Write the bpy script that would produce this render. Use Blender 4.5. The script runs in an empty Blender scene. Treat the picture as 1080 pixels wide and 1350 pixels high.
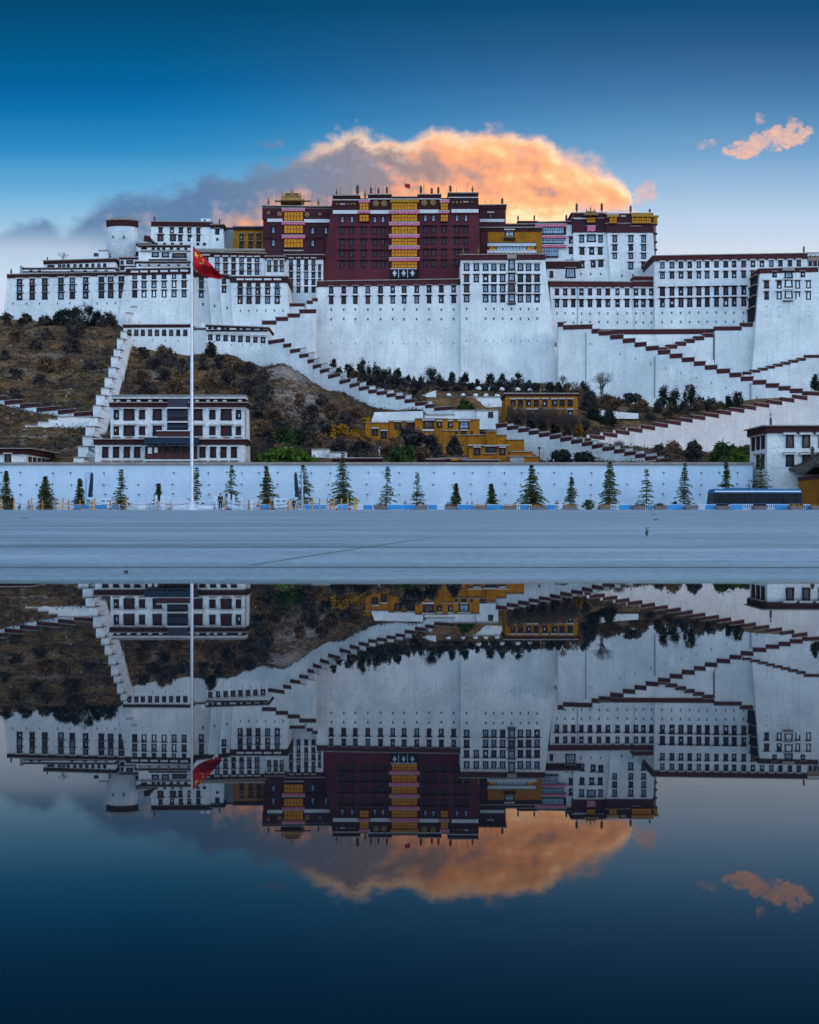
import bpy, bmesh, math, random
from mathutils import Vector, noise as mnoise
R = math.radians
scene = bpy.context.scene
COL = scene.collection

# ------------------------------------------------------------------ camera
F, CX, HZ, CAMH = 1260.0, 540.0, 679.0, 0.35      # focal length and horizon of the 1080 x 1350 photograph, eye height (m)
cam = bpy.data.cameras.new('camera')
cam.sensor_fit = 'HORIZONTAL'; cam.sensor_width = 36.0; cam.lens = 36.0 * F / 1080
cam.shift_y = (HZ - 675.0) / 1080
cam.clip_start = 0.05; cam.clip_end = 6000
cam_ob = bpy.data.objects.new('camera', cam); COL.objects.link(cam_ob)
cam_ob.location = (0, 0, CAMH); cam_ob.rotation_euler = (R(90), 0, 0)
cam.dof.use_dof = True; cam.dof.focus_distance = 260.0; cam.dof.aperture_fstop = 6.3     # the near paving is a little soft, as in the photograph
scene.camera = cam_ob

# ------------------------------------------------------------------ colour management
scene.view_settings.view_transform = 'Standard'
scene.view_settings.look = 'None'
scene.view_settings.gamma = 1.0
scene.view_settings.exposure = 0.0

# ------------------------------------------------------------------ sky and sun
SUN_EL, SUN_AZ = 11.0, 112.0        # degrees; azimuth clockwise from +Y (the view direction)
SKY_NISHITA = 0.05
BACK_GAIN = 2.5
def lin(r, g, b):
    def f(c):
        c /= 255.0
        return c / 12.92 if c <= 0.04045 else ((c + 0.055) / 1.055) ** 2.4
    return (f(r), f(g), f(b), 1.0)

world = bpy.data.worlds.new('World'); scene.world = world
world.use_nodes = True
wt = world.node_tree; wt.nodes.clear()
WL = wt.links
def wn(t, **k):
    n = wt.nodes.new(t)
    for a, b in k.items(): setattr(n, a, b)
    return n
def wset(sock, v):
    if hasattr(v, 'links') or isinstance(v, bpy.types.NodeSocket): WL.new(v, sock)
    else: sock.default_value = v
def M(op, a, b=0.0, c=None, clamp=False):
    n = wn('ShaderNodeMath', operation=op, use_clamp=clamp)
    wset(n.inputs[0], a); wset(n.inputs[1], b)
    if c is not None: wset(n.inputs[2], c)
    return n.outputs[0]
def SM(v, a, b):                     # smoothstep
    n = wn('ShaderNodeMapRange', interpolation_type='SMOOTHSTEP')
    wset(n.inputs[0], v); wset(n.inputs[1], a); wset(n.inputs[2], b)
    n.inputs[3].default_value = 0; n.inputs[4].default_value = 1
    return n.outputs[0]
def MIX(f, a, b, mode='MIX'):
    n = wn('ShaderNodeMix', data_type='RGBA', blend_type=mode)
    wset(n.inputs[0], f); wset(n.inputs[6], a); wset(n.inputs[7], b)
    return n.outputs[2]
def RAMP(v, stops, interp='LINEAR'):
    n = wn('ShaderNodeValToRGB'); WL.new(v, n.inputs[0])
    cr = n.color_ramp; cr.interpolation = interp
    while len(cr.elements) > 1: cr.elements.remove(cr.elements[-1])
    cr.elements[0].position = stops[0][0]; cr.elements[0].color = stops[0][1]
    for p, c in stops[1:]:
        e = cr.elements.new(p); e.color = c
    return n.outputs[0]
def FR(v, stops, lo, hi, vlo, vhi):  # piecewise linear scalar function
    t = M('DIVIDE', M('SUBTRACT', v, lo), hi - lo)
    st = [((p - lo) / (hi - lo), ((q - vlo) / (vhi - vlo),) * 3 + (1,)) for p, q in stops]
    r = RAMP(t, st)
    return M('ADD', M('MULTIPLY', r, vhi - vlo), vlo)

tc = wn('ShaderNodeTexCoord')
sp = wn('ShaderNodeSeparateXYZ'); WL.new(tc.outputs['Generated'], sp.inputs[0])
dx, dy, dz = sp.outputs
ys = M('MAXIMUM', dy, 0.06)
U = M('MULTIPLY_ADD', M('DIVIDE', dx, ys), 1260.0, 540.0)      # bearing and height of a sky direction, in tangent units
V = M('SUBTRACT', 679.0, M('MULTIPLY', M('DIVIDE', dz, ys), 1260.0))
SKYRAMP = [(0.0, lin(226, 228, 236)), (0.2, lin(208, 222, 238)), (0.262, lin(186, 210, 236)), (0.30, lin(140, 186, 224)),
           (0.345, lin(88, 155, 206)), (0.39, lin(30, 120, 178)), (0.43, lin(8, 100, 156)), (0.462, lin(2, 80, 130)),
           (0.50, lin(2, 68, 112)), (1.0, lin(3, 48, 92))]
dome = RAMP(M('MAXIMUM', dz, 0.0), SKYRAMP)
Vn = M('DIVIDE', M('SUBTRACT', 700.0, V), 1000.0)              # tangent height: 0 at the horizon
west = RAMP(Vn, [(0, lin(222, 228, 238)), (.33, lin(208, 221, 238)), (.37, lin(184, 212, 236)), (.41, lin(150, 198, 230)), (.45, lin(104, 174, 220)), (.50, lin(52, 143, 198)),
                 (.55, lin(12, 119, 178)), (.59, lin(2, 101, 158)), (.64, lin(1, 87, 136)), (.69, lin(1, 75, 117)), (.8, lin(1, 62, 102)), (1, lin(2, 50, 90))])
east = RAMP(Vn, [(0, lin(224, 228, 238)), (.33, lin(217, 227, 239)), (.37, lin(212, 224, 238)), (.41, lin(192, 212, 235)), (.45, lin(160, 194, 227)), (.50, lin(116, 166, 207)),
                 (.54, lin(92, 145, 190)), (.59, lin(66, 117, 166)), (.64, lin(46, 96, 142)), (.69, lin(20, 80, 124)), (.8, lin(8, 66, 108)), (1, lin(4, 52, 94))])
base = MIX(SM(U, 150.0, 1000.0), west, east)
base = MIX(SM(dy, .25, .6), dome, base)
nish = wn('ShaderNodeTexSky', sky_type='NISHITA', sun_disc=False)
nish.sun_elevation = R(SUN_EL); nish.sun_rotation = R(SUN_AZ); nish.altitude = 3600
ns = wn('ShaderNodeVectorMath', operation='SCALE'); WL.new(nish.outputs[0], ns.inputs[0]); ns.inputs['Scale'].default_value = SKY_NISHITA
back = SM(dy, 0.25, -0.6)                                     # unseen sky behind the viewer, brightened to light the palace fronts
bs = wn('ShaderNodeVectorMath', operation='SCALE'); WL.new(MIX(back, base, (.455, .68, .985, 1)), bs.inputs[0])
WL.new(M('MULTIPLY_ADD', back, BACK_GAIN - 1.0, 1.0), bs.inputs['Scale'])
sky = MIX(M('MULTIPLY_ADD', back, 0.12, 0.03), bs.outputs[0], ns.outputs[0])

# clouds, shaped by direction
def NZ(sx, sy, ox, oy, detail=8.0, rough=0.58, seed=0.0):
    c = wn('ShaderNodeCombineXYZ')
    WL.new(M('MULTIPLY_ADD', U, sx, ox), c.inputs[0]); WL.new(M('MULTIPLY_ADD', V, sy, oy), c.inputs[1]); c.inputs[2].default_value = seed
    n = wn('ShaderNodeTexNoise', noise_dimensions='3D'); WL.new(c.outputs[0], n.inputs['Vector'])
    n.inputs['Scale'].default_value = 1.0; n.inputs['Detail'].default_value = detail; n.inputs['Roughness'].default_value = rough
    return n.outputs[0]
nA = NZ(.020, .024, 0, 0, 7.0, .52)
nB = NZ(.020, .024, .16, -.14, 7.0, .52)                                # the same field a little nearer the sun
nC = NZ(.0075, .011, 3.1, 7.7, 3.0, .5, 2.0)
nD = NZ(.075, .085, 1.0, 2.0, 6.0, .6, 5.0)
top = FR(U, [(-200, 330), (0, 312), (28, 296), (60, 290), (86, 300), (108, 292), (140, 266), (180, 258), (240, 252), (285, 236), (340, 224), (384, 212),
             (420, 192), (446, 176), (470, 172), (492, 184), (515, 178), (534, 190), (560, 182), (600, 176), (640, 170), (690, 184), (740, 205), (785, 217), (808, 230), (822, 245), (832, 266), (842, 320), (860, 420), (1300, 430)], -200, 1300, 150, 450)
bot = FR(U, [(-200, 344), (60, 340), (90, 346), (120, 420), (690, 420), (735, 308), (765, 287), (800, 280), (822, 270), (840, 256), (862, 190), (1300, 190)], -200, 1300, 150, 450)
wob = M('ADD', M('MULTIPLY', M('SUBTRACT', nA, 0.5), 58.0), M('MULTIPLY', M('SUBTRACT', nD, 0.5), 13.0))
soft = FR(U, [(0, 12), (380, 11), (460, 9), (700, 12), (800, 17), (900, 18)], 0, 900, 0, 20)
dtop = M('ADD', M('SUBTRACT', V, top), wob)
dbot = M('ADD', M('SUBTRACT', bot, V), wob)
mt_ = SM(M('DIVIDE', dtop, soft), -1.0, 1.0)
mb_ = SM(M('DIVIDE', dbot, soft), -1.0, 1.0)
mask = M('MULTIPLY', mt_, mb_)
opac = FR(U, [(0, .86), (120, .86), (260, .94), (420, .98), (860, 1)], 0, 860, 0, 1)
mask = M('MULTIPLY', mask, opac)
nE = NZ(.042, .055, 4.0, 1.0, 7.0, .62, 9.0)
def BLOB(cx, cy, rx, ry, amp=2.4, tilt=0.0, s=.6):
    a = M('DIVIDE', M('SUBTRACT', U, cx), rx)
    b = M('DIVIDE', M('SUBTRACT', M('MULTIPLY_ADD', M('SUBTRACT', U, cx), tilt, V), cy), ry)
    d = M('SUBTRACT', 1.0, M('ADD', M('MULTIPLY', a, a), M('MULTIPLY', b, b)))
    d = M('ADD', d, M('MULTIPLY', M('SUBTRACT', M('ADD', M('MULTIPLY', nE, .7), M('MULTIPLY', nD, .3)), 0.5), amp * 2.4))
    return SM(d, -s * .3, s)
small = M('MAXIMUM', M('MAXIMUM', BLOB(984, 196, 32, 12, 2.5, .12, .7), BLOB(1010, 187, 36, 17, 2.7, .2, .7)), BLOB(1040, 178, 27, 18, 2.9, .1, .7))
for b_ in ((933, 190, 15, 7, 3.0, .2, 1.0), (850, 252, 17, 18, 2.6, 0, .9), (1003, 156, 7, 9, 3.4, 0, 1.2), (838, 284, 20, 9, 3.2, 0, 1.2), (355, 190, 20, 6, 3.4, 0, 1.6), (372, 212, 16, 5, 3.4, 0, 1.4)):
    small = M('MAXIMUM', small, M('MULTIPLY', BLOB(*b_), .75))
allm = M('MAXIMUM', mask, M('MULTIPLY', small, .9))
depth_ = M('DIVIDE', dtop, 90.0)                              # 0 at the upper rim, 1 well inside
warm = FR(U, [(0, 0), (250, .0), (350, .03), (430, .10), (500, .24), (560, .46), (620, .72), (700, .86), (1100, .92)], 0, 1100, 0, 1)
low = M('MULTIPLY', SM(V, 236.0, 296.0), SM(U, 190.0, 420.0))
edge = M('SUBTRACT', 1.0, SM(dtop, -4.0, 34.0))
relief = M('SUBTRACT', nA, nB)
broad = M('SUBTRACT', NZ(.0075, .011, 3.9, 7.1, 3.0, .5, 2.0), nC)
lf = M('ADD', M('ADD', M('MULTIPLY', warm, .72), M('MULTIPLY', low, .42)), M('MULTIPLY', relief, M('MULTIPLY_ADD', warm, 1.0, .9)))
lf = M('ADD', lf, M('MULTIPLY', M('MULTIPLY', edge, SM(U, 470.0, 540.0)), M('MULTIPLY_ADD', warm, -.2, .34)))
lf = M('SUBTRACT', lf, M('MULTIPLY', broad, M('MULTIPLY_ADD', warm, .95, .35)))
lf = M('ADD', lf, M('MULTIPLY', M('SUBTRACT', nD, .5), .07), clamp=True)
shade = RAMP(M('DIVIDE', U, 1080.0), [(0, lin(98, 138, 182)), (.10, lin(86, 122, 164)), (.25, lin(94, 126, 166)), (.35, lin(116, 134, 162)), (.44, lin(144, 138, 150)), (.56, lin(176, 142, 132)), (1, lin(214, 164, 138))])
shade = MIX(M('MULTIPLY', M('MULTIPLY', SM(relief, -.02, .16), SM(depth_, .1, .7)), .55), shade, lin(158, 176, 202))
shade = MIX(M('MULTIPLY', M('MULTIPLY', SM(V, 292.0, 335.0), M('SUBTRACT', 1.0, SM(U, 90.0, 250.0))), .85), shade, lin(196, 210, 230))
lit = RAMP(lf, [(0, lin(150, 140, 152)), (.22, lin(192, 156, 148)), (.42, lin(226, 166, 134)), (.62, lin(243, 180, 136)), (.82, lin(250, 198, 154)), (1, lin(255, 224, 194))])
lv = wn('ShaderNodeVectorMath', operation='MULTIPLY'); WL.new(lit, lv.inputs[0])           # sunlit vapour is brighter than the film's white in the red
gv = wn('ShaderNodeCombineXYZ'); WL.new(M('MULTIPLY_ADD', lf, .52, 1.0), gv.inputs[0]); WL.new(M('MULTIPLY_ADD', lf, .13, 1.0), gv.inputs[1]); WL.new(M('MULTIPLY_ADD', lf, -.08, 1.0), gv.inputs[2])
WL.new(gv.outputs[0], lv.inputs[1]); lit = lv.outputs[0]
ccol = MIX(SM(lf, .03, .42), shade, lit)
ccol = MIX(M('MULTIPLY', SM(U, 832.0, 842.0), 1.0), ccol, MIX(SM(M('SUBTRACT', nE, nD), -.2, .25), lin(214, 180, 178), lin(250, 196, 166)))
rim = M('MULTIPLY', M('SUBTRACT', 1.0, SM(M('ADD', dtop, M('MULTIPLY', M('SUBTRACT', nE, .5), 40.0)), 2.0, 24.0)), M('MULTIPLY', SM(U, 370.0, 450.0), FR(U, [(0, 1), (560, .9), (640, .45), (850, .3)], 0, 850, 0, 1)))
ccol = MIX(M('MULTIPLY', rim, M('SUBTRACT', 1.0, SM(U, 830.0, 850.0))), ccol, lin(253, 216, 186))
front = SM(dy, .1, .2)
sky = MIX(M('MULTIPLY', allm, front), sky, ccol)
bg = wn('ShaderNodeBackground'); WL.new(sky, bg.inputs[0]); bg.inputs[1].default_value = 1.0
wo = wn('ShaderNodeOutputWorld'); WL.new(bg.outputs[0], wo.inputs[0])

sun = bpy.data.lights.new('sun', 'SUN'); sun.energy = 0.8; sun.angle = R(12); sun.color = (1.0, .80, .62)
sun_ob = bpy.data.objects.new('sun', sun); COL.objects.link(sun_ob)
tos = Vector((math.sin(R(SUN_AZ)) * math.cos(R(SUN_EL)), math.cos(R(SUN_AZ)) * math.cos(R(SUN_EL)), math.sin(R(SUN_EL))))
sun_ob.rotation_euler = tos.to_track_quat('Z', 'Y').to_euler()
sun_ob.location = (200, -100, 150)

# ------------------------------------------------------------------ materials
def mk(name):
    m = bpy.data.materials.new(name); m.use_nodes = True
    t = m.node_tree; b = t.nodes['Principled BSDF']
    return m, t, b
def mat(name, c, c2=None, scale=1.0, rough=.8, bump=0.0, streak=0.0, metal=0.0, spec=.3, fine=0.0, c3=None):
    """plain paint / plaster / metal with uneven colour and relief, in world metres"""
    m, t, b = mk(name)
    L = t.links
    b.inputs['Roughness'].default_value = rough; b.inputs['Metallic'].default_value = metal
    b.inputs['Specular IOR Level'].default_value = spec
    c = tuple(c) + (1,)
    if c2 is None:
        b.inputs['Base Color'].default_value = c; return m
    c2 = tuple(c2) + (1,)
    g = t.nodes.new('ShaderNodeNewGeometry')
    n1 = t.nodes.new('ShaderNodeTexNoise'); n1.inputs['Scale'].default_value = scale; n1.inputs['Detail'].default_value = 6; n1.inputs['Roughness'].default_value = .65
    L.new(g.outputs['Position'], n1.inputs['Vector'])
    r = t.nodes.new('ShaderNodeMapRange'); r.inputs[1].default_value = .36; r.inputs[2].default_value = .66
    L.new(n1.outputs[0], r.inputs[0])
    mx = t.nodes.new('ShaderNodeMix'); mx.data_type = 'RGBA'; L.new(r.outputs[0], mx.inputs[0]); mx.inputs[6].default_value = c; mx.inputs[7].default_value = c2
    out = mx.outputs[2]
    if streak > 0:
        mp = t.nodes.new('ShaderNodeMapping'); mp.inputs['Scale'].default_value = (1, 1, .09); L.new(g.outputs['Position'], mp.inputs[0])
        n2 = t.nodes.new('ShaderNodeTexNoise'); n2.inputs['Scale'].default_value = .9; n2.inputs['Detail'].default_value = 5; L.new(mp.outputs[0], n2.inputs['Vector'])
        r2 = t.nodes.new('ShaderNodeMapRange'); r2.inputs[1].default_value = .52; r2.inputs[2].default_value = .75; r2.inputs[4].default_value = streak
        L.new(n2.outputs[0], r2.inputs[0])
        m2 = t.nodes.new('ShaderNodeMix'); m2.data_type = 'RGBA'; L.new(r2.outputs[0], m2.inputs[0]); L.new(out, m2.inputs[6])
        m2.inputs[7].default_value = tuple(c3 or tuple(.45 * x for x in c[:3])) + (1,) if c3 is None or len(c3) == 3 else c3
        out = m2.outputs[2]
    if fine > 0:
        n3 = t.nodes.new('ShaderNodeTexNoise'); n3.inputs['Scale'].default_value = 2.2; n3.inputs['Detail'].default_value = 5; n3.inputs['Roughness'].default_value = .75
        L.new(g.outputs['Position'], n3.inputs['Vector'])
        r3 = t.nodes.new('ShaderNodeMapRange'); r3.inputs[1].default_value = .3; r3.inputs[2].default_value = .7
        r3.inputs[3].default_value = 1 - fine; r3.inputs[4].default_value = 1 + fine * .35
        L.new(n3.outputs[0], r3.inputs[0])
        vm = t.nodes.new('ShaderNodeVectorMath'); vm.operation = 'SCALE'; L.new(out, vm.inputs[0]); L.new(r3.outputs[0], vm.inputs['Scale'])
        out = vm.outputs[0]
    L.new(out, b.inputs['Base Color'])
    if bump > 0:
        n4 = t.nodes.new('ShaderNodeTexNoise'); n4.inputs['Scale'].default_value = 1.3; n4.inputs['Detail'].default_value = 7; n4.inputs['Roughness'].default_value = .7
        L.new(g.outputs['Position'], n4.inputs['Vector'])
        bp = t.nodes.new('ShaderNodeBump'); bp.inputs['Strength'].default_value = 1; bp.inputs['Distance'].default_value = bump
        L.new(n4.outputs[0], bp.inputs['Height']); L.new(bp.outputs[0], b.inputs['Normal'])
    return m

W = mat('whitewash', (.84, .82, .79), (.62, .62, .62), .11, .9, .35, .5, fine=.20, c3=(.50, .49, .49))
WS = mat('whitewash_soiled', (.78, .75, .73), (.62, .59, .58), .16, .9, .3, .4, fine=.3, c3=(.50, .38, .33))
WB = mat('shade_tint_pale_blue', (.54, .66, .75), (.45, .57, .68), .3, .9, .06, .25, fine=.12, c3=(.42, .48, .54))  # street wall's bluish shade put into its colour; notice boards share the pale blue
WG2 = mat('weathered_whitewash', (.66, .66, .66), (.50, .50, .52), .2, .9, .3, .5, fine=.3, c3=(.40, .40, .41))
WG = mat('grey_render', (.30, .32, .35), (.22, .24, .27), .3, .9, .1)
MAROON = mat('red_palace_plaster', (.118, .021, .029), (.075, .015, .022), .12, .95, .2, .3, fine=.15)
DARKRED = mat('dark_red_plaster', (.060, .015, .022), (.042, .011, .016), .2, .95, .1)
FRIEZE = mat('twig_frieze', (.050, .014, .015), (.030, .010, .011), 1.2, 1.0, .1, fine=.3)
FRIEZEL = mat('maroon_parapet', (.085, .022, .024), (.055, .015, .018), .8, 1.0, .1, fine=.3)
COPE = mat('slate_coping', (.33, .27, .23), (.20, .17, .155), .9, .9, .06)
TIMBER = mat('lintel_timber', (.30, .20, .15), (.18, .12, .10), 1.2, .8)
CLOTH = mat('white_fringe', (.62, .60, .58), (.48, .46, .46), 1.5, .9)
REDWOOD = mat('red_bracket', (.075, .020, .020), (.05, .015, .016), 1.5, .8)
BLACK = mat('black_window_surround', (.011, .013, .019), (.020, .022, .029), 1.0, .8, spec=.1)
P_RED = mat('pane_red_curtain', (.060, .018, .020), (.022, .012, .014), .9, .5, spec=.12)
P_BLUE = mat('pane_sky_sheen_curtain', (.42, .50, .60), (.20, .27, .36), .9, .4, spec=.3)  # sky reflection in the glass put into the pane colour; also curtain strips
P_DARK = mat('pane_dark', (.030, .028, .030), (.07, .05, .045), .7, .5, spec=.12)
P_MIX = mat('pane_brown', (.15, .10, .085), (.05, .035, .035), 1.1, .5, spec=.12)
YEL = mat('yellow_curtain', (.74, .28, .008), (.46, .15, .005), 1.4, .9, .05, fine=.2)
PINK = mat('pink_valance', (.50, .06, .14), (.62, .26, .32), 2.4, .9, .05)
GOLDV = mat('gold_valance', (.46, .23, .018), (.24, .10, .008), 2.0, .8)
OCHRE = mat('ochre_plaster', (.42, .160, .009), (.27, .094, .006), .4, .95, .2, .55, fine=.35)
GOLD = mat('gilt', (.46, .24, .05), (.30, .14, .03), 1.5, .5, metal=.4)
GILTD = mat('dull_gilt', (.26, .13, .04), (.15, .075, .028), 1.5, .6, metal=.2)
BRONZE = mat('dark_banner', (.05, .04, .035), (.09, .065, .045), 1.5, .6)
LATT = mat('lattice_blue', (.016, .028, .048), (.045, .018, .02), 2.5, .6)
STONEW = mat('marble', (.56, .60, .66), (.46, .50, .57), 1.2, .6, .02)
STEEL = mat('pole_steel', (.55, .58, .62), (.45, .48, .52), 1.0, .35, metal=.4)
BLUEP = mat('blue_paint', (.035, .25, .52), (.03, .19, .42), 1.2, .5)
WHITEP = mat('white_paint', (.70, .74, .78), (.6, .64, .7), 1.2, .5)
BOLLY = mat('yellow_post_paint', (.52, .27, .035), (.40, .19, .025), 2.0, .6)
BOLLO = mat('orange_post_paint', (.40, .16, .045), (.32, .12, .03), 2.0, .6)
ROPE = mat('rope', (.20, .115, .06), (.13, .075, .04), 3, .9)
PLANT = mat('planter_stone', (.20, .16, .15), (.13, .105, .10), 2.0, .9, .02)
FLRED = mat('red_flowers', (.16, .028, .026), (.07, .035, .02), 4.0, .8)
FLYEL = mat('yellow_flowers', (.62, .30, .02), (.32, .13, .02), 4.0, .8)
NAVY = mat('folded_canopy_cloth', (.010, .022, .040), (.016, .032, .055), 1.5, .8)
PALEB = mat('pale_blue_metal', (.30, .44, .58), (.25, .38, .50), 1.5, .5)
REDF = mat('red_flag_cloth', (.56, .004, .010), (.42, .003, .008), .8, .8)
STAR = mat('yellow_star', (.80, .48, .05), None, rough=.8)
TILE = mat('dark_roof_tile', (.045, .042, .042), (.09, .065, .05), 3.0, .7, .05)
BUSG = mat('bus_glass', (.008, .009, .012), (.014, .016, .02), .6, .35, spec=.12)
BUSB = mat('bus_blue', (.018, .115, .24), (.014, .09, .20), .6, .45, spec=.2)
RUBBER = mat('tyre_rubber', (.012, .012, .013), None, rough=.9)
SKIN = mat('skin', (.36, .20, .14), None, rough=.6)
CLO_D = mat('dark_cloth', (.010, .010, .012), (.018, .017, .02), 3, .9)
CLO_B = mat('blue_cloth', (.05, .16, .26), (.04, .12, .2), 3, .9)
HAIR = mat('black_hair', (.008, .007, .007), None, rough=.6)
BARK = mat('bark', (.055, .040, .032), (.03, .024, .02), 3, 1, .05)
TWIG = mat('grey_twigs', (.085, .070, .066), (.05, .043, .043), 1, 1)
TWIGB = mat('brown_twigs', (.13, .082, .060), (.07, .047, .04), 1, 1)
def leaf(name, a, b_, c, scale=.9):
    m, t, b = mk(name); L = t.links
    g = t.nodes.new('ShaderNodeNewGeometry')
    n = t.nodes.new('ShaderNodeTexNoise'); n.inputs['Scale'].default_value = scale; n.inputs['Detail'].default_value = 4; L.new(g.outputs['Position'], n.inputs['Vector'])
    r = t.nodes.new('ShaderNodeValToRGB'); L.new(n.outputs[0], r.inputs[0])
    e = r.color_ramp.elements; e[0].position = .34; e[0].color = a + (1,); e[1].position = .66; e[1].color = c + (1,)
    k = r.color_ramp.elements.new(.5); k.color = b_ + (1,)
    L.new(r.outputs[0], b.inputs['Base Color']); b.inputs['Roughness'].default_value = .85; b.inputs['Specular IOR Level'].default_value = .15
    return m
L_CON = leaf('conifer_needles', (.024, .038, .014), (.065, .082, .024), (.16, .155, .042), 1.6)
L_CONB = leaf('brownish_needles', (.032, .038, .018), (.085, .080, .030), (.17, .13, .045), 1.3)
L_JUN = leaf('juniper_leaves', (.010, .014, .012), (.020, .026, .020), (.040, .044, .030), .5)
L_GREY = leaf('grey_scrub', (.020, .018, .020), (.046, .039, .038), (.10, .080, .068), .4)
L_BRN = leaf('brown_scrub', (.050, .030, .021), (.110, .062, .037), (.20, .115, .062), .4)
L_GRN = leaf('green_leaves', (.030, .060, .010), (.060, .110, .014), (.12, .17, .022), .7)
L_DGR = leaf('dark_green_leaves', (.016, .032, .012), (.030, .055, .016), (.05, .085, .022), .7)
L_YEL = leaf('ochre_leaves', (.17, .08, .010), (.30, .14, .014), (.42, .21, .02), .7)

def build_sheet_mats():
    # plaza paving: stone slabs with dark joints, damp patches
    m, t, b = mk('plaza_paving'); L = t.links
    g = t.nodes.new('ShaderNodeNewGeometry')
    mp = t.nodes.new('ShaderNodeMapping'); L.new(g.outputs['Position'], mp.inputs[0]); mp.inputs['Rotation'].default_value = (0, 0, R(.35)); mp.inputs['Location'].default_value = (97, -.13, 0)
    br = t.nodes.new('ShaderNodeTexBrick'); L.new(mp.outputs[0], br.inputs[0])
    br.inputs['Scale'].default_value = 1; br.inputs['Brick Width'].default_value = 300; br.inputs['Row Height'].default_value = 3.02
    br.inputs['Mortar Size'].default_value = .045; br.inputs['Mortar Smooth'].default_value = .2; br.inputs['Bias'].default_value = 0; br.offset = 0
    br.inputs['Color1'].default_value = (.35, .42, .48, 1); br.inputs['Color2'].default_value = (.395, .465, .525, 1); br.inputs['Mortar'].default_value = (.035, .04, .048, 1)
    n = t.nodes.new('ShaderNodeTexNoise'); n.inputs['Scale'].default_value = .9; n.inputs['Detail'].default_value = 8; n.inputs['Roughness'].default_value = .7
    mp2 = t.nodes.new('ShaderNodeMapping'); mp2.inputs['Scale'].default_value = (.12, 1, 1); L.new(g.outputs['Position'], mp2.inputs[0]); L.new(mp2.outputs[0], n.inputs['Vector'])
    r = t.nodes.new('ShaderNodeMapRange'); r.inputs[1].default_value = .3; r.inputs[2].default_value = .7; r.inputs[3].default_value = .52; r.inputs[4].default_value = 1.32; L.new(n.outputs[0], r.inputs[0])
    n3 = t.nodes.new('ShaderNodeTexNoise'); n3.inputs['Scale'].default_value = 14; n3.inputs['Detail'].default_value = 8; n3.inputs['Roughness'].default_value = .75; L.new(g.outputs['Position'], n3.inputs['Vector'])
    r3 = t.nodes.new('ShaderNodeMapRange'); r3.inputs[1].default_value = .3; r3.inputs[2].default_value = .7; r3.inputs[3].default_value = .55; r3.inputs[4].default_value = 1.3; L.new(n3.outputs[0], r3.inputs[0])
    mu = t.nodes.new('ShaderNodeMath'); mu.operation = 'MULTIPLY'; L.new(r.outputs[0], mu.inputs[0]); L.new(r3.outputs[0], mu.inputs[1])
    v = t.nodes.new('ShaderNodeVectorMath'); v.operation = 'SCALE'; L.new(br.outputs[0], v.inputs[0]); L.new(mu.outputs[0], v.inputs['Scale'])
    # one old crack running askew across four rows of slabs, and hairline stains along the joints
    s0 = t.nodes.new('ShaderNodeSeparateXYZ'); L.new(g.outputs['Position'], s0.inputs[0])
    def mm(op, a, b_, c_=None):
        q = t.nodes.new('ShaderNodeMath'); q.operation = op
        for i_, x_ in enumerate((a, b_, c_)):
            if x_ is None: continue
            if isinstance(x_, (int, float)): q.inputs[i_].default_value = x_
            else: L.new(x_, q.inputs[i_])
        return q.outputs[0]
    def stepf(v_, a_, b_):
        q = t.nodes.new('ShaderNodeMapRange'); q.interpolation_type = 'SMOOTHSTEP'; L.new(v_, q.inputs[0]); q.inputs[1].default_value = a_; q.inputs[2].default_value = b_; return q.outputs[0]
    ln = mm('ABSOLUTE', mm('ADD', mm('MULTIPLY_ADD', s0.outputs[1], -.237, 2.56), mm('MULTIPLY_ADD', n3.outputs[0], .05, s0.outputs[0])), 0)
    ck = mm('MULTIPLY', mm('SUBTRACT', 1.0, stepf(ln, .012, .035)), mm('MULTIPLY', stepf(s0.outputs[1], 6.2, 6.6), mm('SUBTRACT', 1.0, stepf(s0.outputs[1], 11, 13))))
    dk = t.nodes.new('ShaderNodeMix'); dk.data_type = 'RGBA'; L.new(mm('MULTIPLY', ck, .9), dk.inputs[0]); L.new(v.outputs[0], dk.inputs[6]); dk.inputs[7].default_value = (.06, .065, .075, 1)
    n2 = t.nodes.new('ShaderNodeTexNoise'); n2.inputs['Scale'].default_value = .5; n2.inputs['Detail'].default_value = 4; L.new(mp2.outputs[0], n2.inputs['Vector'])
    r2 = t.nodes.new('ShaderNodeMapRange'); r2.inputs[1].default_value = .35; r2.inputs[2].default_value = .65; r2.inputs[3].default_value = .42; r2.inputs[4].default_value = .68; L.new(n2.outputs[0], r2.inputs[0])
    # the wet rim where the paving meets the puddle
    sx = t.nodes.new('ShaderNodeSeparateXYZ'); L.new(g.outputs['Position'], sx.inputs[0])
    nw = t.nodes.new('ShaderNodeTexNoise'); nw.inputs['Scale'].default_value = 2.5; nw.inputs['Detail'].default_value = 5; L.new(mp2.outputs[0], nw.inputs['Vector'])
    wz = t.nodes.new('ShaderNodeMath'); wz.operation = 'MULTIPLY_ADD'; L.new(nw.outputs[0], wz.inputs[0]); wz.inputs[1].default_value = .006; L.new(sx.outputs[2], wz.inputs[2])
    wr = t.nodes.new('ShaderNodeMapRange'); wr.interpolation_type = 'SMOOTHSTEP'; wr.inputs[1].default_value = .002; wr.inputs[2].default_value = .0075; L.new(wz.outputs[0], wr.inputs[0])
    rm = t.nodes.new('ShaderNodeMix'); rm.data_type = 'FLOAT'; L.new(wr.outputs[0], rm.inputs[0]); rm.inputs[2].default_value = .10; L.new(r2.outputs[0], rm.inputs[3])
    L.new(rm.outputs[0], b.inputs['Roughness']); b.inputs['Specular IOR Level'].default_value = .5
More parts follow.
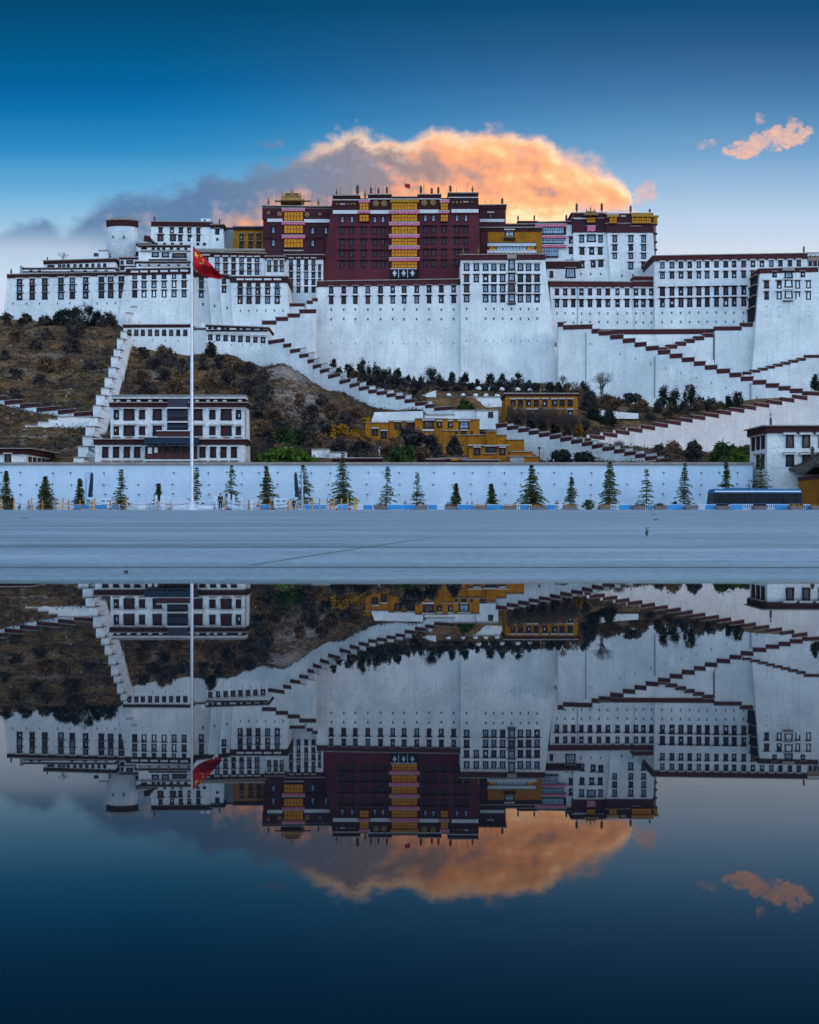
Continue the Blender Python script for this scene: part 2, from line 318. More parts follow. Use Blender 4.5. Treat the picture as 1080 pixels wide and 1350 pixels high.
    cm = t.nodes.new('ShaderNodeMix'); cm.data_type = 'RGBA'; L.new(wr.outputs[0], cm.inputs[0]); cm.inputs[6].default_value = (.05, .06, .07, 1); L.new(dk.outputs[2], cm.inputs[7])
    L.new(cm.outputs[2], b.inputs['Base Color'])
    bp = t.nodes.new('ShaderNodeBump'); bp.inputs['Distance'].default_value = .004; L.new(n3.outputs[0], bp.inputs['Height'])
    L.new(bp.outputs[0], b.inputs['Normal'])
    # still rain water over dark stone
    m2, t, b = mk('rain_water'); L = t.links
    b.inputs['Base Color'].default_value = (.006, .010, .014, 1); b.inputs['Roughness'].default_value = .012; b.inputs['IOR'].default_value = 1.56
    g = t.nodes.new('ShaderNodeNewGeometry')
    n = t.nodes.new('ShaderNodeTexNoise'); n.inputs['Scale'].default_value = 1.4; n.inputs['Detail'].default_value = 2; L.new(g.outputs['Position'], n.inputs['Vector'])
    bp = t.nodes.new('ShaderNodeBump'); bp.inputs['Distance'].default_value = .00012; bp.inputs['Strength'].default_value = 1; L.new(n.outputs[0], bp.inputs['Height']); L.new(bp.outputs[0], b.inputs['Normal'])
    # hillside
    m3, t, b = mk('hill_soil'); L = t.links
    g = t.nodes.new('ShaderNodeNewGeometry')
    def nz(s, d=6, ro=.65):
        n = t.nodes.new('ShaderNodeTexNoise'); n.inputs['Scale'].default_value = s; n.inputs['Detail'].default_value = d; n.inputs['Roughness'].default_value = ro
        L.new(g.outputs['Position'], n.inputs['Vector']); return n.outputs[0]
    r = t.nodes.new('ShaderNodeValToRGB'); L.new(nz(.11), r.inputs[0]); cr = r.color_ramp
    cr.elements[0].position = .30; cr.elements[0].color = (.052, .033, .023, 1); cr.elements[1].position = .72; cr.elements[1].color = (.24, .165, .110, 1)
    for p, c in ((.44, (.098, .054, .032, 1)), (.52, (.150, .078, .030, 1)), (.60, (.135, .080, .048, 1))):
        e = cr.elements.new(p); e.color = c
    r2 = t.nodes.new('ShaderNodeMapRange'); r2.inputs[1].default_value = .35; r2.inputs[2].default_value = .68; r2.inputs[3].default_value = .5; r2.inputs[4].default_value = 2.0; L.new(nz(.9, 8, .75), r2.inputs[0])
    v = t.nodes.new('ShaderNodeVectorMath'); v.operation = 'SCALE'; L.new(r.outputs[0], v.inputs[0]); L.new(r2.outputs[0], v.inputs['Scale'])
    r4 = t.nodes.new('ShaderNodeMapRange'); r4.inputs[1].default_value = .64; r4.inputs[2].default_value = .72; L.new(nz(.35, 5), r4.inputs[0])
    mx = t.nodes.new('ShaderNodeMix'); mx.data_type = 'RGBA'; L.new(r4.outputs[0], mx.inputs[0]); L.new(v.outputs[0], mx.inputs[6]); mx.inputs[7].default_value = (.19, .17, .16, 1)
    def patch(prev, x, y, Y, rad, col):
        c = ((x - CX) * Y / F, Y, CAMH + (HZ - y) * Y / F)
        d = t.nodes.new('ShaderNodeVectorMath'); d.operation = 'DISTANCE'; L.new(g.outputs['Position'], d.inputs[0]); d.inputs[1].default_value = c
        a = t.nodes.new('ShaderNodeMath'); a.operation = 'MULTIPLY_ADD'; L.new(nz(.28, 6, .7), a.inputs[0]); a.inputs[1].default_value = -rad * 2.4; L.new(d.outputs['Value'], a.inputs[2])
        q = t.nodes.new('ShaderNodeMapRange'); q.inputs[1].default_value = -rad * .1; q.inputs[2].default_value = -rad * .75; q.inputs[4].default_value = .85; L.new(a.outputs[0], q.inputs[0])
        cv = t.nodes.new('ShaderNodeVectorMath'); cv.operation = 'SCALE'; cv.inputs[0].default_value = col; L.new(r2.outputs[0], cv.inputs['Scale'])
        k = t.nodes.new('ShaderNodeMix'); k.data_type = 'RGBA'; L.new(q.outputs[0], k.inputs[0]); L.new(prev, k.inputs[6]); L.new(cv.outputs[0], k.inputs[7]); return k.outputs[2]
    out = mx.outputs[2]
    for pa in ((372, 492, 286, 9, (.26, .205, .175)), (388, 520, 262, 10, (.24, .19, .165)), (400, 545, 240, 8, (.20, .155, .13)), (85, 490, 270, 11, (.20, .115, .055)), (110, 520, 240, 10, (.15, .085, .035)), (160, 514, 238, 6, (.20, .105, .03)),
               (120, 446, 316, 8, (.15, .085, .045)), (60, 470, 290, 8, (.17, .12, .085)), (30, 440, 320, 8, (.13, .085, .05)), (130, 492, 270, 6, (.19, .16, .14)), (200, 490, 268, 7, (.16, .12, .10)), (265, 486, 282, 6, (.17, .10, .045)), (300, 480, 290, 6, (.18, .14, .12)), (500, 545, 250, 8, (.16, .09, .035)), (870, 585, 205, 8, (.15, .085, .03)), (800, 528, 290, 9, (.13, .085, .05))):
        out = patch(out, *pa)
    L.new(out, b.inputs['Base Color']); b.inputs['Roughness'].default_value = 1; b.inputs['Specular IOR Level'].default_value = .1
    bp = t.nodes.new('ShaderNodeBump'); bp.inputs['Distance'].default_value = .6; L.new(nz(.8, 8, .7), bp.inputs['Height']); L.new(bp.outputs[0], b.inputs['Normal'])
    return m, m2, m3
PAVE, WATER, SOIL = build_sheet_mats()
ROAD = mat('road_asphalt', (.055, .058, .062), (.045, .047, .05), .5, .9)
DUST = mat('far_ground', (.12, .105, .09), (.09, .08, .07), .02, 1)
SCREE = mat('pale_scree', (.26, .20, .165), (.17, .13, .11), .5, 1, .2)

# ------------------------------------------------------------------ builders
def P(px, py, Y): return Vector(((px - CX) * Y / F, Y, CAMH + (HZ - py) * Y / F))
def lerp(a, b, t): return a + (b - a) * t

class MB:
    """collects solids; build() links them as ONE mesh object"""
    def __init__(s): s.v = []; s.f = []; s.m = []
    def poly(s, pts, mi=0):
        n = len(s.v); s.v += [Vector(p) for p in pts]; s.f.append(tuple(range(n, n + len(pts)))); s.m.append(mi)
    def hexa(s, a, b, mi=0):
        """a: four corners of the front (bl, br, tr, tl), b: the same four at the back"""
        n = len(s.v); s.v += [Vector(p) for p in a] + [Vector(p) for p in b]
        for q in ((0, 1, 2, 3), (5, 4, 7, 6), (4, 0, 3, 7), (1, 5, 6, 2), (3, 2, 6, 7), (4, 5, 1, 0)):
            s.f.append(tuple(n + i for i in q)); s.m.append(mi)
    def box(s, x0, y0, z0, x1, y1, z1, mi=0):
        s.hexa([(x0, y0, z0), (x1, y0, z0), (x1, y0, z1), (x0, y0, z1)], [(x0, y1, z0), (x1, y1, z0), (x1, y1, z1), (x0, y1, z1)], mi)
    def lathe(s, c, prof, n=10, mi=0, sx=1.0, sy=1.0):
        """prof: list of (radius, z) above c"""
        b = len(s.v); c = Vector(c)
        for r, z in prof:
            for k in range(n):
                a = 2 * math.pi * k / n
                s.v.append(c + Vector((r * math.cos(a) * sx, r * math.sin(a) * sy, z)))
        for i in range(len(prof) - 1):
            for k in range(n):
                s.f.append((b + i * n + k, b + i * n + (k + 1) % n, b + (i + 1) * n + (k + 1) % n, b + (i + 1) * n + k)); s.m.append(mi)
        s.f.append(tuple(b + k for k in reversed(range(n)))); s.m.append(mi)
        s.f.append(tuple(b + (len(prof) - 1) * n + k for k in range(n))); s.m.append(mi)
    def tube(s, pts, rad, n=6, mi=0):
        pts = [Vector(p) for p in pts]; b = len(s.v)
        for i, p in enumerate(pts):
            d = (pts[min(i + 1, len(pts) - 1)] - pts[max(i - 1, 0)]).normalized()
            u = d.orthogonal().normalized(); w = d.cross(u)
            r = rad[i] if isinstance(rad, (list, tuple)) else rad
            for k in range(n):
                a = 2 * math.pi * k / n
                s.v.append(p + u * (r * math.cos(a)) + w * (r * math.sin(a)))
        for i in range(len(pts) - 1):
            for k in range(n):
                s.f.append((b + i * n + k, b + i * n + (k + 1) % n, b + (i + 1) * n + (k + 1) % n, b + (i + 1) * n + k)); s.m.append(mi)
        s.f.append(tuple(b + k for k in reversed(range(n)))); s.m.append(mi)
        s.f.append(tuple(b + (len(pts) - 1) * n + k for k in range(n))); s.m.append(mi)
    def build(s, name, mats, parent=None, off=(0, 0, 0), smooth=False):
        off = Vector(off)
        me = bpy.data.meshes.new(name)
        me.from_pydata([p - off for p in s.v], [], s.f)
        if not isinstance(mats, (list, tuple)): mats = [mats]
        for m in mats: me.materials.append(m)
        if len(mats) > 1: me.polygons.foreach_set('material_index', s.m)
        if smooth: me.polygons.foreach_set('use_smooth', [True] * len(s.f))
        me.update()
        o = bpy.data.objects.new(name, me); COL.objects.link(o)
        if parent is not None: o.parent = parent
        return o

def tag(o, label, cat, group=None):
    o['label'] = label; o['category'] = cat
    if group: o['group'] = group
    return o
class Thing:
    """an Empty at the thing's base that parents its parts (parts are given in world metres)"""
    def __init__(s, name, label, cat, loc, group=None):
        s.loc = Vector(loc)
        s.o = bpy.data.objects.new(name, None); COL.objects.link(s.o); s.o.location = s.loc; s.o.empty_display_size = .5
        tag(s.o, label, cat, group)
    def part(s, name, mb, mats, parent=None, smooth=False, label=None):
        o = mb.build(name, mats, parent or s.o, s.loc, smooth)
        if label: o['label'] = label
        return o
def single(name, mb, mats, label, cat, loc, group=None, smooth=False):
    o = mb.build(name, mats, None, loc, smooth); o.location = loc
    return tag(o, label, cat, group)
def structure(name, mb, mats, smooth=False):
    o = mb.build(name, mats, None, (0, 0, 0), smooth); o['kind'] = 'structure'; return o

class Face:
    """a battered wall face: measured corners, true distance"""
    def __init__(s, TL, TR, BL, BR, Y, batter=.05, YR=None):
        s.TL, s.TR, s.BL, s.BR = TL, TR, BL, BR
        s.YL = Y; s.YR = YR if YR else Y * (HZ - TL[1]) / (HZ - TR[1])     # a level roof line fixes how far off its other end is
        s.bL = s.YL - batter * (BL[1] - TL[1]) * Y / F; s.bR = s.YR - batter * (BR[1] - TR[1]) * Y / F
    def st(s, px, py):
        u, t = .5, .5
        for _ in range(4):
            yt = lerp(s.TL[1], s.TR[1], u); yb = lerp(s.BL[1], s.BR[1], u); t = (py - yt) / (yb - yt)
            xl = lerp(s.TL[0], s.BL[0], t); xr = lerp(s.TR[0], s.BR[0], t); u = (px - xl) / (xr - xl)
        return u, t
    def Y(s, px, py):
        u, t = s.st(px, py)
        return lerp(lerp(s.YL, s.YR, u), lerp(s.bL, s.bR, u), t)
    def pt(s, px, py, out=0.0): return P(px, py, s.Y(px, py) - out)
    def slab(s, mb, q, out, back, mi=0):
        """q: pixel corners bl, br, tr, tl; stands proud by out, reaches back behind the face"""
        a = [s.pt(x, y, out) for x, y in q]
        b = [p + Vector((0, out + back, 0)) for p in a]
        mb.hexa(a, b, mi)
    def rect(s, mb, x0, y0, x1, y1, out, back=.05, mi=0):
        s.slab(mb, [(x0, y1), (x1, y1), (x1, y0), (x0, y0)], out, back, mi)

PANES = {'red': P_RED, 'blue': P_BLUE, 'dark': P_DARK, 'mix': P_MIX}
rng = random.Random(7)
class Building:
    def __init__(s, name, label, cat, TL, TR, BL, BR, Y, depth, wall=None, batter=.05, cornice=6.0, cmat=None, coping=1.2, cope_mat=None, YR=None, group=None, eave=.5, wallname='wall'):
        s.F = Face(TL, TR, BL, BR, Y, batter, YR); f = s.F
        a = [f.pt(*BL), f.pt(*BR), f.pt(*TR), f.pt(*TL)]
        base = (a[0] + a[1]) / 2
        s.T = Thing(name, label, cat, base, group); s.depth = depth
        b = [p + Vector((0, depth, 0)) for p in a]
        for i in (0, 1): b[i] = Vector((a[i].x, a[3 - i].y + depth, a[i].z))
        mb = MB(); nx = 1
        mb.hexa(a, b)
        s.wall = s.T.part(wallname, mb, wall or W)
        tl, tr = a[3], a[2]
        s.tl, s.tr = tl, tr
        if cornice:
            s.band(TL[1], cornice, cmat or FRIEZE, 'cornice', eave * .5, coping, cope_mat or COPE, eave)
    def band(s, y0, h, m, name='cornice', out=.25, coping=1.2, cope_mat=None, eave=.5, up=.03):
        """a frieze running round the building, y0 measured at its left end"""
        f = s.F; dy_ = f.TR[1] - f.TL[1]
        def ring(ya, yb, o):
            def xs(y, sd):
                E = (f.TL, f.BL) if sd == 0 else (f.TR, f.BR)
                t = (y - E[0][1]) / (E[1][1] - E[0][1]); return lerp(E[0][0], E[1][0], t)
            q = []
            for sd, y in ((0, yb), (1, yb + dy_), (1, ya + dy_), (0, ya)):
                p = f.pt(xs(y, sd), y, o); p.x += (-o if sd == 0 else o); q.append(p)
            ymax = max(f.YL, f.YR) + s.depth + o
            bk = [Vector((p.x, ymax, p.z)) for p in q]
            mb = MB(); mb.hexa(q, bk); return mb
        c = s.T.part(name, ring(y0 - .02, y0 + h, out), m)
        if coping:
            s.T.part('coping', ring(y0 - coping, y0 - .02, eave), cope_mat or COPE, c)
        return c
    def win(s, cx, cy, w, h, kind='mix', lint='tan', parent=None, lw=1.3, name='window', lh=1.5, sill=False, taper=.88):
        f = s.F; T = s.T
        if kind == 'rand': kind = rng.choice(['mix', 'mix', 'red', 'dark', 'blue'])
        if kind == 'rb': kind = rng.choice(['blue', 'blue', 'mix', 'dark'])
        if kind == 'rr': kind = rng.choice(['red', 'red', 'mix', 'dark'])
        ht, hb = w / 2 * taper, w / 2; y0, y1 = cy - h / 2, cy + h / 2
        bw = min(w * .24, 1.9)
        mb = MB()
        f.slab(mb, [(cx - hb, y1), (cx - hb + bw, y1), (cx - ht + bw, y0), (cx - ht, y0)], .12, .05)
        f.slab(mb, [(cx + hb - bw, y1), (cx + hb, y1), (cx + ht, y0), (cx + ht - bw, y0)], .12, .05)
        f.slab(mb, [(cx - hb + bw, y1), (cx + hb - bw, y1), (cx + hb - bw, y1 - bw * .9), (cx - hb + bw, y1 - bw * .9)], .11, .05)
        f.slab(mb, [(cx - ht + bw, y0 + bw * .6), (cx + ht - bw, y0 + bw * .6), (cx + ht - bw, y0), (cx - ht + bw, y0)], .11, .05)
        o = T.part(name, mb, BLACK, parent)
        pb = MB()
        f.slab(pb, [(cx - hb + bw, y1 - bw * .9), (cx + hb - bw, y1 - bw * .9), (cx + ht - bw, y0 + bw * .6), (cx - ht + bw, y0 + bw * .6)], .04, .05)
        T.part('pane', pb, PANES.get(kind, P_MIX) if isinstance(kind, str) else kind, o)
        if kind == 'blue' and w > 5:
            gb = MB(); k = max(1, round(w / 4) )
            xi0, xi1 = cx - ht + bw, cx + ht - bw
            for i in range(1, k + 1):
                x = lerp(xi0, xi1, i / (k + 1)); f.rect(gb, x - .22, y0 + bw * .6, x + .22, y1 - bw * .9, .075, .0)
            f.rect(gb, xi0, y0 + h * .36, xi1, y0 + h * .36 + .45, .085, .0)
            T.part('mullion', gb, BLACK, o)
        if name == 'window' and kind in ('mix', 'dark', 'red') and lint and 5 <= w < 8 and rng.random() < .4:
            cb = MB(); yy = lerp(y0, y1, rng.uniform(.3, .5)); x0_ = cx - ht + bw; x1_ = cx + ht - bw; q = rng.random()
            if q < .35: x1_ = lerp(x0_, x1_, .5)
            elif q < .6: x0_ = lerp(x0_, x1_, .5)
            f.rect(cb, x0_, yy, x1_, min(y1 - bw, yy + h * rng.uniform(.18, .42)), .052, .02); T.part('curtain', cb, rng.choice([P_BLUE, P_BLUE, CLOTH, P_MIX]), o)
        if lint:
            lb = MB(); a = w / 2 * lw
            if lint == 'white':
                f.rect(lb, cx - a, y0 - lh, cx + a, y0 - .1, .55, .05, 1)
                f.rect(lb, cx - a * 1.03, y0 - lh - .5, cx + a * 1.03, y0 - lh, .65, .05, 0)
                mm = [TIMBER, CLOTH]
            else:
                f.rect(lb, cx - a, y0 - lh, cx + a, y0 - lh * .45, .6, .05, 0)
                f.rect(lb, cx - a * .86, y0 - lh * .45, cx + a * .86, y0 - .02, .42, .05, 1)
                mm = [COPE if lint == 'tan' else FRIEZEL, REDWOOD]
            T.part('lintel', lb, mm, o)
        if sill:
            sb = MB(); f.rect(sb, cx - hb * 1.15, y1 + .05, cx + hb * 1.15, y1 + .9, .35, .05)
            T.part('sill', sb, TIMBER, o)
        return o
    def wins(s, cols, y, w, h, kind='mix', lint='tan', **k):
        for c in cols:
            yy = y if not isinstance(y, tuple) else lerp(y[0], y[1], (c - cols[0]) / max(1e-6, cols[-1] - cols[0]))
            s.win(c, yy, w * rng.uniform(.95, 1.05), h * rng.uniform(.96, 1.04), kind, lint, **k)
    def vents(s, cols, y, w=1.5, h=2.6, cap=True):
        for c in cols:
            mb = MB(); yy = y + rng.uniform(-.4, .4); s.F.rect(mb, c - w / 2, yy - h / 2, c + w / 2, yy + h / 2, .03, .05, 0)
            if cap: s.F.rect(mb, c - w * .95, yy - h / 2 - .6, c + w * .95, yy - h / 2, .14, .05, 1)
            s.T.part('vent', mb, [P_DARK, WG])
    def panel(s, name, x0, y0, x1, y1, m, out=.2, parent=None, back=.05, label=None):
        mb = MB(); s.F.rect(mb, x0, y0, x1, y1, out, back); return s.T.part(name, mb, m, parent, label=label)
    def valance(s, x0, y0, x1, y1, m, out=.75, parent=None, name='valance', n=None):
        """a pleated hanging: scalloped lower hem"""
        mb = MB(); n = n or max(3, int((x1 - x0) / 2.2))
        for i in range(n):
            a, b = lerp(x0, x1, i / n), lerp(x0, x1, (i + 1) / n)
            o = out + (.07 if i % 2 else 0)
            s.F.slab(mb, [(a, y1 - (.7 if i % 2 else 0)), (b, y1 - (.7 if i % 2 else 0)), (b, y0), (a, y0)], o, .05, 0)
        s.F.rect(mb, x0 - .3, y0 - .7, x1 + .3, y0, out + .18, .05, 1)
        return s.T.part(name, mb, [m, CLOTH], parent)
    def curtain(s, x0, y0, x1, y1, m, n, out=.35, parent=None):
        """a glazed bay hung with yellow cloth, timber grid in front"""
        mb = MB(); s.F.rect(mb, x0, y0, x1, y1, out, .1); o = s.T.part('curtain_window', mb, m, parent)
        gb = MB()
        for i in range(n + 1):
            x = lerp(x0, x1, i / n); s.F.rect(gb, x - .25, y0, x + .25, y1, out + .06, 0)
        ym = lerp(y0, y1, .45); s.F.rect(gb, x0, ym - .22, x1, ym + .22, out + .075, 0)
        s.F.rect(gb, x0 - .4, y1, x1 + .4, y1 + .8, out + .12, .1)
        s.T.part('mullion', gb, REDWOOD, o); return o
    def finial(s, px, ybase, ytop, kind='banner', w=1.6, dback=1.0, parent=None):
        Y = s.F.Y(px, max(ybase, s.F.TL[1])) + dback; c = P(px, ybase, Y); k = Y / F; H = (ybase - ytop) * k; r = w * k
        mb = MB()
        if kind == 'banner':
            mb.lathe(c, [(r * .55, -.4), (r * .55, H * .12), (r, H * .16), (r * .92, H * .70), (r * 1.1, H * .72), (r * .5, H * .80), (r * .28, H * .88), (r * .05, H)], 8)
            return s.T.part('victory_banner', mb, BRONZE, parent)
        mb.lathe(c, [(r * .9, -.4), (r * .5, H * .12), (r * 1.0, H * .3), (r * .95, H * .42), (r * .35, H * .55), (r * .5, H * .66), (r * .2, H * .78), (r * .03, H)], 8)
        return s.T.part('finial', mb, GILTD, parent)
    def pole(s, px, ybase, ytop, dback=1.5):
        Y = s.F.Y(px, ybase) + dback; mb = MB(); mb.tube([P(px, ybase + 1, Y), P(px, ytop, Y)], [.10, .05], 5)
        return s.T.part('mast', mb, BRONZE)
    def medal(s, px, py, r, out=.3):
        c = s.F.pt(px, py, out); k = c.y / F * r; mb = MB(); n = 14
        for rr, oo in ((1, 0), (.72, -.08), (.35, -.16)):
            ring = [c + Vector((k * rr * math.cos(2 * math.pi * i / n), oo, k * rr * math.sin(2 * math.pi * i / n))) for i in range(n)]
            bk = [p + Vector((0, .1, 0)) for p in ring]
            mb.poly(list(reversed(ring)))
            for i in range(n): mb.poly([ring[i], ring[(i + 1) % n], bk[(i + 1) % n], bk[i]])
        return s.T.part('medallion', mb, GILTD)

# ------------------------------------------------------------------ ground, water, hill
WATER_EDGE = CAMH * F / (770.0 - HZ)
KERB_Y = 108.0; PLAZA_Z = CAMH + 7.0 * KERB_Y / F
def setting():
    mb = MB(); mb.poly([(-2500, -1500, -.12), (2500, -1500, -.12), (2500, 4000, -.12), (-2500, 4000, -.12)]); structure('ground', mb, DUST)
    mb = MB(); mb.poly([(-60, -45, 0), (60, -45, 0), (60, 6.2, 0), (-60, 6.2, 0)]); structure('water', mb, WATER)
    # plaza: a sheet that dips under the puddle's edge and rises gently to the road
    vs = []; fs = []
    ys_ = [3.6, 4.2, WATER_EDGE - .15, WATER_EDGE - .05, WATER_EDGE, WATER_EDGE + .05, WATER_EDGE + .15, 5.2, 5.6, 6.2] + [6.2 * (KERB_Y / 6.2) ** (i / 26) for i in range(1, 27)]
    xs_ = [-160, -90, -50, -25, -12] + [-8 + i * .2 for i in range(81)] + [12, 25, 50, 90, 160]
    for y in ys_:
        for x in xs_:
            e = WATER_EDGE + .05 * x * (.5 if abs(x) < 3 else 0) / 3 + +.07 * mnoise.noise((x * .7, 3.3, 0)) + .03 * mnoise.noise((x * 4, 1.3, 0))
            d = y - e
            z = d * PLAZA_Z / (KERB_Y - WATER_EDGE)
            if d < .25: z = min(z, d * .035) if d < 0 else z
            vs.append((x, y, z))
    nx = len(xs_)
    for j in range(len(ys_) - 1):
        for i in range(nx - 1): fs.append((j * nx + i, j * nx + i + 1, (j + 1) * nx + i + 1, (j + 1) * nx + i))
    mb = MB(); mb.v = [Vector(v) for v in vs]; mb.f = fs; mb.m = [0] * len(fs); structure('plaza', mb, PAVE)
    mb = MB(); mb.box(-160, KERB_Y, .3, 160, KERB_Y + .35, PLAZA_Z - .004); structure('kerb', mb, STONEW)
    mb = MB(); mb.box(-200, KERB_Y + .35, .1, 200, 121, PLAZA_Z - .14); structure('road', mb, ROAD)
    mb = MB(); mb.box(-200, 121, .1, 200, 140, PLAZA_Z - .02); structure('pavement', mb, PLANT)
setting()

KN = {   # bearing (photo x) : profile of the hill as (distance, photo y of its surface)
 -900: [(134, 662), (150, 622), (200, 590), (260, 545), (300, 510), (320, 490), (345, 470), (430, 470)],
 -250: [(134, 662), (150, 614), (200, 566), (260, 506), (300, 462), (320, 440), (345, 424), (430, 424)],
   60: [(134, 662), (150, 612), (200, 562), (260, 500), (300, 456), (320, 436), (345, 416), (430, 416)],
  150: [(134, 662), (150, 612), (200, 562), (260, 500), (300, 456), (320, 440), (342, 418), (430, 418)],
  185: [(134, 662), (158, 606), (200, 560), (250, 512), (290, 474), (306, 462), (345, 445), (430, 445)],
  250: [(134, 662), (158, 606), (200, 560), (250, 516), (290, 478), (306, 466), (345, 445), (430, 445)],
  300: [(134, 662), (158, 606), (200, 562), (250, 518), (290, 478), (306, 466), (345, 445), (430, 445)],
  350: [(134, 662), (158, 604), (200, 570), (250, 528), (286, 490), (306, 478), (345, 465), (430, 465)],
  372: [(134, 662), (158, 604), (200, 572), (250, 528), (286, 486), (303, 474), (345, 466), (430, 466)],
  410: [(134, 662), (158, 604), (200, 578), (250, 540), (288, 503), (296, 496), (345, 488), (430, 488)],
  480: [(134, 662), (158, 606), (200, 584), (240, 548), (264, 531), (268, 515), (335, 505), (430, 505)],
  560: [(134, 662), (158, 608), (200, 600), (230, 560), (252, 545), (256, 526), (335, 504), (430, 504)],
  640: [(134, 662), (158, 610), (200, 606), (236, 578), (268, 560), (276, 524), (335, 506), (430, 506)],
  720: [(134, 662), (158, 612), (207, 610), (212, 577), (262, 568), (276, 520), (335, 505), (430, 505)],
  800: [(134, 662), (158, 613), (184, 612), (190, 592), (226, 590), (234, 568), (300, 530), (430, 510)],
  860: [(134, 662), (158, 613), (185, 611), (215, 600), (242, 594), (248, 562), (305, 540), (430, 520)],
  900: [(134, 662), (158, 613), (185, 610), (220, 602), (254, 596), (260, 556), (310, 541), (430, 530)],
 1000: [(134, 662), (158, 613), (185, 610), (220, 604), (282, 598), (288, 540), (316, 525), (430, 520)],
 1080: [(134, 662), (158, 613), (185, 610), (220, 604), (302, 598), (308, 526), (322, 518), (430, 515)],
 1900: [(134, 662), (158, 616), (185, 614), (220, 608), (302, 600), (308, 560), (322, 550), (430, 540)]}
KX = sorted(KN)
def hill_z(px, Y):
    px = min(max(px, KX[0]), KX[-1]); i = 0
    while i < len(KX) - 2 and px > KX[i + 1]: i += 1
    u = (px - KX[i]) / (KX[i + 1] - KX[i]); A, B = KN[KX[i]], KN[KX[i + 1]]
    K = [(lerp(a[0], b[0], u), lerp(a[1], b[1], u)) for a, b in zip(A, B)]
    if Y <= K[0][0]: k = 0
    else:
        k = 0
        while k < len(K) - 2 and Y > K[k + 1][0]: k += 1
    z0 = CAMH + (HZ - K[k][1]) * K[k][0] / F; z1 = CAMH + (HZ - K[k + 1][1]) * K[k + 1][0] / F
    t = min(max((Y - K[k][0]) / (K[k + 1][0] - K[k][0]), 0), 1)
    return lerp(z0, z1, t)
def hill_Y(px, py):
    """distance at which the line of sight through (px, py) meets the hill"""
    Y = 134.0
    while Y < 425:
        if HZ - (hill_z(px, Y) - CAMH) * F / Y <= py: return Y
        Y += .75
    return 340.0
def rough(x, y):
    return 1.5 * mnoise.noise((x * .07, y * .07, 0)) + .9 * mnoise.noise((x * .19, y * .19, 4)) + .45 * mnoise.noise((x * .5, y * .5, 9))
def hill():
    mb = MB(); cols = [-900 + 60 * i for i in range(14)] + [-60 + 6 * i for i in range(200)] + [1150 + 75 * i for i in range(11)]
    rows = [134, 137, 141, 146] + [150 + 2.1 * i for i in range(93)] + [350, 370, 400, 430]
    for Y in rows:
        for px in cols:
            x = (px - CX) * Y / F; z = hill_z(px, Y)
            amp = min(1, max(0, (Y - 150) / 20)) * (.35 if px > 560 else 1)
            mb.v.append(Vector((x, Y, z + amp * (rough(x, Y) - .5))))
    n = len(cols)
    for j in range(len(rows) - 1):
        for i in range(n - 1): mb.f.append((j * n + i, j * n + i + 1, (j + 1) * n + i + 1, (j + 1) * n + i)); mb.m.append(0)
    structure('hill', mb, SOIL, True)
hill()

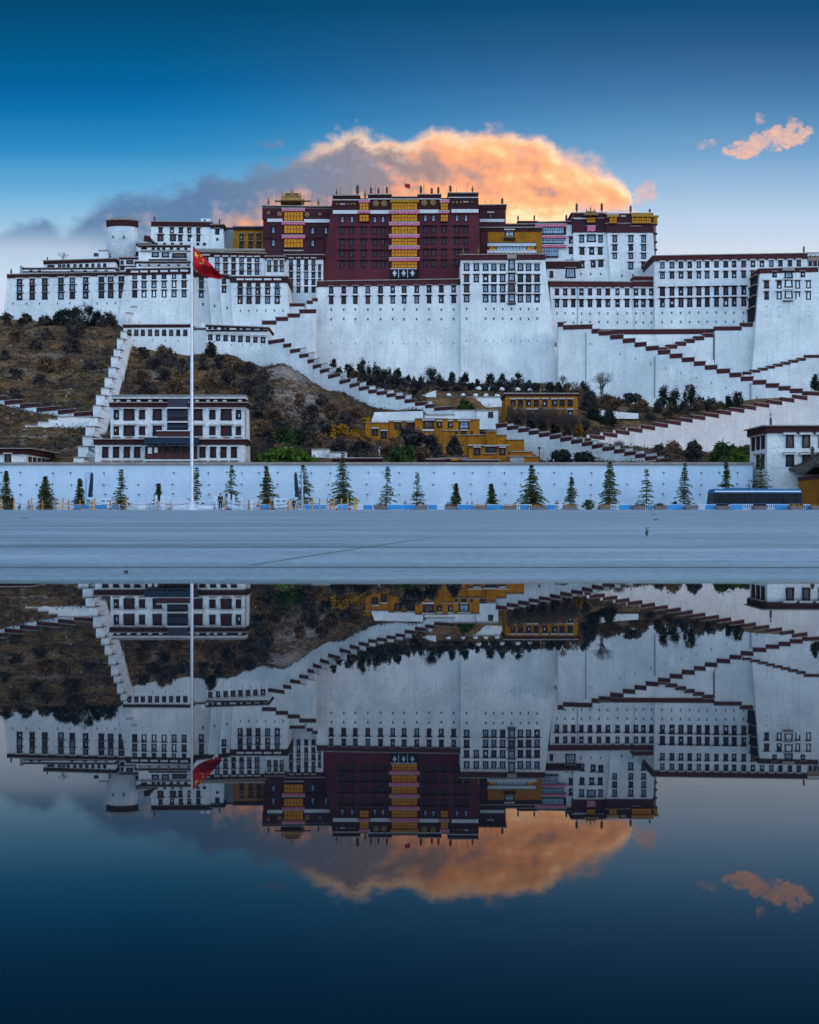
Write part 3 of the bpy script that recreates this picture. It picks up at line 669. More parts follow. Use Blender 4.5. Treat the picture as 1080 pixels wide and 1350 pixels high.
# ------------------------------------------------------------------ the palace, left to right
def palace_left():
    # long western wing
    b = Building('palace_wing', 'long low white wing at the far left end of the palace above the scrub slope', 'palace wing',
                 (10.2, 362), (166.6, 358.6), (2.5, 436), (152, 436), 344, 14, batter=.07, cornice=4.4)
    cs = [25.7, 42.4, 59, 80.3, 95.3, 112.9, 133.6, 145.9, 160]
    for ys_, h in (((371, 367.6), 7.4), ((380.4, 377.6), 8.6), ((391, 388), 9.6)): b.wins(cs, ys_, 7.6, h, 'rand', 'white' if h < 8 else 'tan', lh=1.3)
    b.vents([17, 35, 52, 76, 92, 112, 128, 141, 152], 400.3, 1.2, 2.2)
    b.pole(14.8, 361, 352.6); b.finial(14.8, 361.5, 354, w=1.2)
    # stepped roof storey behind it
    b = Building('roof_storey', 'set back white roof storey with nine small windows over the far left wing', 'roof storey',
                 (58, 344), (151.8, 341), (57, 372), (153, 372), 360, 12, cornice=4.2, batter=.02)
    b.wins([78.5, 84, 90, 98.7, 106.6, 114.6, 122.4, 130.4, 138], (351, 349.6), 4.6, 5.2, 'rand', None)
    b.win(67, 351.6, 10, 5, 'red', None); b.panel('beam', 76, 353.5, 143, 355, FRIEZEL, .3)
    b.finial(62.5, 343, 338.6, w=1.0); b.finial(145.2, 341, 332, w=1.1)
    b = Building('roof_terrace', 'white roof terrace with a thin dark coping in front of the small-windowed roof storey', 'roof terrace',
                 (27.5, 353.5), (151, 353), (26, 372), (152, 372), 354.5, 4, cornice=1.6, batter=.02, coping=.8)
    b.panel('beam', 30, 357.5, 150, 359, FRIEZE, .25)
    for x in (41, 52, 95, 112, 126, 140): b.win(x, 356.2 + 1, 4.4, 2.2, 'dark', None)
    mb = MB(); b.F.rect(mb, 26, 350.2, 28.6, 372, .5, 4); b.T.part('corner_pier', mb, [WG]); 
    b = Building('parapet_hut', 'little plain white stepped hut at the foot of the round bastion on the left roofline', 'hut',
                 (130, 330), (142, 330), (130, 350), (142, 350), 364, 4, cornice=0)
    b.panel('coping', 129.6, 329.4, 142.4, 330.4, COPE, .3, back=4); b.panel('doorway', 123.5, 333.5, 130, 338, P_DARK, -.4, back=1)
    mb = MB(); b.F.rect(mb, 109, 336.8, 131, 350, -.5, 3); b.T.part('side_wall', mb, W)
    # round bastion
    Y = 366.0; k = Y / F; c = P(161.3, 345, Y); t = Thing('round_bastion', 'round tapering white bastion with a dark overhanging rim at the left of the skyline', 'bastion', c)
    mb = MB(); H = 55 * k; rb, rt = 23.2 * k, 19.6 * k
    mb.lathe(c - Vector((0, 0, 3)), [(rb, 0), (lerp(rb, rt, .5), H * .5), (rt, H - 8 * k + 3)], 40, sy=.38); t.part('wall', mb, WG2, smooth=True)
    mb = MB(); mb.lathe(c, [(20.3 * k, 45 * k), (21.0 * k, 46.6 * k), (21.0 * k, 53 * k)], 40, sy=.38); co = t.part('cornice', mb, FRIEZE)
    mb = MB(); mb.lathe(c, [(21.8 * k, 53.05 * k), (21.8 * k, 54.6 * k), (15 * k, 55 * k), (15 * k, 57 * k), (14 * k, 57.4 * k)], 40, sy=.38); t.part('coping', mb, COPE, co)
    for x in (152, 166):
        mb = MB(); mb.box((x - CX) * k - .15, Y - 6.35 * .38, c.z + 28 * k, (x - CX) * k + .15, Y - 3, c.z + 32 * k); t.part('vent', mb, P_DARK)
    # small stacked rooms between the bastion and the second white block
    b = Building('stacked_rooms', 'stacked little white rooms with dark lintels right below the round bastion', 'roof rooms',
                 (158, 339.6), (183, 339.6), (157, 372), (184, 372), 359, 6, cornice=2.2, batter=.02)
    b.win(161, 346, 4.5, 5.5, 'dark', None); b.win(171, 345.5, 10, 5.5, 'mix', None); b.win(179, 346.5, 4, 5, 'dark', None)
    b.panel('beam', 157.5, 350, 182, 351.4, FRIEZE, .3); b.win(161.3, 353.8, 6, 4.4, 'dark', None); b.win(149.5, 353.5, 5, 4.4, 'dark', None)
    b.panel('coping', 142, 347, 153, 348.5, COPE, .4); b.panel('cornice', 143, 348.5, 152.8, 351, FRIEZE, .3)
    b = Building('stair_turret', 'narrow white turret with dark stepped caps just right of the round bastion', 'turret',
                 (180, 321), (197, 321), (180, 372), (197, 372), 361.5, 6, cornice=3.4, batter=.01)
    b.band(332, 5.4, FRIEZE, 'lower_cornice', .35, 1.2, None, .6); b.band(344.5, 3, FRIEZE, 'ledge', .5, 1.0, None, .8)
    mb = MB(); b.F.rect(mb, 189, 313, 200, 321, -.3, 4); b.T.part('upper_room', mb, W)
    mb = MB(); q = b.F; a = [q.pt(189, 317, .2), q.pt(203, 320, .2), q.pt(197, 311, .2), q.pt(190.5, 310, .2)]; mb.hexa(a, [p + Vector((0, 3, 0)) for p in a]); b.T.part('cap', mb, FRIEZE)
    # upper left white block
    b = Building('white_block', 'upper left white block with a flat dark cornice right of the round bastion', 'palace block',
                 (200.4, 292), (278, 293), (197, 334), (279, 334), 366, 14, cornice=6, batter=.03)
    b.wins([211.6, 226.7, 238.5, 249.5, 261.5], (303.4, 304), 5.4, 7, 'dark', 'tan'); b.win(211.6, 313.4, 8.2, 8.6, 'mix'); b.win(228, 313.6, 8.2, 8.6, 'mix')
    b.wins([237.7, 250, 261.5], 314, 5.4, 8.4, 'dark')
    for x in (206, 217, 227.4, 238.8, 261, 269.5): b.win(x, 321.6, 4.2, 3.6, 'dark', None)
    b.finial(203.7, 291.5, 284, w=1.1); b.finial(270, 292.6, 288.6, 'banner', 1.2); b.panel('roof_tank', 264.5, 288, 277, 292, STEEL, -1, back=3)
    b = Building('white_annex', 'narrow white annex at the right end of the upper left white block', 'annex',
                 (278.4, 296), (294, 296), (278.4, 334), (296, 334), 366.3, 13, cornice=5, batter=.03)
    b.win(286.5, 305.4, 5.8, 7.2, 'dark'); b.win(286.6, 315.4, 3.2, 3.2, 'dark', None); b.finial(289.5, 295.5, 287.6, w=1.1)
    b = Building('grey_wall_block', 'plain grey wall between the white annex and the ochre house', 'wall', (294.6, 300.5), (309, 300.5), (294, 334), (309, 334), 370, 8, WG, cornice=1.6, batter=.01)
    b = Building('ochre_house', 'square ochre house with six dark windows under a brown cornice on the left skyline', 'house',
                 (308.5, 299), (349.5, 299), (306, 334), (350, 334), 366, 12, OCHRE, cornice=4.2, batter=.02)
    b.wins([318.5, 330.3, 340.9], 312.6, 5.6, 8.4, 'mix'); b.wins([318.5, 330.3, 340.9], 322.9, 5.8, 8.8, 'dark')
    # terraces below
    b = Building('gallery_terrace', 'recessed terrace gallery with pale wide windows below the upper left white block', 'gallery',
                 (183, 323.5), (252, 323.5), (182, 372), (252, 372), 358.5, 5, cornice=2.4, batter=.01)
    b.wins([204.8, 218], 335.4, 9.6, 7.4, 'blue', 'white', lw=1.1); b.win(236.5, 336.6, 20, 6.6, 'mix', 'white', lw=1.05); b.win(190, 327.4, 8, 2.6, 'dark', None)
    for x in (202, 209, 216, 226, 235, 245): b.win(x, 327.8, 4.4, 2.8, 'dark', None)
    b.panel('beam', 184, 329.7, 251, 330.9, COPE, .6); b.panel('lower_beam', 196, 341.4, 246, 343, FRIEZE, .5)
    b = Building('lower_terrace', 'low terrace with a tan coping and dark slit band just above the left front block', 'terrace',
                 (180, 345), (253, 345), (179, 372), (253, 372), 354, 4, cornice=2, batter=.01, cope_mat=COPE)
    b.panel('slit_band', 183, 348.4, 250, 350.6, FRIEZEL, .2)
    for x in (190, 203, 216, 229, 242): b.panel('awning', x - 4.5, 348.7, x + 4.5, 350.2, CLOTH, .35)

    # front row on the left: E, buttresses, F
    b = Building('front_block', 'white front block with six columns of three dark windows directly left of the flagpole top', 'palace block',
                 (167, 354.8), (252.6, 353), (151, 446), (252.6, 446), 340, 14, batter=.07, cornice=8)
    cs = [177.6, 189.8, 203, 216.3, 229.5, 242.7]
    for x in cs: b.panel('awning', x - 5, 357 - (x - 167) * .02, x + 5, 359.4 - (x - 167) * .02, CLOTH, .45)
    b.wins(cs, (364.8, 364), 6.2, 6.8, 'rand', None); b.wins(cs, (375.6, 374.8), 6.8, 9.4, 'rand'); b.wins(cs, (387.6, 387.2), 6.8, 9.6, 'rand')
    b.vents([193, 224, 215], 397.5, 1.3, 2.6)
    b = Building('buttress_block', 'narrow white buttressed block with one column of windows behind the red flag', 'palace block',
                 (253.2, 358), (277.5, 361), (253.2, 446), (287, 446), 343.5, 14, batter=.05, cornice=6, YR=343.5)
    b.wins([265.5], 366, 6.4, 7.4, 'dark', None); b.win(265.5, 376, 6.4, 9, 'mix'); b.win(265.5, 387.8, 6.6, 9.6, 'mix'); b.vents([267.6], 401.4, 2, 3.6)
    b = Building('stepped_buttress', 'plain white sloping buttress just right of the flag', 'buttress',
                 (274, 366), (289, 366), (280, 446), (301, 446), 341.2, 12, batter=.06, cornice=0)
    b.vents([283], 403.6, 1.6, 3)
    b = Building('stepped_buttress', 'white sloping buttress with one pair of windows, right of the plain buttress', 'buttress',
                 (288, 361), (304, 363), (296, 446), (318, 446), 339.6, 12, batter=.07, cornice=5, YR=339.6)
    b.win(295.3, 371, 6, 7, 'dark', None); b.win(295.3, 381.6, 6.2, 8.6, 'mix'); b.vents([299.4], 406, 1.6, 3)
    b = Building('front_block', 'white front block with five columns of three windows right of the buttresses', 'palace block',
                 (304, 364.4), (378, 364.6), (309, 470), (386, 470), 338.4, 14, batter=.08, cornice=8)
    cs = [316.7, 328.5, 340.1, 352.9, 365.6]
    for x in cs: b.panel('awning', x - 5, 367, x + 5, 369.2, CLOTH, .45)
    b.wins(cs, 374.8, 6.6, 6.2, 'rand', None); b.wins(cs, 384, 7, 9, 'rand'); b.wins(cs, 395.6, 7, 9.8, 'rand'); b.vents([317, 328, 339, 350.5, 362, 373], 410, 1.3, 2.6)
    # second row
    b = Building('second_row_block', 'white second row block with six columns of windows below the ochre house', 'palace block',
                 (253, 332), (349.4, 334), (253, 380), (350, 380), 352, 10, batter=.03, cornice=6, YR=352)
    b.wins([286.5, 297.3, 307.9, 318.5, 328.7, 338.9], (341.4, 342), 6.2, 6.6, 'rand', 'white'); b.wins([286.5, 297.3, 307.9, 318.5, 328.7, 338.9], (351, 351.6), 6.2, 8, 'rand'); b.wins([286.5, 297.3, 307.9, 318.5, 328.7, 338.9], 359.6, 6, 5, 'rand')
    b.win(270.5, 340.6, 9, 8, 'mix', 'white'); b.panel('roof_edge', 253, 327.5, 349, 330.4, COPE, -2, back=3)
    b = Building('second_row_block', 'white block with three columns of windows below the smaller red building', 'palace block',
                 (350, 338), (375, 338), (350, 385), (375, 385), 351, 10, batter=.03, cornice=4.4)
    b.wins([354.8, 363.5, 371.5], 346, 5.4, 7, 'rand', 'white'); b.wins([354.8, 363.5, 371.5], 354.4, 5.4, 7.8, 'rand')
    b = Building('recessed_block', 'recessed white block with five rows of small windows tucked left of the great red palace', 'palace block',
                 (375.4, 336), (426, 336), (375.4, 428), (426, 428), 353.5, 10, batter=.02, cornice=6)
    for y in (344.2, 352.8, 362.4, 372, 382): b.wins([383.8, 393.6, 403.7, 413.3], y, 5.4, 7.6, 'rand', 'white' if y < 345 else 'tan', lh=1.1)
    for y in (352.8, 362.4, 372): b.win(421.4, y, 3.8, 7.6, 'dark', 'tan', lh=1.1)
palace_left()

def red_palace():
    # smaller red building
    b = Building('red_building', 'smaller dark red building crowned by a gilded pavilion roof, left of the great red palace', 'palace building',
                 (347, 271.5), (438, 272.4), (347, 345), (440, 345), 358, 20, DARKRED, cornice=2.2, batter=.02)
    b.band(274, 14.6, DARKRED, 'upper_frieze', .35, .5, COPE, .5)
    b.panel('white_band', 352.4, 288.2, 372.6, 292.4, CLOTH, .42); b.panel('white_band', 401, 288.8, 436.6, 293.2, CLOTH, .42)
    for y0, y1 in ((279.5, 290.7), (297.3, 307), (315.3, 325.7)): b.curtain(374.6, y0, 399.6, y1, YEL, 6, .5)
    for y in (274.6, 292.2, 310.2): b.valance(371.6, y, 402, y + 4, PINK)
    for x, y in ((360.6, 303.5), (360.6, 320.2), (412.4, 304), (412.4, 320.8), (429.8, 304.4)): b.win(x, y, 5.6, 9.4, 'blue', 'dark')
    for x, y in ((360.8, 285), (412.6, 286.6), (429.8, 286.8)): b.win(x, y, 5.2, 7.2, YEL, 'dark')
    for x, y, r in ((354, 280.4, 2.4), (368.6, 281.8, 3.4), (405, 282.6, 3.4), (421.6, 282, 2.2)): b.medal(x, y, r, .5)
    for x in (354, 408, 420): b.panel('ledge', x - 6, 312.5, x + 6, 313.5, FRIEZE, .4)
    b.panel('base_ledge', 374, 329, 400, 331, COPE, .6)
    b.finial(354, 270, 258.6, 'f', 1.6); b.finial(419.8, 271, 260, 'f', 1.6)
    for x, a in ((364, 256), (411.5, 254), (431, 254)): b.pole(x, 270, a)
    # gilded pavilion roof
    Y = 366; k = Y / F; g = MB()
    xs_, ze = [361, 410.5], [(0, 268.6), (.3, 263.2), (1, 256.4)]
    def ring(x0, x1, py, d):
        return [P(x0, py, Y - d), P(x1, py, Y - d), P(x1, py, Y + d), P(x0, py, Y + d)]
    prof = [(360.6, 411.2, 264.2, 6.2), (363.6, 408.0, 266.2, 5.6), (370.0, 400.6, 265.0, 4.2), (373.5, 396.4, 261.0, 2.6), (376.5, 393.6, 256.2, .9)]
    rings = [ring(*p) for p in prof]
    for i in range(4):
        for q in range(4): g.poly([rings[i][q], rings[i][(q + 1) % 4], rings[i + 1][(q + 1) % 4], rings[i + 1][q]])
    g.poly(rings[-1]); g.poly(list(reversed(rings[0])))
    gr = b.T.part('gilded_roof', g, GILTD)
    w = MB(); w.box((371.5 - CX) * k, Y - 3.4, P(0, 272, Y).z, (398.5 - CX) * k, Y + 3.4, P(0, 264.6, Y).z); b.T.part('lantern_room', w, GOLD, gr)
    m = MB(); m.box((376 - CX) * k, Y - .5, P(0, 256.4, Y).z, (394 - CX) * k, Y + .5, P(0, 254.8, Y).z); b.T.part('ridge', m, GILTD, gr)
    for x, yb, yt in ((372.4, 262.5, 249), (384.5, 255.4, 244.8), (396, 262.5, 249.6), (400.5, 266, 259.5)):
        c = P(x, yb, Y - 1); r = 1.5 * k; H = (yb - yt) * k; f = MB()
        f.lathe(c, [(r * .8, -1), (r * .5, H * .1), (r, H * .25), (r * .9, H * .4), (r * .35, H * .5), (r * .5, H * .62), (r * .2, H * .75), (r * .03, H)], 8); b.T.part('finial', f, GOLD, gr)

    # the great red palace
    b = Building('red_palace', 'great maroon palace block with a central bay of yellow curtains on the hilltop', 'palace',
                 (438.5, 262), (631, 260.5), (424, 372), (634.4, 372), 356, 26, MAROON, cornice=0, batter=.05, YR=356)
    f = b.F
    # roof blocks of unequal height
    def crown(x0, x1, y0, hh=7):
        mb = MB(); f.rect(mb, x0, y0, x1, y0 + hh, .5, 18); r = b.T.part('roof_block', mb, FRIEZE)
        mb = MB(); f.rect(mb, x0 - .8, y0 - 1.4, x1 + .8, y0 - .05, 1.1, 19); b.T.part('coping', mb, COPE, r)
        mb = MB(); f.rect(mb, x0, y0 + 5, x1, y0 + 6, .75, 1); b.T.part('beam', mb, CLOTH, r)
        mb = MB(); f.rect(mb, x0 + .3, y0 + hh + .05, x1 - .3, 277, .45, 2); b.T.part('frieze', mb, FRIEZE, r)
        return r
    for x0, x1, y0 in ((439, 474, 257.8), (485.6, 516, 256.6), (551.2, 581.6, 256.6), (591.2, 630.6, 254.6)): crown(x0, x1, y0)
    mb = MB(); f.rect(mb, 516.2, 259.6, 551, 265, .3, 18); b.T.part('roof_block', mb, FRIEZE); b.panel('coping', 516.4, 258.6, 550.8, 259.4, COPE, .9, back=18)
    for a, c in ((474.2, 485.4), (581.8, 591)):
        mb = MB(); f.rect(mb, a, 261.5, c, 266, .2, 17); b.T.part('roof_block', mb, FRIEZE)
    for a, c, y in ((439, 471.8, 277), (488.2, 515.2, 277), (553, 578.8, 276.2), (595.4, 631, 275.6)): b.panel('white_band', a, y, c, y + 4.6, CLOTH, .65)
    # side bays
    for x0, x1 in ((474.2, 486.2), (581.2, 590.8)):
        b.curtain(x0, 267.9, x1, 276.6, YEL, 3, .7); b.curtain(x0, 283.2, x1, 291.4, YEL, 3, .7)
        b.valance(x0 - 1, 263.6, x1 + 1.6, 267.4, PINK, 1.0); b.valance(x0 - 2, 278, x1 + 2, 281.2, PINK, 1.0)
    # central bay
    mb = MB(); f.rect(mb, 514.6, 266, 552.2, 366.5, .35, .3); b.T.part('central_bay', mb, FRIEZE)
    for y0, y1 in ((267.7, 275.9), (283, 291.5), (298.8, 307.8), (314.5, 323), (329.4, 338), (344.8, 352.8)): b.curtain(516.4, y0, 550.2, y1, YEL, 8, .8)
    b.valance(514.6, 262.4, 552.4, 266.9, GOLDV, 1.15)
    for y in (277.4, 293, 309.2, 324.4, 339.8): b.valance(513.4 - .4, y, 553.2, y + 4.4, PINK, 1.2)
    aw = b.panel('black_awning', 515.3, 354.6, 549.4, 366, BLACK, .95)
    kn = MB()
    for i in range(3):
        x = 520.3 + 11.6 * i + (.4 if i else 0); y = 360
        for ddx, ddy in ((0, -2.4), (-1.5, 0), (1.5, 0), (0, 2.4), (0, 0)):
            f.slab(kn, [(x + ddx, y + ddy + 1.7), (x + ddx + 1.3, y + ddy), (x + ddx, y + ddy - 1.7), (x + ddx - 1.3, y + ddy)], 1.04 + .01 * (ddx == 0) + .012 * (ddy > 0), .0)
    b.T.part('knot_emblem', kn, CLOTH, aw)
    fr = MB()
    for x in (525.6, 537.4): f.rect(fr, x - .35, 354.6, x + .35, 366, 1.06, 0)
    f.rect(fr, 515, 353.6, 549.8, 354.6, 1.1, .1); b.T.part('awning_frame', fr, CLOTH, aw)
    # windows
    for x in (451.6, 464.2, 494.4, 505): b.win(x, 289.4, 5.4, 9, 'blue', 'dark')
    for x in (561, 571.8, 602.8, 614.6): b.win(x, 287.6, 5.4, 9, 'blue', 'dark')
    L_, R_ = [451.2, 463.4, 479.3, 494, 504.8], [561.1, 571.7, 585.8, 602.5, 614.5]
    for yl, yr in ((304, 302.6), (319.8, 317.8), (334.4, 333.4), (348.4, 347.4)):
        for x in L_: b.win(x, yl, 6.2, 9.4, 'dark', None)
        for x in R_: b.win(x, yr, 6.2, 9.4, 'dark', None)
        for x0, x1 in ((446, 469), (474, 485), (488.6, 511)): b.panel('ledge', x0, yl - 7, x1, yl - 5.6, FRIEZEL, .7)
        for x0, x1 in ((557, 576.6), (581, 591), (597, 619.4)): b.panel('ledge', x0, yr - 7, x1, yr - 5.6, FRIEZEL, .7)
    b.win(451.8, 273.2, 5.6, 7.4, YEL, 'white', lh=1.2); b.win(614.5, 270.4, 5.4, 7.6, YEL, 'white', lh=1.2)
    for x, y, r in ((495.6, 268, 4.1), (506.3, 268, 4.1), (559.5, 267.2, 4.1), (571, 266.6, 4.1), (444, 268.6, 1.4), (459, 268.8, 1.4), (463.4, 268.8, 1.4), (467.4, 268.6, 1.6),
                    (597.7, 266.6, 1.6), (602.6, 266.6, 1.6), (607.6, 266.6, 1.6), (622.4, 266.2, 1.2)): b.medal(x, y, r, .7)
    b.finial(444, 257, 246.4, 'f', 1.7); b.finial(471.4, 256, 242.4, w=2.3); b.finial(481.4, 261, 248, 'f', 1.8)
    for x, a in ((489.3, 246), (499, 247), (510.2, 244.6)): b.finial(x, 255.4, a, w=1.6)
    for x, a in ((555, 243.4), (569.3, 246.6), (578, 245)): b.finial(x, 255.4, a, w=1.7)
    b.finial(593.9, 253.2, 243, w=1.8); b.finial(623.2, 253.4, 243, 'f', 1.7)
    for x, a in ((449, 245), (462.5, 242), (489, 241.5), (495, 242.6), (505, 246), (514.2, 242), (559, 236), (602, 246), (616, 241)): b.pole(x, 256, a)
    for x, y in ((487.6, 248), (488.6, 243.2), (577.8, 243)):
        pass
    # flag on the roof
    c = f.pt(533.4, 262, 0) + Vector((0, 3, 0)); Y = c.y
    t = Thing('roof_flag', 'tiny red flag flying on a thin mast from the great red palace roof', 'flag', P(533.4, 259, Y))
    mb = MB(); mb.tube([P(533.4, 260, Y), P(533.4, 240, Y)], .07, 5); t.part('mast', mb, STEEL)
    mb = MB(); prev = None
    for i in range(7):
        u = i / 6; a = P(533.5 + 7.4 * u, 240.8 + 2.2 * u + .5 * math.sin(5 * u), Y + .2 * math.sin(6 * u)); c2 = P(533.5 + 7.2 * u, 246.6 + 2.6 * u, Y + .2 * math.sin(6 * u + .5))
        if prev: mb.poly([prev[1], c2, a, prev[0]])
        prev = (a, c2)
    t.part('cloth', mb, REDF)

    # dark building right of it
    b = Building('maroon_annex', 'dark maroon annex with one white framed window right of the great red palace', 'annex',
                 (632.5, 270.5), (667, 270), (632, 318), (667, 318), 366, 12, DARKRED, cornice=5, batter=.01)
    b.panel('white_band', 632.8, 288.6, 665.4, 292.4, CLOTH, .4); b.win(647, 284.4, 6.8, 8, 'mix', 'white'); b.finial(662.3, 269, 259.8, w=1.7)
    for x in (640, 648): b.pole(x, 270, 262)
    b = Building('maroon_annex', 'low maroon roof storey behind the yellow gallery house', 'roof storey',
                 (667, 295.6), (712, 295.6), (667, 325), (712, 325), 369, 8, DARKRED, cornice=3, batter=.01)
    mb = MB(); b.F.rect(mb, 682, 291, 710, 295, -.2, 6); b.T.part('raised_roof', mb, FRIEZE)
    b.finial(683.2, 291, 283, w=1.2); b.finial(704.6, 291, 282.4, w=1.2)
    # yellow gallery house
    b = Building('yellow_house', 'yellow gallery house with a white fringed balcony right of the great red palace', 'house',
                 (633.5, 300), (714, 300), (633.5, 345), (714, 345), 362, 10, OCHRE, cornice=5, batter=.01)
    b.panel('dark_bay', 633.8, 304.6, 643.4, 334, DARKRED, .2); b.win(639.6, 308.4, 6, 7.4, 'blue', 'dark')
    wn_ = b.win(672, 307.6, 13.4, 9, 'blue', 'white', lw=1.05); b.panel('ledge', 664.6, 312.6, 679.6, 316.4, FRIEZE, .6); b.panel('ledge', 666, 311.6, 678, 312.6, GOLD, .5)
    b.panel('gallery_back', 642, 319, 707, 334, P_DARK, .15)
    gl = b.panel('gallery_glass', 655, 325.4, 694, 330.4, P_BLUE, .7); gb = MB()
    for i in range(10): b.F.rect(gb, 655 + i * 4.33 - .3, 325.4, 655 + i * 4.33 + .3, 330.4, .8, 0)
    b.T.part('mullion', gb, BLACK, gl)
    b.panel('curtain_window', 645.6, 325.6, 654, 330, YEL, .7); b.panel('curtain_window', 695, 325.6, 704.6, 330, YEL, .7)
    b.valance(643, 321, 706.6, 324.6, CLOTH, 1.3, n=26); b.valance(642.6, 330, 707.6, 333.6, CLOTH, 1.4, n=26)
    b.finial(610.6, 335.2, 325, 'f', 1.4, dback=-20); b.finial(630.6, 335.2, 323.6, 'f', 1.4, dback=-20)
red_palace()

def palace_right():
    # pink-valanced link
    b = Building('valance_wing', 'white wing hung with three pink valances over wide glazed balconies', 'palace wing',
                 (709.5, 293), (757.5, 292), (709.5, 372), (758, 372), 364, 10, W, cornice=3.4, batter=.01)
    b.panel('dark_upper', 711, 297, 746.6, 309, DARKRED, .2)
    for y in (295.4, 310.4, 322.6): b.valance(712.6 if y > 300 else 706, y, 747, y + 3.6, PINK, 1.0)
    for y0, y1, x1 in ((300, 307.4, 743.4), (314.4, 320.2, 743), (326.6, 337.4, 736)):
        o = b.panel('balcony_glass', 714, y0, x1, y1, P_BLUE, .5); gb = MB(); n = 10
        for i in range(n + 1):
            x = lerp(714, x1, i / n); b.F.rect(gb, x - .25, y0, x + .25, y1, .6, 0)
        b.F.rect(gb, 713.6, y1, x1 + .6, y1 + 1.6, .7, .1); b.F.rect(gb, 714, lerp(y0, y1, .4) - .2, x1, lerp(y0, y1, .4) + .2, .615, 0); b.T.part('mullion', gb, BLACK, o)
    b.wins([753.2], 316.6, 6.2, 8.6, 'dark'); b.win(753.2, 330.5, 6.2, 8.6, 'dark')
    for x, a in ((683.2, 0), (746.8, 281.4)):
        if a: b.finial(x, 292, a, w=1.5)
    # eastern white palace, two facets
    b = Building('white_palace', 'left half of the tall white palace, small gilded canopy over its maroon top', 'palace',
                 (755.4, 279.6), (799, 279.6), (757, 386), (806, 386), 362, 16, W, cornice=0, batter=.03)
    b.band(281, 25, DARKRED, 'top_storey', .3, 1.2, COPE, .7); b.band(286.6, 1.2, COPE, 'ledge', .55, 0)
    b.panel('white_band', 757, 287.6, 775, 288.6, CLOTH, .8)
    b.curtain(774, 286.4, 785, 293, YEL, 4, .8); b.valance(774.4, 298, 785.2, 305, PINK, .8)
    b.win(766.6, 289.6, 4.6, 7.6, 'mix', None); b.win(791.6, 289.6, 4.6, 7.6, 'dark', None); b.win(767, 302, 6.2, 9, 'red', None); b.win(791.6, 302, 6, 9, 'red', None)
    b.wins([767.2, 792], 315, 6.4, 9.6, 'blue'); b.win(780, 314.4, 12.4, 9.4, 'blue', 'tan', lw=1.05)
    b.wins([767.6, 780.4, 791.6], 331, 6.8, 9.6, 'dark'); b.wins([767.6, 782.3, 792.4], (349, 347.4), 6.8, 9.2, 'dark'); b.vents([766, 779, 792], 361.6, 1.4, 2.6)
    g = MB(); f = b.F
    a = [f.pt(769, 283.4, 2.2), f.pt(790.4, 283.4, 2.2), f.pt(785.4, 278, 1), f.pt(774, 278, 1)]; g.hexa(a, [p + Vector((0, 4, 0)) for p in a]); gr = b.T.part('gilded_canopy', g, GILTD)
    b.finial(778.8, 278, 270.6, 'f', 1.1, parent=gr); b.finial(773.4, 278.2, 274.6, 'f', .9, parent=gr); b.finial(783.6, 278.2, 274.6, 'f', .9, parent=gr)
    b.finial(760.5, 278.4, 266.4, w=1.7); b.finial(793.5, 278.4, 266, w=1.7)
    b = Building('white_palace', 'right corner half of the tall white palace, gold fringes at its top', 'palace',
                 (799.2, 280.6), (859.6, 280.6), (806, 386), (866, 386), 361, 18, W, cornice=0, batter=.03)
    b.band(282, 24.4, DARKRED, 'top_storey', .3, 1.2, COPE, .7); b.band(293.6, 1, COPE, 'ledge', .45, 0)
    b.curtain(803.6, 287, 813.4, 294, YEL, 4, .8); b.curtain(833.4, 287, 859, 294, YEL, 8, .8)
    b.valance(800.6, 282.6, 816, 286.6, GOLDV, 1.0); b.valance(833, 280.8, 861.6, 286, GOLDV, 1.2, n=9)
    for i in range(4): b.panel('gold_panel', 802 + i * 3.5, 283.4, 804.4 + i * 3.5, 285.6, GOLD, 1.15)
    b.win(822, 289.4, 5, 8, 'blue', 'white'); b.win(810.8, 302.6, 6.2, 8.6, 'blue', None); b.win(838.6, 302.4, 11, 7, 'blue', 'tan')
    b.wins([810.8, 832, 848.9], 315, 6.4, 9.2, 'blue'); b.wins([810.8, 832, 848.9], 326.5, 6.2, 8, 'rb'); b.wins([810.8, 832, 848.9], 337.4, 6.2, 7.4, 'blue'); b.win(832, 350.4, 7, 9.2, 'blue'); b.win(848.9, 350, 6.6, 9.2, 'dark')
    b.vents([820, 834.6], 363.6, 1.6, 2.8); b.finial(831.6, 280, 269.6, w=1.6); b.finial(856.8, 280, 274.6, w=1.4)
    # ornate side bays seen edge-on
    f = b.F
    for i, (y0, y1) in enumerate(((286, 295), (297, 306), (309, 318), (320, 328), (330, 336))):
        mb = MB(); p0 = f.pt(861.4, y1, -2); p1 = f.pt(861.4, y0, -2); xo = (5.6 if i == 0 else 3.8) * 361 / F
        mb.box(p0.x + .1, p0.y, p0.z, p0.x + xo, p0.y + 9, p1.z); s_ = b.T.part('side_balcony', mb, GOLDV if i == 0 else TIMBER)
        mb = MB(); mb.box(p0.x + .1, p0.y - .4, p1.z + .02, p0.x + xo + .4, p0.y + 9.3, p1.z + .5); b.T.part('canopy', mb, GOLD if i == 0 else REDWOOD, s_)
    # pale little block in front
    b = Building('pale_block', 'small pinkish white block with one big bluish window below the pink valances', 'annex',
                 (721, 345), (764, 345), (722, 385), (764.6, 385), 356, 8, WS, cornice=9, batter=.01)
    b.win(752.4, 360, 14, 13, 'blue', 'tan', lw=1.1); b.win(727.2, 361.6, 5, 9, 'dark', None)
    b.panel('roof_hatch', 746, 342, 758, 345, WG, 0, back=3); b.finial(754, 343, 339.6, w=1)
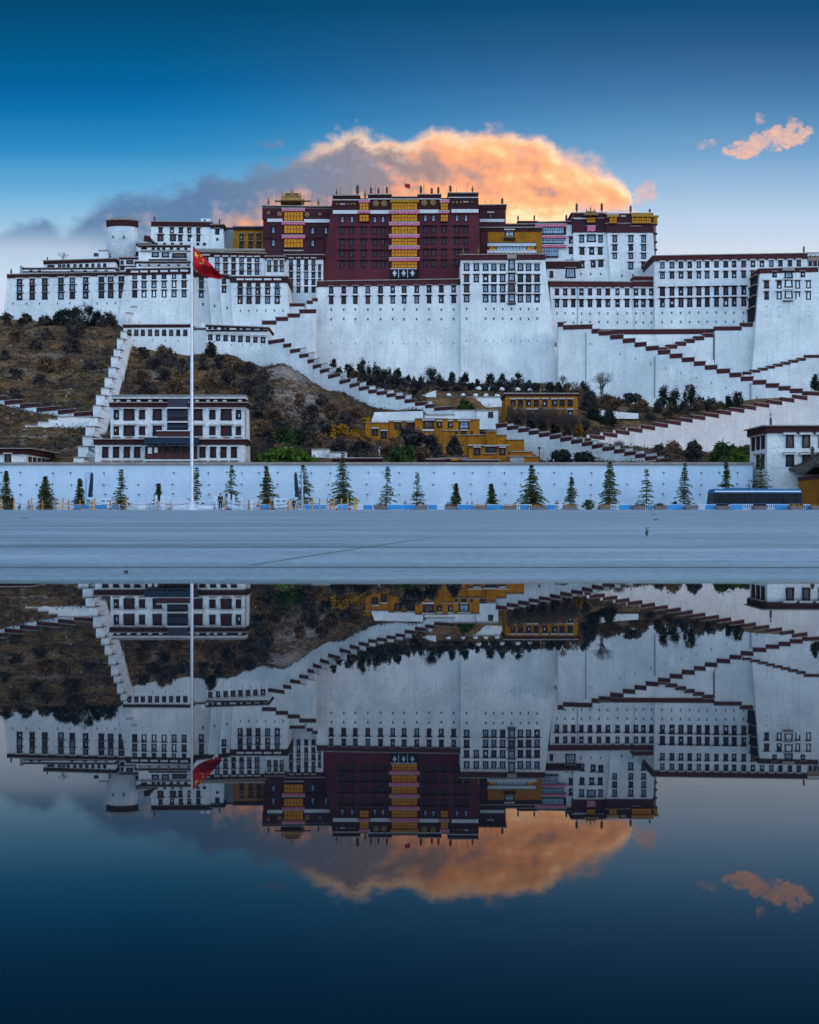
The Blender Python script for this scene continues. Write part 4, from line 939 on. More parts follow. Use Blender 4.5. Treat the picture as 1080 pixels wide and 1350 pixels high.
    # middle wing
    b = Building('middle_wing', 'white middle wing with two rows of twelve reddish windows below the right white palace', 'palace wing',
                 (725, 371), (836, 372), (729, 452), (838, 452), 347, 8, W, cornice=7, batter=.04, YR=347, cmat=FRIEZEL)
    cs = [734.6, 745.4, 756, 766.8, 778.2, 790, 801.6, 814.4, 827]
    b.wins(cs, 384.6, 5.8, 9.4, 'rr', 'white'); b.wins(cs, 400, 6, 9.8, 'rr', 'dark', lw=1.5); b.vents(cs, 413.7); b.vents(cs[1:], 425.1)
    mb = MB(); f = b.F; f.rect(mb, 761.4, 378, 762.2, 428, .25, 0); b.T.part('drainpipe', mb, WG)
    b = Building('corner_block', 'squat end block of the middle wing with a small maroon gatehouse on top', 'palace block',
                 (836.6, 371), (863, 371), (838, 452), (864, 452), 346.6, 8, W, cornice=6.6, batter=.04, cmat=FRIEZEL)
    cs = [836.9 + 2, 848.5, 859]
    b.wins(cs, 384.6, 5.8, 9.4, 'rr', 'white'); b.wins(cs, 400, 6, 9.8, 'rr', 'dark', lw=1.5); b.vents(cs, 413.7); b.vents(cs, 425.1)
    mb = MB(); f = b.F; f.rect(mb, 836.4, 364.6, 862.4, 371, .3, 5); gh = b.T.part('gatehouse', mb, FRIEZEL)
    mb = MB(); f.rect(mb, 835.4, 363.2, 855.4, 364.55, .6, 5.4); b.T.part('coping', mb, COPE, gh); b.win(849.4, 370.6, 7.2, 7.4, 'blue', None, parent=gh)
    # right wing
    b = Building('east_wing', 'long white right wing with four rows of dark windows under a straight maroon roof edge', 'palace wing',
                 (862.4, 337.4), (1064, 334), (864, 452), (1068, 452), 345, 26, W, cornice=7, batter=.03, cmat=FRIEZEL)
    cs = [873.6, 886.3, 898.1, 909.7, 921.7, 932.7, 944.9, 957.2, 968.2, 980.8, 993, 1005, 1017.3, 1029.3, 1041.9, 1053.5]
    b.wins(cs, (349.4, 346.6), 6, 9, 'rand', 'white'); b.wins(cs[:11], (363, 361.6), 6, 9, 'rand'); b.wins(cs[:10], (384.6, 383), 6.8, 11, 'rr', 'dark', lw=1.5); b.wins(cs[:10], (399.6, 398), 6.8, 11.4, 'rr', 'dark', lw=1.5)
    b.vents([c - .4 for c in cs[:10]], 412.6); b.vents([c - .4 for c in cs[:10]], 424.8); b.finial(1060, 333.6, 323.4, w=1.3)
    # tower beyond it
    b = Building('corner_tower', 'partly hidden balconied tower at the far right edge behind the right bastion', 'tower',
                 (1064.6, 333.6), (1120, 333.6), (1064.6, 372), (1120, 372), 358, 12, WS, cornice=3, batter=.0)
    b.panel('beam', 1065, 338, 1118, 343.6, TIMBER, .5); b.valance(1065, 334.6, 1118, 337.4, CLOTH, .9, n=20)
    for x in (1068.6, 1075, 1081, 1092): b.win(x, 347.6, 5, 6, 'dark', None)
    # far right bastion
    b = Building('white_bastion', 'tall white battered bastion with a central balcony column at the right edge', 'bastion',
                 (1002.6, 354.4), (1078, 352.6), (990.4, 505), (1094, 505), 336, 14, W, cornice=5.6, batter=.08, cmat=FRIEZEL)
    b.wins([1021.5, 1058.8], 361.8, 6, 7.4, 'dark', 'tan'); 
    for y in (375.2, 389.8): b.wins([1011, 1027.6, 1052, 1066.2], y, 6.6, 10.4, 'dark' if y < 380 else 'rr')
    for y, k_ in ((361.6, 'blue'), (373.8, 'mix'), (388.4, 'blue')): b.win(1040, y, 11.4, 10.6, k_, 'white', lw=1.1, name='balcony_window')
    b.panel('balcony_hood', 1032, 352.8, 1048, 356.6, COPE, .9); b.panel('balcony_floor', 1033.5, 395, 1046.5, 396.6, TIMBER, .9)
    b.vents([1011, 1028, 1040, 1052, 1067], 405.8, 1.8, 3); b.vents([1011, 1028, 1040, 1052, 1067], 418.6, 1.8, 3); b.vents([1018.4, 1030.4, 1042, 1053, 1064], 459.4, .8, 3, False)
    for i, (y0, y1) in enumerate(((362, 372), (375, 386), (389, 401), (404, 422))):
        p0 = b.F.pt(1001.4 - i * .9, y1, 0); p1 = b.F.pt(1002 - i * .9, y0, 0); mb = MB()
        mb.box(p0.x - .75, p0.y + 1.5, p0.z, p0.x + .4, p0.y + 12, p1.z); s_ = b.T.part('side_window', mb, BLACK)
        mb = MB(); mb.box(p0.x - 1.2, p0.y + 1.2, p1.z + .02, p0.x + .4, p0.y + 12.3, p1.z + .4); b.T.part('lintel', mb, TIMBER, s_)

    # the great white bastion in the middle
    b = Building('white_bastion', 'widest plain white bastion wall with two window rows below the great red palace', 'bastion',
                 (419, 371), (607.2, 368), (404.6, 520), (612, 520), 346, 12, W, cornice=7, batter=.075, YR=346, cmat=FRIEZEL)
    cs = [436.8, 453.3, 468.6, 485.1, 501.8, 517.9, 532.9, 549.6, 565.9, 582, 598.3]
    b.wins(cs, (382.4, 380.8), 6.4, 9.6, 'rand', 'tan', lw=1.45); b.wins(cs, (395.8, 394.6), 6.4, 10, 'rand', 'dark', lw=1.4)
    b.vents(cs, 408.2, 1.7, 2.8); b.vents(cs, 421, 1.7, 2.8); b.vents(cs, 452.6, .7, 2.4, False)
    b.panel('coping_board', 440, 369.2, 466, 370.4, COPE, .4)
    b = Building('white_bastion', 'white bastion with four crowded window rows, below and right of the great red palace', 'bastion',
                 (607.4, 336), (717.9, 335.2), (607.4, 520), (739.4, 520), 345, 15, W, cornice=7, batter=.075, YR=345, cmat=FRIEZEL)
    cs = [615.4, 628.2, 640.5, 651.3, 662.9, 686.3, 697.1, 708.3]
    b.wins(cs, 352, 7.6, 10, 'blue', 'white'); b.wins(cs, 366.9, 7.6, 10, 'rb', 'tan')
    for y in (380.5, 393.7): b.wins([c for c in cs if c != 628.2], y, 7.4, 9.8, 'rb', 'dark')
    for y, h, k_ in ((349, 13.4, 'blue'), (365.6, 11, 'blue'), (379, 10.6, 'mix'), (393, 10.6, 'blue')):
        b.win(674.8, y, 9.6, h, k_, 'tan', lw=1.25, name='balcony_window', sill=True)
    b.panel('balcony_hood', 669, 335.8, 681.4, 340.4, COPE, .8); b.panel('balcony_floor', 670, 399.2, 680, 401, REDWOOD, .6)
    c2 = [615.4, 640.5, 651.3, 662.9, 674.7, 686.3, 697.1, 708.3]
    b.vents(c2, 407.4, 1.7, 2.8); b.vents(c2, 420.4, 1.7, 2.8); b.vents(c2, 449.6, .7, 2.4, False)
palace_right()

# ------------------------------------------------------------------ stair walls on the hill
def pw(tab, x):
    if x <= tab[0][0]: return tab[0][1]
    for (a, b), (c, d) in zip(tab, tab[1:]):
        if x <= c: return lerp(b, d, (x - a) / (c - a))
    return tab[-1][1]
def stair_wall(label, steps, ybot, Yt, thick=4.0, band=5.2, wall=None, bandm=None, name='stair_wall', cat='stair wall', cap=.9, over=.5):
    """a white wall whose top goes up in steps, each with a maroon parapet under a slate cap; the stair runs behind it"""
    x0, x1 = steps[0][0], steps[-1][1]; xm = (x0 + x1) / 2
    t = Thing(name, label, cat, P(xm, pw(ybot, xm), pw(Yt, xm)))
    w, bd, cp = MB(), MB(), MB()
    for i, (a, b, y) in enumerate(steps):
        Ya, Yb = pw(Yt, a), pw(Yt, b)
        top = y + (band if band else .3)
        fr = [P(a, pw(ybot, a) + 3, Ya), P(b, pw(ybot, b) + 3, Yb), P(b, top, Yb), P(a, top, Ya)]
        zt = P(a, top, Ya).z; fr[2].z = zt
        w.hexa(fr, [p + Vector((0, thick, 0)) for p in fr])
        k = Ya / F; h = band * k
        def ring(lo, hi, o, ex):
            q = [P(a, top, Ya), P(b, top, Yb), P(b, top, Yb), P(a, top, Ya)]
            q[0].z = q[1].z = zt + lo; q[2].z = q[3].z = zt + hi
            for j, p in enumerate(q): p.y -= o; p.x += (-ex if j in (0, 3) else ex)
            return q, [p + Vector((0, min(thick, 1.1) + 2 * o, 0)) for p in q]
        if band: bd.hexa(*ring(0.01, h, .14, over * k))
        if band: cp.hexa(*ring(h + .01, h + cap * k, .36, (over + .6) * k))
        else: w.hexa(*ring(.012, cap * k, .2, .4 * k), 1)
    t.part('wall', w, [wall or W, COPE])
    if band: b_ = t.part('parapet', bd, bandm or FRIEZEL)
    if band: t.part('coping', cp, COPE, b_)
    return t
def seq(x0, y0, x1, y1, n, jit=.0, seed=1):
    r = random.Random(seed)
    xs = [lerp(x0, x1, i / n) + (r.uniform(-jit, jit) if 0 < i < n else 0) for i in range(n + 1)]
    return [(xs[i], xs[i + 1], lerp(y0, y1, i / max(1, n - 1))) for i in range(n)]

def walls():
    # under the middle and right wings
    st = [(736.4, 743, 425.4), (743, 780.6, 429.4), (780.6, 790, 434.4)] + seq(790, 437.2, 993, 497.2, 13, .8) + [(993, 1010, 501.8), (1010, 1027, 506), (1027, 1042, 509.6), (1042, 1058, 513), (1058, 1077, 516.4), (1077, 1120, 520)]
    t = stair_wall('tall white wall with maroon steps going down right below the middle wing', st, [(735, 520), (800, 525), (870, 545), (1000, 548), (1120, 536)], [(735, 336), (800, 333), (870, 326), (1000, 316), (1120, 312)], 5, 5.4)
    for x, y0, y1 in ((772.6, 438, 505), (863.4, 470, 524), (990, 505, 535)):
        Y = pw([(735, 336), (800, 333), (870, 326), (1000, 316), (1120, 312)], x); mb = MB(); mb.tube([P(x, y0, Y - .2), P(x, y1, Y - .2)], .16 if x < 800 else .24, 6); t.part('drainpipe', mb, WG)
    for i in range(14):
        x = 778 + i * 20; y = 452 + i * 6.4; Y = pw([(735, 336), (800, 333), (870, 326), (1000, 316), (1120, 312)], x); mb = MB(); mb.box(P(x - .4, y, Y).x, Y - .08, P(x, y + 3, Y).z, P(x + .4, y, Y).x, Y + .1, P(x, y, Y).z); t.part('slit', mb, P_DARK)
    stair_wall('long level white terrace wall with one straight maroon band below the middle wing', [(788, 943.6, 435)], [(788, 460), (943.6, 470)], [(788, 341), (939, 340)], 3, 6, name='terrace_wall', cat='terrace wall')
    stair_wall('white stepped wall climbing right from the stair crossing toward the right bastion',
               seq(868, 458.6, 940, 440, 6, .6)[::1] + [(943, 977.4, 431), (977.4, 997, 426.2)], [(868, 475), (997, 505)], [(868, 339), (943, 338), (997, 337.5)], 1.5, 4.8)
    stair_wall('thin-banded stepped wall rising to the right edge before the right bastion',
               seq(981, 490.6, 1062, 472.4, 8, .8) + [(1062, 1120, 468.6)], [(981, 515), (1120, 520)], [(981, 329), (1120, 327)], 3, 3.2)
    Yl = [(750, 216), (800, 225.5), (860, 241.5), (900, 253), (1000, 281.5), (1080, 301), (1120, 302)]
    stair_wall('lowest long white stepped wall rising from the yellow houses to the right edge',
               seq(763, 577, 1064, 520.8, 18, .8) + [(1064, 1120, 516.4)], [(750, 592), (800, 596), (860, 600), (1000, 602), (1120, 602)], Yl, 4.5, 4.6, WS)
    stair_wall('thin back wall of the lowest stair with a bare slate cap', seq(740, 579.6, 1000, 534.6, 15, .8, 4), [(740, 590), (1000, 575)], [(a, b + 5.2) for a, b in Yl], .6, 0)
    Yr = [(640, 221), (720, 206.5), (800, 183.5), (885, 166)]
    stair_wall('white stepped wall going down right from the yellow houses to the street wall',
               seq(655, 559.4, 880, 605.6, 16, .7), [(655, 580), (700, 606), (760, 612), (885, 614)], Yr, 4.5, 4.8)
    stair_wall('thin back wall behind the descending stair right of the yellow houses', seq(662, 560, 912, 608.6, 16, .7, 3), [(662, 585), (912, 612)], [(a + 6, b + 5.4) for a, b in Yr], .6, 0)
    # left of centre
    Ya = [(350, 302), (410, 290), (480, 263.5), (560, 251.5), (620, 245)]
    ya = [(350, 482), (369, 478), (411, 502), (476, 531), (558, 546), (600, 556)]
    st = [(354, 374, 449.8), (374, 383, 454.4), (383, 395, 461.6), (395, 406, 468), (406, 413, 475.2), (413, 422.5, 482.4), (422.5, 433, 488.4), (433, 448, 495.4), (448, 461.5, 502.6), (461.5, 473.6, 507.2),
          (473.6, 486, 511.2), (486, 497, 514.8), (497, 510, 516.8), (510, 522, 519.8), (522, 534, 522.6), (534, 547.6, 527.4), (547.6, 561, 531), (561, 573, 534), (573, 598, 537.4)]
    stair_wall('long white stepped wall going down right from the left buildings to the yellow houses', st, ya, Ya, 4.2, 4.2)
    stair_wall('thin white back wall running beside the long stair at the foot of the widest bastion', [(a + 9, b + 9, y - 1.4) for a, b, y in st[2:17]], [(x + 9, y) for x, y in ya], [(a, b + 5) for a, b in Ya], .6, 0)
    stair_wall('short white wall in maroon steps climbing right to the corner of the widest bastion',
               [(346, 364, 423.4), (364, 379.5, 418.6), (379.5, 395, 414), (395, 416, 408.6)], [(346, 475), (416, 505)], [(346, 332), (416, 331)], 6, 4.6)
    stair_wall('small white parapet under the recessed block left of the widest bastion', [(380, 401, 400.4), (405, 412, 397), (412, 418, 393.6)], [(380, 420), (418, 420)], [(380, 340), (418, 340)], 2, 3.6)
    # far left
    Yw = [(0, 224), (120, 214)]
    stair_wall('white wall with a maroon stepped top coming down right along the left hillside',
               [(-60, -20, 515), (-20, 6.7, 524.2), (6.7, 27, 528.8), (27, 49, 533.4), (49, 77, 538.2), (77, 98, 541.2), (98, 120, 544.6)], [(-60, 540), (0, 546), (50, 558), (120, 558)], [(-60, 232), (0, 226), (120, 210)], 3, 5)
    stair_wall('low white wall with a bare stepped top on the lower left hillside',
               [(26, 33, 565), (33, 50, 560.4), (50, 64, 556), (64, 76, 552.4), (76, 88, 549.6), (88, 118, 549.2)], [(26, 575), (60, 572), (118, 561)], [(26, 196), (118, 200)], 2, 0)
    # stepped spine of the left ramp
    t = Thing('stair_ramp', 'steep white ramp of notched blocks climbing the left hillside beside the courtyard house', 'stair ramp', P(110, 611, 150))
    pts = [(173, 404.4, 11, 342), (165.6, 412.6, 11, 334), (159, 437, 13, 316), (154.4, 446.6, 13, 308), (150, 460.6, 14, 296), (146.4, 470.4, 15, 286), (143, 484.6, 16, 273), (138, 498, 16, 262), (133.4, 511.4, 17, 250),
           (126.6, 521, 18, 240), (122.6, 534.6, 18, 227), (117.2, 550.2, 19, 212), (112.8, 562.4, 20, 200), (109, 575.4, 21, 188), (103, 588.4, 22, 173), (97, 603, 22, 157)]
    qq = []; last = 342.
    for (x, y, wd, Y) in pts:
        last = min(last - 3, hill_Y(x + 3, y + 17) - 1.5); qq.append((x, y, wd, last))
    pts = qq
    w, c, s = MB(), MB(), MB()
    for i, (x, y, wd, Y) in enumerate(pts):
        Yn = (pts[i - 1][3] if i else Y + 10) + .5; k = Y / F
        a = [P(x, y + 34, Y), P(x + wd * .62, y + 34, Y), P(x + wd * .62, y, Y), P(x, y, Y)]
        xo = pts[i - 1][0] if i else x + 5; kn = Yn / F
        bk = [Vector(((xo - CX) * kn, Yn, a[0].z)), Vector(((xo + wd * .58 - CX) * kn, Yn, a[1].z)), Vector(((xo + wd * .58 - CX) * kn, Yn, a[2].z)), Vector(((xo - CX) * kn, Yn, a[3].z))]
        w.hexa(a, bk)
        q = [P(x - .7, y, Y - .25), P(x + wd * .62 + .6, y, Y - .25), P(x + wd * .62 + .6, y - .9, Y - .25), P(x - .7, y - .9, Y - .25)]
        c.hexa(q, [p + Vector((.2, min(3.2, Yn - Y - .6), 0)) for p in q])
        # right hand flank wall, a little lower
        yl = y + 6
        a = [P(x + wd * .63, yl + 32, Y), P(x + wd * 1.25, yl + 32, Y), P(x + wd * 1.25, yl + 9, Y), P(x + wd * .63, yl, Y)]
        dv = Vector((bk[0].x - w.v[-8].x, Yn - Y, 0)) if False else Vector(((xo - CX) * kn - (x - CX) * k, Yn - Y, 0))
        up = Vector((0, 0, 0 if not i else (P(0, pts[i - 1][1], pts[i - 1][3]).z - P(0, y, Y).z)))
        s.hexa(a, [p + dv + up for p in a])
    t.part('wall', w, W); t.part('coping', c, COPE); t.part('flank_wall', s, WS)
    # banded range X1, X2
    b = Building('gate_range', 'low white hillside range with one row of nine windows left of the flagpole', 'range',
                 (163, 428.4), (251, 428), (160, 478), (251, 478), 309, 8, W, cornice=3.4, batter=.03)
    b.wins([170.6, 179.7, 188.3, 197.9, 207, 216.4, 225.6, 235, 244.3], 438.6, 5.8, 8.8, 'rr', None); b.vents([177, 201, 218, 235], 448.8, .8, 3, False)
    b = Building('gate_range', 'low white range with two tiers of small windows right of the flagpole on the hillside', 'range',
                 (272, 428.6), (353, 431.8), (272, 492), (357, 500), 308, 9, W, cornice=2, batter=.04, YR=306)
    b.wins([277, 283.6, 294, 300, 314, 322, 333, 345], (432, 435), 5, 3.6, 'dark', None); b.panel('beam', 271.6, 434.6, 353.4, 436.6, FRIEZE, .4)
    b.wins([277.3, 287.5, 297.5, 307.3, 317, 327, 336.8, 346.8], (444.6, 448), 6.2, 8.4, 'mix', 'white'); b.vents([305, 320, 331.4, 344.6], 454.6, .8, 3, False)
    b = Building('link_wall', 'short plain white wall with a dark cap between the two low hillside ranges', 'wall', (252, 433), (272.6, 433), (252, 480), (273, 480), 310.5, 5, W, cornice=1.4, batter=.02)
    b.panel('shrine', 265, 426, 270, 432.6, W, -1, back=2)
    # retaining walls near the yellow houses
    def plain(label, TL, TR, BL, BR, Y, d=2.5, wall=None, cop=1.0, name='retaining_wall'):
        b = Building(name, label, 'retaining wall', TL, TR, BL, BR, Y, d, wall or W, cornice=0, batter=.02, YR=Y)
        if cop: b.panel('coping', TL[0] - .5, TL[1] - cop, TR[0] + .5, TL[1] - .02, COPE, .25, back=d)
        return b
    plain('long white retaining wall left of the yellow mansion below a row of white stones', (570, 523.6), (664, 523.6), (570, 552), (664, 552), 273, 3)
    plain('small white lump of old wall left of the long retaining wall under the junipers', (556, 521), (575, 514.5), (556, 532), (575, 532), 268, 3, cop=0, name='ruined_wall')
    plain('rounded white wall above the first low yellow house', (494, 543.4), (558, 542), (487, 562), (558, 562), 232, 3, cop=0)
    plain('white parapet stepping down beside the small white hut', (598, 541), (634, 541), (598, 562), (634, 562), 243, 3)
    plain('white parapet with a slate cap between the long stair and the yellow houses', (560, 547), (600, 547), (560, 562), (600, 562), 238, 3)
    b = Building('small_hut', 'small white hut with one dark window left of the yellow mansion', 'hut', (628.6, 541), (657, 541), (628.6, 566), (657, 566), 241, 5, W, cornice=0, batter=.01); b.win(647, 546.8, 7, 8, 'dark', None)
    b.panel('coping', 628, 539.8, 657.6, 541, COPE, .3, back=5)
    plain('bright white terrace wall between dark bushes right of the yellow mansion', (793, 541), (842, 545), (793, 552), (842, 552), 259, 2.5, cop=0, wall=WS)
    plain('low stepped white wall behind the street wall left of the low roof', (411, 592.4), (434, 592.4), (411, 618), (434, 618), 160, 2)
    plain('lower white wall end touching the long low roof behind the street wall', (434.4, 596.4), (457, 596.4), (434.4, 618), (457, 618), 159.6, 2)
    # white stones
    for i, (x, y) in enumerate(((591.6, 521), (611, 521), (627, 521), (640.6, 521.4), (655.6, 521.8), (631, 512), (647, 513), (662, 513), (683, 513.4), (699, 514), (719, 514.8))):
        Y = 277 if i < 5 else 292; k = Y / F; c = P(x, y + 1.6, Y); mb = MB(); r = random.Random(i); n = 9
        mb.lathe(c, [(2.9 * k, 0), (3.5 * k, 1.2 * k), (2.9 * k, 2.9 * k), (1.5 * k, 3.9 * k)], n, sy=.7)
        for v in mb.v: v += Vector((r.uniform(-.12, .12), r.uniform(-.12, .12), r.uniform(-.1, .1)))
        o_ = ['first', 'second', 'third', 'fourth', 'fifth', 'sixth']
        lab = (o_[i] + ' from the left of the white painted stones lined up on the long retaining wall') if i < 5 else (o_[i - 5] + ' from the left of the white painted stones on the bank above the yellow mansion')
        single('white_stone', mb, W, lab, 'stone', c, 'white painted stones on the bank')
walls()

# ------------------------------------------------------------------ lower buildings
def lower():
    # courtyard house on the left
    b = Building('courtyard_house', 'three storey white courtyard house with dark red windows behind the flagpole', 'house',
                 (145.8, 531), (323.6, 531), (145.8, 625), (326, 625), 152.5, 3.4, W, cornice=5.4, batter=.01, eave=.45)
    b.panel('attic', 148, 527, 322, 531 - 1.3, P_DARK, -1.2, back=1); 
    for x in (149, 157, 171, 184, 199, 213, 247, 261, 275, 285, 297, 317): b.panel('attic_pier', x - 2.2, 526.6, x + 2.2, 529.8, W, -1.0, back=.4)
    mb = MB(); b.F.rect(mb, 147, 521.6, 323.4, 525.4, -.3, 2.6); roof = b.T.part('roof_parapet', mb, W)
    mb = MB(); b.F.rect(mb, 146.4, 520.3, 324, 521.55, .0, 3.2); b.T.part('coping', mb, COPE, roof); mb = MB(); b.F.rect(mb, 148, 525.42, 322.4, 526.6, -.2, 2.6); b.T.part('beam', mb, FRIEZE, roof)
    b.panel('attic_bay', 221, 525.5, 247, 537, LATT, .5)
    up = [(153.2, 7, 13.4), (170, 15, 15.6), (187.2, 8.2, 13), (207.2, 12.6, 15.4), (261, 12.4, 15.4), (280, 8.4, 13), (298.2, 15, 15.4), (314.4, 7.2, 13)]
    for x, w, h in up: b.win(x, 546.4, w, h, 'red', 'white', lw=1.14, taper=.93); b.win(x, 567.6, w, h - 1.4, 'red', 'white', lw=1.16, taper=.93)
    for y0, y1 in ((538.6, 553.4), (557, 567.6)):
        o = b.panel('bay_window', 220.4, y0, 246.8, y1, BLACK, .4); gb = MB()
        for i in range(8):
            x = 222 + i * 3.3; b.F.rect(gb, x, y0 + 3, x + 2.4, y1 - 3.4, .47, .0)
        b.T.part('lattice', gb, LATT, o); b.panel('bay_sill', 220, y1 + .1, 247.4, y1 + 1.6, REDWOOD, .8, o); b.panel('hood', 219.6, y0 - 1.8, 247.6, y0 - .1, CLOTH, .9, o)
    b.panel('balcony', 207, 568.4, 252, 575, REDWOOD, 1.0); b.panel('balcony_roof', 206, 567.2, 252.6, 568.3, CLOTH, 1.3)
    for x in (153, 170, 187, 261, 280, 298, 314): b.panel('sill', x - 5, 575.6, x + 5, 576.6, TIMBER, .4)
    mb = MB(); b.F.rect(mb, 323.4, 537, 324.4, 577, .2, .0); b.T.part('downpipe', mb, TIMBER)
    # ground floor front range
    b = Building('porch_range', 'white ground floor range with a dark awninged porch below the courtyard house', 'porch range',
                 (125.4, 579.4), (321.6, 579.4), (125.4, 625), (323, 625), 148, 4, W, cornice=6.6, batter=.01, eave=.5)
    for x in (138.6, 152.8, 167, 180.6, 267, 280.8, 294.6, 308.4): b.win(x, 596.4, 8.4, 14, 'red', 'tan', lw=1.1, lh=.9, taper=.92); b.panel('hood', x - 5.4, 606.8, x + 5.4, 608.4, TIMBER, .5)
    p = b.panel('porch', 191.4, 588, 258.6, 604.6, P_DARK, .1, label='dark open porch with red posts')
    for x in (192, 203, 215.6, 228, 240, 252, 258): b.panel('post', x - .7, 588, x + .7, 604.4, REDWOOD, .8, p)
    b.panel('railing', 191, 597.6, 259, 604.4, REDWOOD, .7, p); b.panel('white_cloth', 195, 590, 200, 598, CLOTH, .9, p); b.panel('white_cloth', 203.6, 590, 207, 597, CLOTH, .9, p)
    b.valance(190, 576.6, 260, 585.6, NAVY, 1.8, n=15, name='awning'); b.panel('porch_sill', 189.6, 605.6, 259.6, 607.6, CLOTH, 1.1)
    mb = MB(); b.F.rect(mb, 324.4, 588, 330, 625, -2, 2); b.T.part('side_wall', mb, W)
    # small building far left
    Y = 146; k = Y / F
    b = Building('corner_house', 'low white corner house with a maroon eave at the far left edge', 'house', (-40, 591.6), (34, 591.6), (-40, 625), (34, 625), 146, 10, W, cornice=6.4, batter=0, eave=.9)
    b.win(10, 604.4, 9, 12, 'mix', 'white')
    z0, z1 = P(0, 611, Y).z, P(0, 600.6, Y).z
    for i in range(5):
        y = Y + 1 + i * 1.8; mb = MB(); x = P(34, 600, Y).x; mb.box(x - .05, y, z0, x + .14, y + 1.1, z1 - .1); o = b.T.part('side_window', mb, BLACK)
        mb = MB(); mb.box(x - .02, y + .25, z0 + .3, x + .18, y + .85, z1 - .4); b.T.part('pane', mb, P_MIX, o)
    # yellow houses, low group
    def yh(label, TL, TR, BL, BR, Y, d=6, wins=(), cop=1.1, cm=None):
        b = Building('yellow_house', label, 'house', TL, TR, BL, BR, Y, d, OCHRE, cornice=0, batter=.015, YR=Y)
        if cop: b.panel('coping', TL[0] - .6, TL[1] - cop, TR[0] + .6, TL[1] - .02, cm or COPE, .3, back=d)
        for w in wins: b.win(*w[:5], lint='white', lw=1.15, lh=1.6)
        return b
    yh('lowest leftmost yellow house with a window and a black doorway beside ochre shrubs', (482, 557.6), (512, 557.6), (481, 590), (512, 590), 214, 5, [(494.6, 569.6, 8, 9.4, 'dark'), (506.2, 573.4, 8.4, 10.6, 'dark')])
    yh('yellow house with two dark windows just right of the leftmost yellow house', (512.6, 555.4), (547.4, 555.4), (512, 592), (547.4, 592), 215, 6, [(524.6, 561, 8.6, 9.6, 'mix'), (541.4, 561.4, 10.6, 9.6, 'red')])
    yh('taller yellow house with three dark windows left of the stair', (547.8, 552.2), (590.4, 552.2), (547.4, 594), (590, 594), 213.4, 7, [(565, 559.6, 14.6, 10.6, 'mix'), (579.4, 559.6, 7, 8.6, 'mix')]).panel('sill', 556.4, 566, 572.4, 568, CLOTH, .3)
    b = yh('yellow house with a wide dark window next to the small white hut', (590.8, 553), (632.4, 553), (590, 594), (632.4, 594), 213.8, 7, [(594, 559.6, 6.4, 8.6, 'mix'), (612, 560.4, 14, 10.4, 'blue')])
    b.win(601.4, 570.4, 4, 5, 'dark', 'white'); b.win(611.6, 570, 7.2, 5, 'dark', 'white'); b.win(622, 570, 3.6, 4, 'dark', None)
    yh('narrow yellow buttress wall standing in front of the wide-windowed yellow house', (583.8, 568), (600, 568), (583.4, 616), (600, 616), 205, 4)
    yh('plain yellow courtyard wall right of the narrow yellow buttress', (600.4, 574), (618, 574), (600.4, 616), (618, 616), 204, 4)
    yh('stepped yellow wall block behind the lowest yellow house on the right', (617, 573.6), (668, 573.6), (617, 612), (668, 612), 203, 5)
    yh('small yellow turret on the stepped yellow wall', (641.8, 568.6), (653.6, 568.6), (641.4, 590), (653.6, 590), 202, 4)
    yh('yellow wall falling away right toward the white stair wall', (668.4, 580), (691, 581), (668.4, 612), (692.6, 612), 202.4, 4)
    b = yh('lowest yellow house with three dark windows directly behind the street wall', (618.6, 588.4), (670, 588.4), (618, 622), (670.4, 622), 163, 6, [(629.2, 595, 8.4, 10, 'mix'), (647.6, 592.4, 15.4, 8, 'dark'), (662.8, 595, 8, 9.8, 'mix')])
    b.panel('cornice', 617.4, 586.4, 671, 587.2, CLOTH, .6); b.panel('sill', 636.6, 597.2, 655.4, 598.4, TIMBER, .35)
    b = yh('yellow garage wall with a grey curtain door at the right end of the yellow houses', (670.8, 602), (710, 600.6), (670.8, 622), (710, 622), 162, 5, [])
    b.panel('curtain_door', 673, 603, 691, 611.6, WG, .1)
    b = yh('set back flat yellow wall over the garage', (671, 595.6), (702, 595.6), (671, 612), (702, 612), 166, 3)
    for lab, x0, x1, y0 in (('long low maroon roof with a slate cap behind the street wall, leftmost', 440, 500, 603), ('low maroon roof with a slate cap behind the street wall by the narrow yellow buttress', 566, 584, 604.4), ('dark sheltered stall roof behind the street wall left of the lowest yellow house', 584.4, 612, 603.4), ('low maroon roof hugging the front of the lowest yellow house', 612.6, 655, 605.4)):
        b = Building('low_roof', lab, 'roof', (x0, y0 + 1.4), (x1, y0 + 1.4), (x0, 622), (x1, 622), 152, 5, FRIEZE, cornice=2.6, cmat=FRIEZEL, batter=0, coping=1.6, eave=.6)
        if x0 == 584.4: b.panel('sign_board', 594, 605, 606, 606.8, YEL, .5)
    # yellow mansion
    b = Building('yellow_mansion', 'broad two storey yellow mansion with eight windows upstairs and a flat brown roof', 'mansion', (667, 519.2), (761, 519.2), (664.6, 592), (765, 592), 252, 10, OCHRE, cornice=3, batter=.03, coping=1.4, cmat=FRIEZE)
    b.wins([676.6, 686.4, 697, 707.2, 718.8, 731.2, 741.4, 752], 531, 6.8, 9.6, 'red', 'white'); b.wins([686, 697, 707, 718.6, 752], 544.4, 6.8, 8.8, 'dark', 'white'); b.panel('ledge', 667, 538.6, 762, 539.6, COPE, .3)
    b.finial(712.8, 518, 507.6, 'f', 1.6)
    # lamp, incense burner
    mb = MB(); Y = 158; c = P(711.2, 613, Y); t = Thing('street_lamp', 'thin dark lamp post with a round head beside the yellow garage wall', 'street lamp', c)
